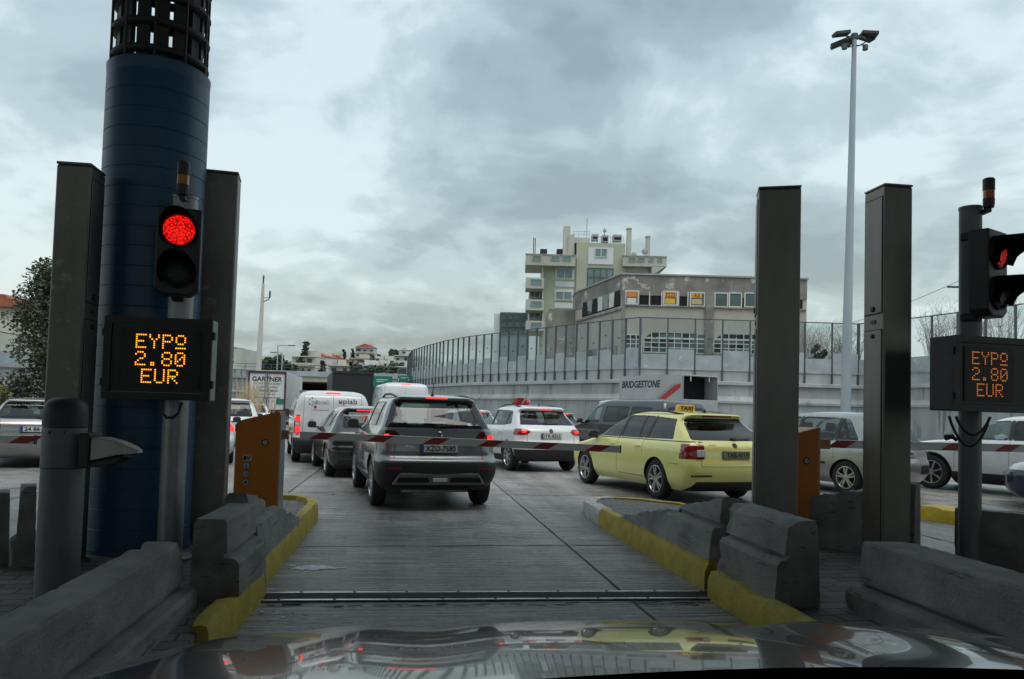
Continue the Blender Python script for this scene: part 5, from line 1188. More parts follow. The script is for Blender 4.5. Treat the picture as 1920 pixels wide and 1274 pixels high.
def car(name, label, cat, O, phi, S, group=None):
    t = thing(name, label, cat, (O[0], O[1], O[2] if len(O) > 2 else 0), phi+math.pi/2, group)
    L, W, H = S['L'], S['W'], S['H']; sp = dict(S.get('shape', {})); xr, xf, hw = shape(L, W, H, **sp)
    for k, tab in (('xr', xr), ('xf', xf), ('hw', hw)):
        if k in S: tab[:] = S[k]
    belt = sp.get('belt', .98); zb = sp.get('zb', .22)
    sh = Shell(L, xr, xf, hw, zb, H, belt=belt, **S.get('shell', {})); sh.zrim = zb+.02
    R = S.get('R', .33); ro = S.get('ro', .78); wb = S.get('wb', 2.6); Ra = R+S.get('gap', .055); lo = S.get('lod', 0)
    side = lambda s_: (lambda c, n: c.y*s_ > .3 and abs(n.y) > .2)
    rear = lambda c, n: n.x < -.18 and c.x < L*.45
    front = lambda c, n: n.x > .15 and c.x > L*.45
    pid = [10]; PAR = []
    def add(name_, view, poly, filt, m, off=0., rim=.0, mode='part', extra=(), lab=None):
        k = pid[0]; pid[0] += 1
        if sh.carve(k, view, poly, filt, extra): PAR.append((k, name_, m, off, rim, mode, lab))
    for sx in (ro, ro+wb):
        for s_ in (1, -1): add('arch', 'side', circle(sx, R-.01, Ra), (lambda c, n, s_=s_: c.y*s_ > .3), None, mode='hole')
    g = S.get('glass', M['glass']); gd = S.get('glass_rear', g)
    for i, w_ in enumerate(S['wins']):
        for s_ in (1, -1): add('side_window', 'side', rpoly(w_, S.get('wr', .05)), side(s_), gd if i < S.get('dark_from', 0) else g, -.006)
    for w_ in S.get('pillars', []):
        for s_ in (1, -1): add('pillar', 'side', rpoly(w_, .01), side(s_), M['trim'], mode='mat')
    if 'rearwin' in S:
        z0, z1, h0, h1 = S['rearwin']; add('rear_window', 'rear', rpoly([(-h0, z0), (h0, z0), (h1, z1), (-h1, z1)], .07), rear, S.get('glass_back', gd), -.005)
    z0, z1, h0, h1 = S['screen']; add('windscreen', 'front', rpoly([(-h0, z0), (h0, z0), (h1, z1), (-h1, z1)], .08), front, M['glass'], -.005)
    for (nm, view, poly, m, opt) in S.get('carve', []):
        for s_ in ((1, -1) if opt.get('both', 1) else (1,)):
            ex = [(Vector(a), Vector(b)) for a, b in opt.get('extra', [])]
            P = rpoly(poly, opt.get('r', .02))
            if view == 'rear': f_ = (lambda c, n, s_=s_, o=opt: c.x < o.get('xmax', .6) and n.x < o.get('nx', -.15) and (c.y*s_ > -.02 or not o.get('both', 1))); P = sgn_poly(P, s_) if s_ < 0 else P
            elif view == 'front': f_ = (lambda c, n, s_=s_, o=opt: c.x > L-o.get('xmax', .8) and n.x > .05 and (c.y*s_ > -.02 or not o.get('both', 1))); P = sgn_poly(P, s_) if s_ < 0 else P
            else: f_ = (lambda c, n, s_=s_: c.y*s_ > .25 and abs(n.y) > .1)
            add(nm, view, P, f_, M[m] if isinstance(m, str) else m, opt.get('off', .004), opt.get('rim', .01), opt.get('mode', 'part'), ex, opt.get('label'))
    for (view, a, b) in S.get('seams', []):
        a, b = Vector(a), Vector(b); d = (b-a).normalized(); q = Vector((-d.y, d.x))*.004
        P = [a-q, b-q, b+q, a+q]
        if view == 'side':
            for s_ in (1, -1): add('seam', 'side', rpoly(P, 0), side(s_), M['seam'], mode='mat')
        else: add('seam', view, rpoly(P, 0), rear if view == 'rear' else front, M['seam'], mode='mat')
    # body
    mats = [S['paint'], M['trim'], M['seam']]; mi = {}; keep = {0}
    for k, nm, m, off, rim, mode, lab in PAR:
        if mode == 'mat':
            keep.add(k)
            if m not in mats: mats.append(m)
            mi[k] = mats.index(m)
    body = sh.extract(keep, 'body', mats, t, rim=.03, rim_mat=1, midx=mi)
    groups = {}
    for k, nm, m, off, rim, mode, lab in PAR:
        if mode == 'part':
            o = sh.extract({k}, nm, [m, M['trim']], t, off=off, rim=rim, rim_mat=1 if rim and nm not in ('bumper',) else 0)
            if o and lab: o['label'] = lab
    # underside, cabin
    mb = MB(); mb.box((L/2, 0, (zb+.10+.66)/2-.02), (L-.5, W-.52, .66-zb-.10)); mb.box((L/2, 0, .27), (wb-2*Ra-.02 if wb > 2*Ra+.3 else .5, W-.42, .16)); mb.box((ro+wb+.62 if False else L-.42, 0, .42), (.25, W-.35, .34)); mb.box((.32, 0, .42), (.24, W-.35, .30)); mb.build('underbody', M['black'], t)
    if not S.get('solid'):
        fx = S.get('seat_x', L*.52); zs_ = S.get('seat_z', .60)
        for y in (-.36, .36):
            mb = MB(); mb.box((fx, y, zs_+.28), (.14, .46, .58), M=RY(-.22)); mb.box((fx-.12, y, zs_+.68), (.10, .24, .19), M=RY(-.15)); mb.build('seat', M['interior'], t, bevel=.04)
        mb = MB(); mb.box((fx-.85, 0, zs_+.22), (.14, W-.5, .52), M=RY(-.25))
        for y in (-.42, .42): mb.box((fx-.98, y, zs_+.55), (.08, .22, .13), M=RY(-.2))
        mb.build('rear_bench', M['interior'], t, bevel=.03)
        mb = MB(); mb.box((fx+.95, 0, belt-.12), (.5, W-.3, .22)); mb.build('dashboard', M['interior'], t, bevel=.05)
        mb = MB(); mb.box((L/2+.1, 0, .56), (L*.62, W-.34, .18)); mb.box((.55, 0, .74), (.5, W-.5, .3)); mb.build('cabin_floor', M['interior'], t)
    # wheels
    tm, rm = wheel_meshes(R, S.get('tw', .21), S.get('rim_r', R*.64), S.get('rim', 'five'))
    for sx in (ro, ro+wb):
        for s_ in (1, -1):
            w_ = link('wheel', tm, t, (sx, s_*(W/2-.125), R), (0, random.uniform(0, 6), 0 if s_ > 0 else math.pi)); link('rim', rm, w_)
    # mirrors
    if 'mirror' in S:
        mx_, mz = S['mirror']
        for s_ in (1, -1):
            mb = MB(); vs_ = []
            prof = [(-.07, .85), (-.03, 1), (.05, .9), (.10, .5)]
            for (dx, k) in prof:
                for j in range(12):
                    a = 2*math.pi*j/12; ca_, sa = math.cos(a), math.sin(a); e = .6
                    vs_.append((mx_+dx-.02*ca_, s_*(W/2+.065+.105*k*math.copysign(abs(ca_)**e, ca_)), mz+.078*k*math.copysign(abs(sa)**e, sa)))
            fs = [(i*12+j, i*12+(j+1) % 12, (i+1)*12+(j+1) % 12, (i+1)*12+j) for i in range(3) for j in range(12)]+[list(range(12)), list(range(47, 35, -1))]
            mb.add(vs_, fs, 0, True); mb.box((mx_+.03, s_*(W/2-.07), mz-.06), (.07, .16, .035)); mb.build('mirror', S.get('mirror_mat', M['trim']), t, angle=50)
    # handles
    for (hx, hz) in S.get('handles', []):
        for s_ in (1, -1):
            p, n = sh.surf((hx, s_*2, hz), (0, -s_, 0))
            if p: mb = MB(); mb.box((hx, p.y+s_*.018, hz), (.17, .022, .026)); mb.box((hx-.07, p.y+s_*.006, hz), (.03, .03, .02)); mb.box((hx+.07, p.y+s_*.006, hz), (.03, .03, .02)); mb.build('door_handle', S.get('handle_mat', S['paint']), t, bevel=.008)
    if 'rails' in S:
        x0, x1, yy, m = S['rails']
        for s_ in (1, -1):
            pts = []
            for k in range(9):
                x = x0+(x1-x0)*k/8; p, n = sh.surf((x, s_*yy, 3), (0, 0, -1)); lift = .05*min(1, 3.2*min(k, 8-k)/8)
                if p: pts.append((x, s_*yy, p.z+lift-.004))
            mb = MB(); mb.tube(pts, .017, 8); mb.build('roof_rail', m, t)
    if 'plate' in S:
        txt, pz, pm, yoff = S['plate']; p, n = sh.surf((-1, yoff, pz), (1, 0, 0)); tilt = math.atan2(n.z, -n.x)
        Mx = RY(tilt); pl = MB(); pl.box((0, 0, 0), (.012, .54, .12), M=Mx); q = pl.build('number_plate', M['ink'], t, loc=(p.x-.010, yoff, pz))
        mb = MB(); mb.box(Mx @ Vector((-.005, 0, 0)), (.010, .525, .105), M=Mx); q1 = mb.build('plate_face', M[pm], q)
        if pm == 'plate':
            mb = MB(); mb.box(Mx @ Vector((-.0085, .24, 0)), (.008, .042, .103), M=Mx); mb.build('blue_band', M['plate_blue'], q)
        e = Matrix(((0, 0, -1), (-1, 0, 0), (0, 1, 0))).to_4x4(); tx = text(txt, M['ink'], q, (0, 0, 0), (0, 0, 0), fit=(.43, .078), bold=.004, depth=.001)
        tx.matrix_local = Mx.to_4x4() @ Matrix.Translation((-.0125, -.02, 0)) @ e
    for (txt, y, z, fit, m, nm) in S.get('rear_text', []):
        p, n = sh.surf((-1, y, z), (1, 0, 0)); tilt = math.atan2(n.z, -n.x); yaw = math.atan2(-n.y, -n.x)
        e = Matrix(((0, 0, -1), (-1, 0, 0), (0, 1, 0))).to_4x4(); tx = text(txt, m, t, (0, 0, 0), (0, 0, 0), fit=fit, depth=.001, name=nm)
        tx.matrix_local = Matrix.Translation((p.x-.006, y, z)) @ RZ(yaw).to_4x4() @ RY(tilt).to_4x4() @ e
    if 'badge' in S:
        y, z, r = S['badge']; p, n = sh.surf((-1, y, z), (1, 0, 0)); mb = MB(); mb.lathe([(r, 0), (r, .006), (r*.8, .010), (r*.75, .006)], 24, (p.x, y, z), RY(-math.pi/2-math.atan2(n.z, -n.x)*-1)); b_ = mb.build('badge', S.get('badge_mat', M['chrome']), t)
    if 'wiper' in S:
        y, z, ln_w = S['wiper']; p, n = sh.surf((-1, y, z), (1, 0, 0))
        p2, _ = sh.surf((-1, y-ln_w, z+.02), (1, 0, 0)); mb = MB(); mb.tube([p+Vector((-.03, 0, 0)), p2+Vector((-.02, 0, 0))], .012, 6, r2=.007); mb.box((p.x-.012, y, z), (.03, .09, .05)); mb.build('rear_wiper', M['black'], t)
    if 'antenna' in S:
        x, y, h, lean = S['antenna']; p, _ = sh.surf((x, y, 3), (0, 0, -1)); mb = MB(); mb.tube([p, p+Vector((-lean, 0, h))], .007, 6, r2=.004); mb.lathe([(.03, -.01), (.022, .02), (.008, .035)], 12, p); mb.build('antenna', M['black'], t)
    if 'fin' in S:
        x = S['fin']; p, _ = sh.surf((x, 0, 3), (0, 0, -1)); mb = MB(); mb.prism([(p.x-.05, -.012, p.z-.01), (p.x+.09, -.012, p.z-.01), (p.x-.03, -.012, p.z+.055)], (0, .024, 0)); mb.build('roof_fin', M['black'], t, bevel=.006)
    if S.get('exhaust'):
        mb = MB(); mb.tube([(.08, -.45, .27), (.4, -.45, .27)], .03, 12, cap=False); mb.tube([(.25, .5, .26), (.3, -.5, .26)], .035, 10); mb.build('exhaust', M['galv'], t)
    t['sh'] = 1; del t['sh']
    sh.bm.free(); t_ = t; return t_, sh
# ================================================================== vehicles
def spot(wx, wy, phi, lx, ly):
    """rear-bumper origin from a known local point (lx forward, ly left) standing at world (wx, wy)"""
    F = Vector((-math.sin(phi), math.cos(phi))); Lf = Vector((-math.cos(phi), -math.sin(phi))); p = Vector((wx, wy))-F*lx-Lf*ly; return (p.x, p.y, 0)
P_GREY = paint('paint_grey_green', (0.17, 0.20, 0.202), 0.4, 0.30)
P_WHITE = paint('paint_white', (0.66, 0.68, 0.69), 0.0, 0.35, dirt=.05)
P_WHITE2 = paint('paint_van_white', (0.56, 0.585, 0.60), 0.0, 0.4, dirt=.07)
P_BLACK = paint('paint_black', (0.012, 0.013, 0.015), 0.1, 0.25)
P_DKGREY = paint('paint_dark_grey', (0.03, 0.034, 0.037), 0.4, 0.3)
P_YEL = paint('paint_taxi_yellow', (0.85, 0.82, 0.27), 0.0, 0.28, dirt=.03)
P_SILVER = paint('paint_silver', (0.36, 0.355, 0.34), 0.75, 0.32)
P_SILVER2 = paint('paint_warm_silver', (0.33, 0.335, 0.335), 0.6, 0.32)
P_NAVY = paint('paint_navy', (0.012, 0.02, 0.055), 0.4, 0.3)
# ---------- grey-green suv straight ahead
suv_ = dict(L=4.175, W=1.775, H=1.61, R=.345, ro=.80, wb=2.5, gap=.06, paint=P_GREY, rim='ten', rim_r=.225,
    shape=dict(zb=.26, bump=.70, belt=1.06, hood=1.0, cowl=1.15, cowlz=1.09, rf=1.9, rr=1.1, g0=.17, g1=.46, ztg=1.515, wr=.645, shelf=.11, spoil=.09),
    shell=dict(rcr=.24, bowR=.09, upR=.16, tR=.03),
    wins=[[(.60, 1.13), (1.02, 1.13), (1.02, 1.475), (.78, 1.465)], [(1.09, 1.12), (1.93, 1.11), (1.93, 1.485), (1.09, 1.478)], [(2.01, 1.11), (2.98, 1.10), (2.34, 1.475), (2.01, 1.487)]], wr=.04,
    pillars=[[(1.02, 1.12), (1.09, 1.12), (1.09, 1.485), (1.02, 1.485)], [(1.93, 1.11), (2.01, 1.11), (2.01, 1.49), (1.93, 1.49)]],
    rearwin=(1.165, 1.475, .60, .50), screen=(1.12, 1.50, .70, .58), glass_back=M['glass_mid'],
    carve=[('window_surround', 'rear', [(-.755, 1.125), (.755, 1.125), (.60, 1.515), (-.60, 1.515)], 'gloss', dict(both=0, mode='mat', xmax=1.0, nx=.1)),('rear_lamp', 'rear', [(.54, 1.015), (.62, .93), (1.0, .92), (1.0, 1.075), (.62, 1.085)], 'tail_dark', dict(nx=.3, xmax=.42, extra=[((.40, 0, 0), (1, 0, 0))])),
           ('number_plate_recess', 'rear', [(-.46, .79), (.46, .79), (.42, .94), (-.42, .94)], P_GREY, dict(both=0, off=-.02, rim=-.02, mode='mat')),
           ('bumper', 'rear', [(-1, .2), (1, .2), (1, .655), (-1, .655)], 'trim', dict(both=0, off=.004, rim=.012, nx=.35, xmax=.5, extra=[((.40, 0, 0), (1, 0, 0))])),
           ('sill', 'side', [(.2, .2), (3.9, .2), (3.9, .40), (.2, .40)], 'trim', dict(off=.006, rim=.008)),
           ('brake_lamp', 'rear', [(-.16, 1.535), (.16, 1.535), (.16, 1.56), (-.16, 1.56)], 'tail_lit', dict(both=0, xmax=1.0))],
    seams=[('rear', (-.63, .70), (-.60, 1.10)), ('rear', (.63, .70), (.60, 1.10)), ('side', (1.06, .42), (1.06, 1.10)), ('side', (1.97, .42), (1.97, 1.1)), ('side', (2.98, .42), (2.98, 1.06))],
    mirror=(2.85, 1.12), handles=[(1.22, .98), (2.12, .98)], rails=(.55, 2.25, .56, M['trim']), plate=('XZO-7580', .845, 'plate', 0), wiper=(.02, 1.155, .42), antenna=(.75, 0, .20, .08), exhaust=1,
    rear_text=[('VITARA', .42, .87, (.13, .022), M['chrome'], 'lettering'), ('ALLGRIP', -.44, .87, (.15, .02), M['chrome'], 'lettering')], badge=(0, 1.035, .045))
phi = .295; T_SUV, sh_ = car('suv', 'grey green suv stopped straight ahead behind the boom', 'car', spot(-2.02, 11.42, phi, .75, .86), phi, suv_); T_SUV.scale = (1.02, 1.02, 1.035)
def extra_box(root, name, m, c, d, rot=None, bevel=.004):
    mb = MB(); mb.box(c, d, M=rot); return mb.build(name, m, root, bevel=bevel)
mb = MB(); mb.prism([(.0, -.56, .515), (.0, .56, .515), (.02, .66, .35), (.02, -.66, .35)], (.08, 0, 0)); skid = mb.build('skid_panel', mat('satin_skid_plate', (.16, .165, .17), .45, metal=.3), T_SUV, bevel=.02)
for y in (-.37, .37): mb = MB(); mb.prism([(-.004, y-.20, .455), (-.004, y+.20, .455), (.012, y+.23, .385), (.012, y-.23, .385)], (.03, 0, 0)); mb.build('vent', M['seam'], skid)
extra_box(T_SUV, 'fog_lamp', M['lampwhite'], (-.006, 0, .425), (.03, .20, .05), bevel=.006)
for y in (-.62, .62): extra_box(T_SUV, 'reflector', M['tail'], (.022, y, .575), (.03, .18, .022))
for y in (-.74, .74): extra_box(T_SUV, 'brake_lamp', M['tail_lit'], (.14, y, .985), (.06, .07, .10), bevel=.012)
# ---------- black hatchback to its left
hat = dict(L=4.3, W=1.8, H=1.46, R=.325, ro=.78, wb=2.65, paint=P_BLACK, rim='ten', rim_r=.22,
    shape=dict(zb=.18, bump=.62, belt=.93, hood=.86, cowl=1.1, cowlz=.96, rf=1.95, rr=1.2, g0=.20, g1=.62, ztg=1.345, wr=.60, shelf=.05, spoil=.10),
    shell=dict(rcr=.24, bowR=.10, upR=.14),
    wins=[[(.72, 1.02), (1.12, 1.01), (1.12, 1.31), (1.0, 1.30)], [(1.18, 1.0), (1.98, .98), (1.98, 1.335), (1.18, 1.325)], [(2.05, .98), (3.12, .97), (2.42, 1.33), (2.05, 1.34)]],
    pillars=[[(1.98, .98), (2.05, .98), (2.05, 1.34), (1.98, 1.34)], [(1.12, 1.0), (1.18, 1.0), (1.18, 1.33), (1.12, 1.33)]],
    rearwin=(1.0, 1.325, .62, .52), screen=(1.0, 1.35, .68, .54),
    carve=[('rear_lamp', 'rear', [(.40, .90), (.40, .80), (1, .78), (1, .92)], 'tail_dark', dict(nx=.3, xmax=.4, extra=[((.36, 0, 0), (1, 0, 0))])),
           ('light_bar', 'rear', [(-.38, .865), (.38, .865), (.38, .885), (-.38, .885)], 'tail', dict(both=0)),
           ('brake_lamp', 'rear', [(-.30, 1.352), (.30, 1.352), (.30, 1.378), (-.30, 1.378)], 'tail_lit', dict(both=0, xmax=1.0, nx=.1)),
           ('diffuser', 'rear', [(-.75, .17), (.75, .17), (.7, .36), (-.7, .36)], 'trim', dict(both=0))],
    mirror=(2.98, 1.0), handles=[(1.3, .84), (2.2, .84)], plate=('IZH-4172', .72, 'plate', 0))
phi = .345; T_HAT, _ = car('hatchback', 'glossy black hatchback between the white parcel van and the grey suv', 'car', spot(-3.80, 15.95, phi, .76, .87), phi, hat)
# ---------- white panel van with lettering
van = dict(L=4.96, W=1.92, H=1.84, R=.34, ro=.90, wb=3.27, paint=P_WHITE2, rim='five', rim_r=.20,
    xr=[(.24, .2), (.34, .06), (.50, .0), (.60, .0), (.66, .05), (1.0, .08), (1.25, .13), (1.68, .24), (1.76, .34), (1.81, .6), (1.84, 1.2)],
    xf=[(.24, .2), (.4, .03), (.6, 0), (.85, .1), (1.05, .35), (1.15, .75), (1.22, .95), (1.65, 1.65), (1.75, 1.95), (1.81, 2.3), (1.84, 2.7)],
    hw=[(.24, .84), (.40, .945), (.65, .96), (1.1, .955), (1.3, .93), (1.65, .835), (1.75, .75), (1.81, .56), (1.833, .3), (1.84, .05)],
    shape=dict(zb=.24, belt=1.2), shell=dict(rcr=.14, bowR=.07, upR=.13, tR=.01),
    wins=[[(3.0, 1.22), (4.0, 1.22), (3.55, 1.66), (3.0, 1.68)]], screen=(1.26, 1.68, .82, .70), solid=1,
    carve=[('rear_lamp', 'rear', [(.80, .74), (1.0, .74), (1.0, 1.20), (.80, 1.20)], 'tail', dict(nx=.3, xmax=.22, extra=[((.20, 0, 0), (1, 0, 0))])),
           ('bumper', 'rear', [(-1, .2), (1, .2), (1, .64), (-1, .64)], 'trim', dict(both=0, nx=.35, xmax=.5, extra=[((.45, 0, 0), (1, 0, 0))])),
           ('brake_lamp', 'rear', [(-.18, 1.735), (.18, 1.735), (.18, 1.775), (-.18, 1.775)], 'tail_lit', dict(both=0, xmax=1.0, nx=.1))],
    seams=[('rear', (0, .68), (0, 1.70)), ('rear', (-.74, .68), (-.70, 1.70)), ('rear', (.74, .68), (.70, 1.70)), ('rear', (-.70, 1.70), (.70, 1.70)), ('side', (1.1, .5), (1.1, 1.7)), ('side', (2.7, .5), (2.7, 1.7))],
    mirror=(4.0, 1.25), rear_text=[('uplab', -.36, 1.545, (.46, .17), M['ink'], 'lettering'), ('neocell', .33, 1.53, (.40, .11), M['greyink'], 'lettering'), ('THE FERTILITY CENTRE', .32, 1.30, (.42, .035), M['greyink'], 'lettering'), ('TOYOTA', .52, .98, (.17, .03), M['greyink'], 'lettering')], badge=(.52, 1.05, .05), badge_mat=M['greyink'],
    plate=('IPH-6203', .80, 'plate', -.2))
van['rear_text'][2] = ('--------------------', .32, 1.33, (.42, .018), M['greyink'], 'lettering')
phi = .315; T_VAN, shv = car('panel_van', 'white panel van with uplab lettering on its rear doors', 'van', spot(-5.58, 19.75, phi, .88, .94), phi, van)
for y in (-.86, .86):
    extra_box(T_VAN, 'brake_lamp', M['tail_lit'], (.10, y, .84), (.06, .10, .16), bevel=.01); extra_box(T_VAN, 'brake_lamp', M['tail_lit'], (.13, y, 1.10), (.06, .10, .14), bevel=.01); extra_box(T_VAN, 'indicator', M['lampwhite'], (.115, y, .97), (.06, .10, .07), bevel=.01)
mb = MB()
for k in range(9):
    a = 2*math.pi*k/9; p, _ = shv.surf((-1, .50+.10*math.cos(a), 1.53+.09*math.sin(a)), (1, 0, 0)); mb.lathe([(.012+.012*(k % 3)/2, 0), (.012+.012*(k % 3)/2, .004)], 10, p+Vector((-.006, 0, 0)), RY(-math.pi/2))
mb.build('door_emblem', M['greyink'], T_VAN)['kind'] = 'stuff'
mb = MB(); p, _ = shv.surf((-1, .44, 1.40), (1, 0, 0)); mb.lathe([(.035, 0), (.035, .004)], 14, p+Vector((-.007, 0, 0)), RY(-math.pi/2)); mb.build('door_emblem', M['redink'], T_VAN)
mb = MB(); p, _ = shv.surf((-1, -.17, 1.53), (1, 0, 0)); mb.box(p+Vector((-.004, 0, 0)), (.004, .03, .05)); mb.build('door_emblem', M['redink'], T_VAN)
# ---------- white compact suv
aro = dict(L=4.14, W=1.78, H=1.54, R=.335, ro=.74, wb=2.57, gap=.055, paint=P_WHITE, rim='seven', rim_r=.215,
    shape=dict(zb=.24, bump=.68, belt=.99, hood=.94, cowl=1.1, cowlz=1.02, rf=1.9, rr=1.1, g0=.20, g1=.58, ztg=1.41, wr=.62, shelf=.06, spoil=.12),
    shell=dict(rcr=.24, bowR=.10, upR=.15), wr=.04,
    wins=[[(.72, 1.09), (1.02, 1.06), (1.02, 1.38), (.90, 1.37)], [(1.08, 1.05), (1.90, 1.03), (1.90, 1.41), (1.08, 1.395)], [(1.97, 1.03), (2.98, 1.02), (2.32, 1.40), (1.97, 1.415)]],
    pillars=[[(1.02, 1.05), (1.08, 1.05), (1.08, 1.40), (1.02, 1.40)], [(1.90, 1.03), (1.97, 1.03), (1.97, 1.415), (1.90, 1.415)]],
    rearwin=(1.10, 1.375, .60, .48), screen=(1.05, 1.42, .70, .56), glass_back=M['glass_mid'],
    carve=[('window_surround', 'rear', [(-.72, 1.075), (.72, 1.075), (.57, 1.40), (-.57, 1.40)], 'gloss', dict(both=0, mode='mat', xmax=1.0, nx=.1)),('rear_lamp', 'rear', [(.52, .92), (.62, .85), (1.0, .84), (1.0, .99), (.60, .985)], 'tail', dict(nx=.3, xmax=.42, extra=[((.38, 0, 0), (1, 0, 0))])),
           ('bumper', 'rear', [(-1, .2), (1, .2), (1, .52), (-1, .52)], 'trim', dict(both=0, nx=.35, xmax=.5, extra=[((.34, 0, 0), (1, 0, 0))])),
           ('sill', 'side', [(.2, .2), (3.9, .2), (3.9, .36), (.2, .36)], 'trim', dict(off=.006, rim=.008)),
           ('brake_lamp', 'rear', [(-.17, 1.425), (.17, 1.425), (.17, 1.452), (-.17, 1.452)], 'tail_lit', dict(both=0, xmax=1.0, nx=.1))],
    seams=[('rear', (-.62, .66), (-.60, .99)), ('rear', (.62, .66), (.60, .99)), ('side', (1.05, .40), (1.05, 1.03)), ('side', (1.94, .4), (1.94, 1.02)), ('side', (2.95, .4), (2.95, 1.0))],
    mirror=(2.82, 1.03), handles=[(1.2, .90), (2.1, .90)], rails=(.75, 2.2, .52, M['trim']), plate=('IYK-8355', .83, 'plate', 0), antenna=(.85, 0, .18, -.05), badge=(0, .95, .05), badge_mat=M['dkplastic'], wiper=(.1, 1.10, .35))
phi = .40; T_ARO, _ = car('compact_suv', 'white compact suv with dark roof rails, left of the yellow taxi', 'car', spot(-.06, 18.7, phi, .72, .86), phi, aro); T_ARO.scale = (1, 1, 1.04)
for y in (-.70, .70): extra_box(T_ARO, 'brake_lamp', M['tail_lit'], (.115, y, .925), (.05, .10, .05), bevel=.01)
# ---------- yellow taxi estate
taxi = dict(L=4.69, W=1.82, H=1.465, R=.33, ro=1.06, wb=2.69, gap=.045, paint=P_YEL, rim='five', rim_r=.225,
    shape=dict(zb=.20, bump=.66, belt=.95, hood=.86, cowl=1.2, cowlz=.98, rf=2.05, rr=1.3, g0=.18, g1=.62, ztg=1.36, wr=.615, shelf=.03, spoil=.12),
    shell=dict(rcr=.22, bowR=.10, upR=.12), wr=.035,
    wins=[[(.62, 1.0), (1.42, .985), (1.42, 1.355), (.80, 1.325)], [(1.50, .985), (1.70, .98), (1.79, 1.37), (1.50, 1.36)], [(1.75, .98), (2.36, .975), (2.36, 1.37), (1.84, 1.37)], [(2.45, .975), (3.42, .965), (2.72, 1.355), (2.45, 1.37)]],
    pillars=[[(1.42, .98), (1.50, .98), (1.50, 1.37), (1.42, 1.37)], [(1.695, .978), (1.755, .978), (1.845, 1.372), (1.785, 1.372)], [(2.36, .97), (2.45, .97), (2.45, 1.375), (2.36, 1.375)]],
    rearwin=(1.0, 1.345, .735, .565), screen=(1.02, 1.35, .70, .56), glass_rear=M['glass_dark'], dark_from=3, glass_back=M['glass_dark'],
    carve=[('rear_lamp', 'rear', [(.56, .93), (.58, .71), (1.0, .71), (1.0, .945)], 'tail', dict(nx=.3, xmax=.36, extra=[((.33, 0, 0), (1, 0, 0))])),
           ('diffuser', 'rear', [(-.78, .19), (.78, .19), (.70, .36), (-.70, .36)], 'trim', dict(both=0, off=.004, xmax=.4)),
           ('window_trim', 'side', [(.16, .968), (3.40, .945), (3.40, .958), (.16, .982)], 'trim', dict(off=.003, rim=.004)),
           ('brake_lamp', 'rear', [(-.30, 1.37), (.30, 1.37), (.30, 1.395), (-.30, 1.395)], 'tail', dict(both=0, xmax=1.0, nx=.1))],
    seams=[('rear', (-.64, .60), (-.62, .97)), ('rear', (.64, .60), (.62, .97)), ('rear', (-.64, .60), (.64, .60)), ('side', (1.50, .66), (1.50, .97)), ('side', (2.40, .34), (2.40, .97)), ('side', (3.42, .34), (3.42, .93)), ('side', (.34, .62), (.62, .62)), ('side', (1.47, .34), (2.36, .34))],
    mirror=(3.25, .99), handles=[(1.66, .85), (2.58, .85)], rails=(.75, 2.55, .53, M['trim']), plate=('TAB-4119', .78, 'plate_taxi', -.02), fin=.92, badge=(-.02, .93, .045), badge_mat=M['dkplastic'], wiper=(-.05, 1.02, .38),
    rear_text=[('SKODA', .40, .935, (.13, .025), M['greyink'], 'lettering')])
phi = .37; T_TAXI, sht = car('taxi', 'pale yellow taxi estate with a roof sign, behind the right steel column', 'taxi', spot(2.50, 13.33, phi, 1.06, .90), phi, taxi); T_TAXI.scale = (1, 1, 1.045)
mb = MB(); mb.prism([(1.45, -.19, 1.455), (1.45, .19, 1.455), (1.45, .175, 1.555), (1.45, .14, 1.57), (1.45, -.14, 1.57), (1.45, -.175, 1.555)], (.11, 0, 0)); sgn = mb.build('roof_sign', mat('taxi_sign_yellow', (.62, .40, .01), .4, coat=.5), T_TAXI, bevel=.02)
tx = text('TAXI', M['ink'], sgn, (0, 0, 0), (0, 0, 0), fit=(.27, .07), bold=.004, depth=.002, shear=.15); tx.matrix_local = Matrix.Translation((1.443, 0, 1.512)) @ Matrix(((0, 0, -1), (-1, 0, 0), (0, 1, 0))).to_4x4()
for y in (-.66, .66): extra_box(T_TAXI, 'reflector', M['tail_dark'], (.028, y, .455), (.02, .40, .03))
for y in (-.64, .64): extra_box(T_TAXI, 'reversing_lamp', M['lampwhite'], (.075, y, .80), (.03, .16, .11), bevel=.012)
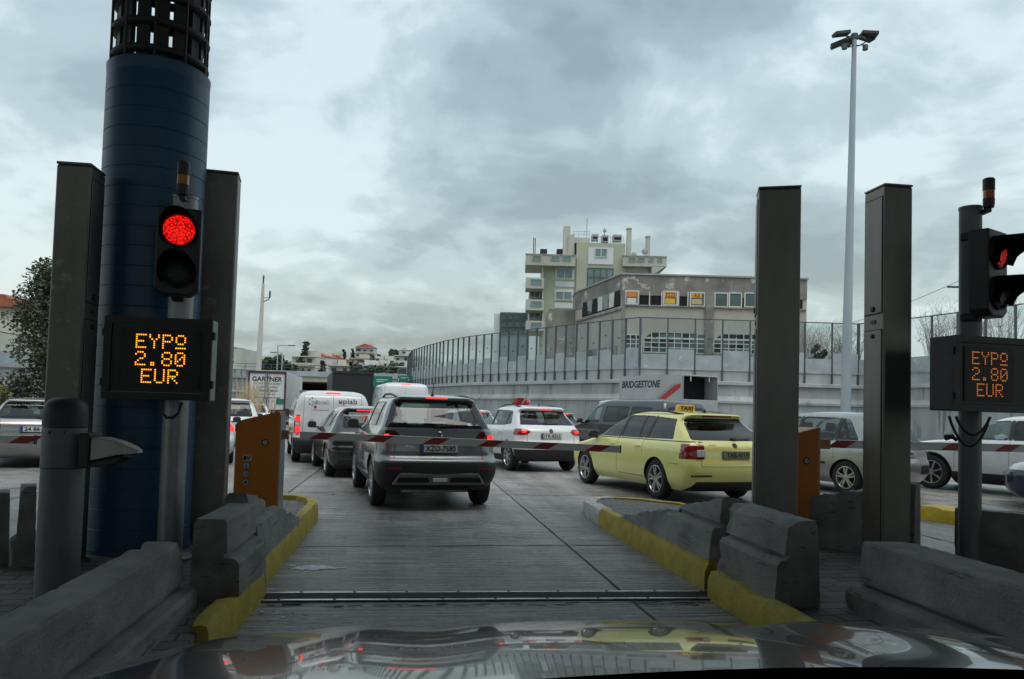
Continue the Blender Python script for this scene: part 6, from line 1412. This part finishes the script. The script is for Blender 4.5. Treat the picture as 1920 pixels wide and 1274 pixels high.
# ---------- silver people carrier behind the right columns
sce = dict(L=4.26, W=1.81, H=1.62, R=.325, ro=.74, wb=2.69, gap=.05, paint=P_SILVER2, rim='five', rim_r=.215,
    shape=dict(zb=.2, bump=.66, belt=.98, hood=.98, cowl=.95, cowlz=1.03, rf=1.8, rr=1.1, g0=.14, g1=.42, ztg=1.50, wr=.63, shelf=.04, spoil=.08),
    shell=dict(rcr=.25, bowR=.10, upR=.16), wr=.06,
    wins=[[(.50, 1.06), (.98, 1.03), (.98, 1.49), (.78, 1.45)], [(1.05, 1.03), (1.92, 1.01), (1.92, 1.50), (1.05, 1.49)], [(2.0, 1.01), (3.05, 1.0), (2.45, 1.47), (2.0, 1.50)]],
    pillars=[[(.98, 1.03), (1.05, 1.03), (1.05, 1.49), (.98, 1.49)], [(1.92, 1.01), (2.0, 1.01), (2.0, 1.5), (1.92, 1.5)]],
    rearwin=(1.02, 1.49, .72, .60), screen=(1.06, 1.49, .72, .58), glass_back=M['glass_dark'],
    carve=[('rear_lamp', 'rear', [(.70, .82), (1, .82), (1, 1.12), (.76, 1.12)], 'tail', dict(nx=.3, xmax=.32, extra=[((.22, 0, 0), (1, 0, 0))])), ('bumper_strip', 'side', [(.02, .42), (.34, .48), (.34, .56), (.02, .60)], 'trim', dict(off=.006)), ('side_strip', 'side', [(1.2, .56), (3.0, .56), (3.0, .61), (1.2, .61)], 'trim', dict(off=.006))],
    seams=[('side', (1.02, .66), (1.02, 1.02)), ('side', (1.95, .4), (1.95, 1.0)), ('side', (3.0, .4), (3.0, .98))], mirror=(2.95, 1.03), handles=[(1.2, .9), (2.1, .9)], plate=('YPB-5061', .83, 'plate', 0))
phi = .50; car('people_carrier', 'silver people carrier between the two right steel columns', 'car', spot(6.55, 15.1, phi, .74, .9), phi, sce)
# ---------- white suv on the far right, facing left
wsu = dict(L=4.55, W=1.86, H=1.66, R=.37, ro=.9, wb=2.80, gap=.06, paint=P_WHITE, rim='seven', rim_r=.25,
    shape=dict(zb=.26, bump=.7, belt=1.08, hood=1.06, cowl=1.25, cowlz=1.12, rf=2.0, rr=1.1, g0=.2, g1=.5, wr=.65), wr=.05,
    wins=[[(.6, 1.17), (1.2, 1.14), (1.2, 1.52), (.85, 1.50)], [(1.28, 1.14), (2.1, 1.12), (2.1, 1.53), (1.28, 1.52)], [(2.18, 1.12), (3.2, 1.11), (2.6, 1.50), (2.18, 1.53)]], pillars=[[(2.1, 1.12), (2.18, 1.12), (2.18, 1.53), (2.1, 1.53)]],
    rearwin=(1.12, 1.5, .7, .58), screen=(1.15, 1.53, .74, .6), dark_from=2, glass_rear=M['glass_dark'],
    carve=[('sill', 'side', [(.2, .2), (4.3, .2), (4.3, .42), (.2, .42)], 'trim', dict(off=.006, rim=.008)), ('headlamp', 'front', [(.5, .80), (1.0, .82), (1.0, .95), (.55, .93)], 'lampwhite', dict(nx=.1)), ('wheel_trim', 'side', [(p.x, p.y) for p in circle(3.70, .36, .455, 24)], 'trim', dict(off=.005, rim=.006))],
    seams=[('side', (2.14, .44), (2.14, 1.1)), ('side', (3.2, .5), (3.2, 1.08))], mirror=(3.05, 1.14), mirror_mat=P_WHITE, handles=[(1.4, .98), (2.3, .98)])
phi = .62; car('large_suv', 'white suv heading left behind the right price sign', 'car', spot(9.2, 16.9, phi, 3.70, .92), phi, wsu)
# ---------- dark blue car nose at the right edge
nav = dict(hat); nav.update(paint=P_NAVY, carve=[('headlamp', 'front', [(.50, .66), (1.0, .66), (1.0, .82), (.55, .80)], 'lampwhite', dict(nx=.1, xmax=.9)), ('grille', 'front', [(-.35, .42), (.35, .42), (.35, .60), (-.35, .60)], 'trim', dict(both=0))], handles=[], rim='five')
nav.pop('plate', None); phi = .86; car('hatchback', 'dark blue car nose with a pale headlamp at the right edge', 'car', spot(8.85, 13.75, phi, 4.18, .62), phi, nav)
# ---------- black passenger van
vit = dict(L=5.14, W=1.93, H=1.91, R=.335, ro=1.0, wb=3.2, paint=P_DKGREY, rim='five',
    xr=[(.24, .2), (.34, .06), (.5, .0), (.62, .0), (.68, .05), (1.05, .08), (1.3, .13), (1.72, .26), (1.82, .34), (1.88, .7), (1.91, 1.3)],
    xf=[(.24, .2), (.4, .03), (.6, 0), (.88, .1), (1.06, .4), (1.14, .85), (1.2, 1.0), (1.7, 1.75), (1.82, 2.05), (1.88, 2.4), (1.91, 2.8)],
    hw=[(.24, .84), (.4, .95), (.65, .965), (1.1, .955), (1.25, .93), (1.7, .80), (1.82, .72), (1.88, .53), (1.903, .3), (1.91, .05)],
    shape=dict(zb=.24, belt=1.15), shell=dict(rcr=.16, bowR=.08, upR=.13), wr=.06,
    wins=[[(.55, 1.24), (1.62, 1.21), (1.62, 1.66), (.75, 1.64)], [(1.72, 1.21), (2.85, 1.18), (2.85, 1.67), (1.72, 1.66)], [(3.05, 1.16), (4.12, 1.14), (3.5, 1.64), (3.05, 1.67)]],
    rearwin=(1.22, 1.66, .76, .66), screen=(1.24, 1.68, .82, .68), glass_rear=M['glass_dark'], dark_from=2, glass_back=M['glass_dark'],
    carve=[('rear_lamp', 'rear', [(.83, .8), (1, .8), (1, 1.3), (.80, 1.3)], 'tail', dict(nx=.3, xmax=.25, extra=[((.2, 0, 0), (1, 0, 0))])), ('brake_lamp', 'rear', [(-.2, 1.755), (.2, 1.755), (.2, 1.79), (-.2, 1.79)], 'tail', dict(both=0, xmax=1, nx=.1))],
    seams=[('side', (2.95, .4), (2.95, 1.66)), ('side', (1.67, .4), (1.67, 1.2))], mirror=(3.95, 1.2), handles=[(3.1, 1.02), (2.75, 1.02)])
phi = .53; car('passenger_van', 'dark grey passenger van with tinted windows behind the yellow taxi', 'van', (5.05, 21.4, 0), phi, vit)
# ---------- tall white van further ahead
duc = dict(van); duc.update(L=5.9, W=2.15, H=2.5, ro=1.0, wb=3.9,
    xr=[(.3, .15), (.45, .0), (.6, .0), (.7, .06), (1.3, .09), (2.2, .18), (2.38, .25), (2.46, .5), (2.5, 1.1)], xf=[(.3, .15), (.5, 0), (.9, .1), (1.15, .45), (1.3, .9), (2.0, 1.6), (2.35, 2.0), (2.46, 2.4), (2.5, 2.9)],
    hw=[(.3, .9), (.5, 1.0), (.8, 1.025), (1.4, 1.01), (2.2, .95), (2.38, .89), (2.46, .7), (2.49, .4), (2.5, .1)], shape=dict(zb=.3, belt=1.4), paint=P_WHITE2, rear_text=[], handles=[],
    wins=[[(4.1, 1.4), (5.0, 1.4), (4.6, 1.95), (4.1, 1.97)]], screen=(1.4, 2.0, .85, .75),
    carve=[('rear_lamp', 'rear', [(.9, .9), (1.1, .9), (1.1, 1.5), (.9, 1.5)], 'tail', dict(nx=.3, xmax=.2)), ('brake_lamp', 'rear', [(-.2, 2.40), (.2, 2.40), (.2, 2.435), (-.2, 2.435)], 'tail_lit', dict(both=0, xmax=1, nx=.2))],
    seams=[('rear', (0, .7), (0, 2.32)), ('rear', (-.85, 2.32), (.85, 2.32)), ('rear', (-.87, .7), (-.85, 2.32)), ('rear', (.87, .7), (.85, 2.32)), ('rear', (-.85, 1.95), (.85, 1.95))])
duc.pop('plate'); duc.pop('badge'); phi = .27; car('high_roof_van', 'tall white high roof van beyond the grey suv', 'van', spot(-5.25, 31.4, phi, 0.1, .95), phi, duc)
# ---------- silver estate on the far left
est = dict(taxi); est.update(L=4.4, H=1.44, paint=P_SILVER2, plate=('24 86-19', .80, 'plate', 0), rear_text=[], handles=[(1.66, .85)], carve=[('rear_lamp', 'rear', [(.62, .98), (.60, .78), (1.0, .76), (1.0, .99)], 'tail_dark', dict(nx=.3, xmax=.36, extra=[((.30, 0, 0), (1, 0, 0))])), ('brake_lamp', 'rear', [(-.2, 1.30), (-.02, 1.30), (-.02, 1.335), (-.2, 1.335)], 'tail_lit', dict(both=0, xmax=1, nx=.1))], glass_back=M['glass'], glass_rear=M['glass'], dark_from=0, fin=None)
for k in ('fin', 'badge'): est.pop(k, None)
phi = .52; c = gp(57, 880); car('estate_car', 'silver estate car behind the grey bollard at the left edge', 'car', (c.x, c.y+.1, 0), phi, est)
# ---------- small cars half hidden further on (plain hatchbacks in other colours)
small = dict(hat); small.update(handles=[], L=4.0, H=1.47); small.pop('plate')
def small_car(label, px, Y, phi, p, **k):
    s = dict(small); s['paint'] = p; s.update(k); q = at(px, 760, Y); car('hatchback', label, 'car', (q.x, Y, 0), phi, s)
TL = [('rear_lamp', 'rear', [(.62, 1.02), (.62, .80), (1, .78), (1, 1.02)], 'tail_lit', dict(nx=.3, xmax=.4, extra=[((.30, 0, 0), (1, 0, 0))])), ('brake_lamp', 'rear', [(-.2, 1.352), (.2, 1.352), (.2, 1.378), (-.2, 1.378)], 'tail', dict(both=0, xmax=1, nx=.1))]
small_car('white hatchback half hidden behind the right edge of the left steel column', 366, 17.6, .36, P_WHITE, carve=TL)
small_car('white car with roof rails just above the left orange cabinet', 438, 25.0, .36, P_WHITE2, carve=TL, rails=(.7, 2.2, .5, M['trim']), H=1.6, shape=dict(hat['shape'], ztg=1.49), rearwin=(1.0, 1.45, .62, .52))
small_car('white car roof in front of the lorry with the black lettering', 474, 37.0, .3, P_WHITE)
small_car('white hatchback peeping out between the grey suv and the white compact suv', 905, 25.5, .42, P_WHITE)
small_car('silver hatchback half hidden to the right of the white compact suv', 1068, 25.6, .45, P_SILVER)
small_car('white car between the left steel column and the blue column', 150, 22.5, .45, P_WHITE)
small_car('yellow car glimpsed beside the foot of the blue column', 140, 19.0, -.5, P_YEL)
small_car('dark hatchback behind the far right steel column', 1716, 21.5, .62, P_DKGREY)
# ================================================================== lorries
def lorry(name, label, px_left, Y, phi, W_, Hb, Lb, boxmat, z0=1.0, style='doors', cat='lorry', framemat=None):
    q = at(px_left, 740, Y); Lf = Vector((-math.cos(phi), -math.sin(phi), 0)); O = Vector((q.x, Y, 0))-Lf*W_/2
    t = thing(name, label, cat, O, phi+math.pi/2); fm = framemat or M['dkplastic']
    mb = MB()
    if style == 'open':
        zc = z0+(Hb-z0)*.52
        mb.box((Lb/2, W_/2-.03, (z0+Hb)/2), (Lb, .06, Hb-z0)); mb.box((Lb/2, -W_/2+.03, (z0+Hb)/2), (Lb, .06, Hb-z0)); mb.box((Lb/2, 0, Hb+.03), (Lb, W_, .055)); mb.box((Lb-.03, 0, (z0+Hb)/2), (.06, W_-.13, Hb-z0-.01))
        mb.build('cargo_cover', boxmat, t); mb = MB(); mb.box((Lb/2, 0, z0-.06), (Lb, W_, .11)); mb.build('load_bed', M['galv'], t)
        mb = MB(); mb.box((-.03, 0, (z0+zc)/2), (.05, W_, zc-z0)); mb.build('tailgate', M['conc_pale'], t, bevel=.01)
        for y in (-W_/2+.04, W_/2-.04): mb = MB(); mb.box((-.02, y, (zc+Hb)/2), (.07, .07, Hb-zc)); mb.build('corner_post', M['galv'], t)
        mb = MB(); mb.box((Lb*.5+.3, 0, (z0+Hb)/2), (Lb*.8, W_-.16, Hb-z0-.1)); mb.build('interior_shade', M['dark'], t)  # near-black box stands in for the unlit inside of the cover
        for y in (-.55, .62): mb = MB(); mb.box((-.05, y, Hb-.14), (.03, .05, .22)); mb.build('strap', M['offwhite'], t)
    else:
        mb.box((Lb/2, 0, (z0+Hb)/2), (Lb, W_, Hb-z0)); mb.build('cargo_box', boxmat, t, bevel=.03)
        mb = MB()
        for y in (-W_/2+.05, W_/2-.05): mb.box((-.03, y, (z0+Hb)/2), (.07, .11, Hb-z0+.06))
        mb.box((-.031, 0, Hb-.04), (.07, W_-.21, .15)); mb.box((-.031, 0, z0), (.07, W_-.21, .12)); mb.build('rear_frame', fm, t)
        if style == 'doors':
            for y, w_ in ((0, .035), (-.12, .05), (.12, .05)): mb = MB(); mb.box((-.03, y, (z0+Hb)/2), (.04, w_, Hb-z0-.3)); mb.build('lock_bar', M['dkplastic'] if y == 0 else M['galv'], t)
    mb = MB(); mb.box((Lb/2, 0, .78), (Lb-.4, .9, .28)); mb.box((.15, 0, .62), (.10, W_-.1, .2)); mb.build('chassis', M['black'], t)
    for y in (-W_/2+.3, W_/2-.3): mb = MB(); mb.box((.08, y, .78), (.05, .4, .14)); mb.build('tail_light', M['tail'], t)
    cw = min(2.3, W_); mb = MB(); xs = Lb+.15; mb.prism([(xs, -cw/2, .5), (xs+1.9, -cw/2, .5), (xs+2.0, -cw/2, 1.2), (xs+1.6, -cw/2, min(Hb, 2.1)), (xs, -cw/2, min(Hb, 2.2))], (0, cw, 0)); mb.build('cab', P_WHITE, t, bevel=.08)
    tm, rm = wheel_meshes(.46, .28, .28, 'seven')
    for x in (.9, 1.95, Lb+1.1):
        for s_ in (1, -1): w_ = link('wheel', tm, t, (x, s_*(W_/2-.17), .46), (0, 0, 0 if s_ > 0 else math.pi)); link('rim', rm, w_)
    return t
E3 = Matrix(((0, 0, -1), (-1, 0, 0), (0, 1, 0))).to_4x4()      # lettering on a rear face
def rtext(t, txt, y, z, fit, m, x=-.012, par=None):
    o = text(txt, m, t, (0, 0, 0), (0, 0, 0), fit=fit, depth=.003, bold=.012); o.matrix_local = Matrix.Translation((x, y, z)) @ E3; return o
G = lorry('lorry', 'white lorry whose rear doors read gartner in black capitals', 464, 52, .16, 2.5, 3.62, 10, mat('lorry_white', (.60, .61, .60), .6, var=.06, vscale=1), framemat=mat('maroon_frame', (.06, .02, .025), .5))
rtext(G, 'GARTNER', 0, 3.12, (1.95, .33), M['ink'])
for txt, z, w, m_ in (('THE WORLD IS OUR MARKET', 2.82, 1.8, 'greyink'), ('TRANSPORT EXPRESS', 2.58, 1.4, 'greyink'), ('A-4650 LAMBACH', 2.34, 1.4, 'ink'), ('+43 7245 87', 2.10, 1.1, 'greyink'), ('office@gartner', 1.86, 1.85, 'ink'), ('A U S T R I A', 1.64, 1.0, 'greyink')): rtext(G, txt, 0, z, (w, .13), M[m_])
mb = MB(); mb.box((-.02, -.88, 1.62), (.03, .48, .36)); mb.build('green_plate', M['signgreen'], G)
lorry('lorry', 'black box trailer rear ahead of the white panel van', 622, 48, .27, 2.55, 3.60, 9, mat('trailer_black', (.012, .012, .014), .55, var=.2), style='plain', framemat=M['black'])
lorry('lorry', 'grey box lorry between the lettered lorry and the black trailer', 536, 60, .5, 2.3, 2.55, 5.5, mat('box_grey', (.33, .37, .39), .6, var=.08), style='plain', framemat=M['galv'])
B_L = lorry('lorry', 'grey canvas lorry with an open dark rear and bridgestone lettering', 1278, 36, .52, 2.25, 3.32, 4.7, mat('canvas_grey', (.40, .41, .42), .7, var=.1, vscale=1), style='open')
SIDE = Matrix(((-1, 0, 0), (0, 0, 1), (0, 1, 0))).to_4x4()
o = text('BRIDGESTONE', M['ink'], B_L, (0, 0, 0), (0, 0, 0), fit=(3.0, .36), depth=.003, bold=.015, shear=.2); o.matrix_local = Matrix.Translation((3.0, 2.25/2+.006, 2.95)) @ SIDE
mb = MB(); y_ = 2.25/2+.004
mb.prism([(1.9, y_, 2.05), (1.4, y_, 2.05), (.08, y_, 2.75), (.08, y_, 2.95), (.5, y_, 2.86)], (0, .004, 0)); mb.build('red_swoosh', M['redink'], B_L)
mb = MB(); mb.prism([(2.1, y_, 2.05), (1.98, y_, 2.05), (.55, y_, 2.90), (.3, y_, 3.02), (.75, y_, 2.86)], (0, .004, 0)); mb.build('dark_swoosh', M['greyink'], B_L)
# crane lorry: only its folded red crane shows over the white compact suv
K = lorry('crane_lorry', 'lorry with a folded red loader crane above the white compact suv', 985, 30, .45, 2.1, 1.35, 3.6, M['galv'], z0=.95, style='plain', cat='lorry')
mb = MB(); mb.box((2.9, .0, 1.55), (.3, .3, .5)); mb.prism([(2.75, -.15, 1.7), (3.05, -.15, 1.7), (2.85, -.15, 1.98), (2.45, -.15, 2.0)], (0, .3, 0)); mb.box((2.55, -.25, 1.72), (.6, .14, .18), M=RY(.5)); cr = mb.build('crane', mat('crane_red', (.42, .02, .03), .4, var=.1), K, bevel=.02)
mb = MB(); mb.tube([(2.8, -.36, 1.65), (2.4, -.36, 1.88)], .035, 8); mb.build('ram', M['chrome'], cr)
# ================================================================== the viewer's own car: bonnet, wings, cowl
OC = thing('car', 'glossy dark grey bonnet of the car the picture is taken from', 'car', ln(0, .50, 0), LANE)
P_OWN = paint('paint_own_grey', (.19, .205, .21), .6, .2)
def bonnet_z(u, v):
    """u: -1..1 across, v: 0 at the screen .. 1 at the nose"""
    z = 1.06-.10*v-.10*v*v-6.5*max(0, v-.80)**1.9
    a = abs(u); z -= .020*a*a+.10*max(0, a-.88)**1.4*3.4
    z += .012*math.exp(-((a-.60)/.10)**2)*(1-.5*v)-.010*math.exp(-((a-.40)/.12)**2)   # raised ridge each side
    return z
def bonnet_pt(u, v):
    hw_ = 1.05-.05*v*v-.10*max(0, v-.7)**2; s = .92+1.30*v-.10*u*u*v-.05*(1-v)*u*u*-1
    return Vector((u*hw_, s, bonnet_z(u, v)))
mb = MB(); nu, nv_ = 72, 48; vs_ = [bonnet_pt(-1+2*i/nu, j/nv_) for j in range(nv_+1) for i in range(nu+1)]
mb.add(vs_, [(j*(nu+1)+i, j*(nu+1)+i+1, (j+1)*(nu+1)+i+1, (j+1)*(nu+1)+i) for j in range(nv_) for i in range(nu)], 0, True)
bo = mb.build('bonnet', P_OWN, OC, angle=80)
for s_ in (-1, 1):      # wings: from the bonnet's edge down to the wheel arch
    mb = MB(); vs_ = []
    for j in range(25):
        v = j/24; p = bonnet_pt(s_, v); 
        for k in range(10):
            f = k/9; z = p.z-.004-(p.z-.42)*f**1.1; vs_.append(Vector((p.x+s_*(.004+.055*math.sin(math.pi*min(1, f*.75))), p.y, max(z, .42))))
    mb.add(vs_, [(j*10+k, j*10+k+1, (j+1)*10+k+1, (j+1)*10+k) for j in range(24) for k in range(9)], 0, True); mb.build('wing', P_OWN, OC, angle=80)
mb = MB(); vs_ = []
for i in range(25):
    p = bonnet_pt(-1+2*i/24, 1.0)
    for k in range(8):
        f = k/7; vs_.append(Vector((p.x*(1+.02*math.sin(f*3)), p.y+.10*math.sin(math.pi*min(1, f*.6))-.0, p.z-.004-(p.z-.22)*f)))
mb.add(vs_, [(i*8+k, i*8+k+1, (i+1)*8+k+1, (i+1)*8+k) for i in range(24) for k in range(7)], 0, True); mb.build('bumper', P_OWN, OC, angle=80)
for s_ in (-1, 1):
    mb = MB(); mb.lathe([(.03, 0), (.11, .02), (.13, .05)], 20, (s_*.68, 2.08, .56), RX(-math.pi/2)); mb.build('headlight', M['lampwhite'], OC)
    tm, rm = wheel_meshes(.34, .22, .23, 'five'); w_ = link('wheel', tm, OC, (s_*.86, 1.5, .34), (0, 0, math.pi/2 if s_ < 0 else -math.pi/2)); link('rim', rm, w_)
mb = MB(); mb.box((0, 1.4, .5), (1.3, 1.3, .45)); mb.build('engine_bay', M['black'], OC)
mb = MB(); vs_ = []
for i in range(33):
    u = -1+2*i/32; p = bonnet_pt(u*.98, 0); b = p.y-.0
    q_ = 1.206-.12*(u+.10)**2; vs_ += [Vector((p.x, b-.012, p.z-.03)), Vector((p.x, b-.05, p.z+.012)), Vector((p.x, b-.12, p.z+.05)), Vector((p.x, b-.20, q_)), Vector((p.x, b-.34, q_+.004)), Vector((p.x, b-.34, p.z-.2))]
mb.add(vs_, [(i*6+k, i*6+k+1, (i+1)*6+k+1, (i+1)*6+k) for i in range(32) for k in range(5)], 0, True); mb.build('cowl', M['visor'], OC, angle=60)
p = bonnet_pt(.1, 0); mb = MB(); mb.tube([bonnet_pt(.62, 0)+Vector((0, -.10, .035)), bonnet_pt(.3, 0)+Vector((0, -.06, .045)), bonnet_pt(-.05, 0)+Vector((0, -.05, .042)), bonnet_pt(-.6, 0)+Vector((0, -.07, .035))], .010, 8); mb.build('wiper', M['black'], OC)
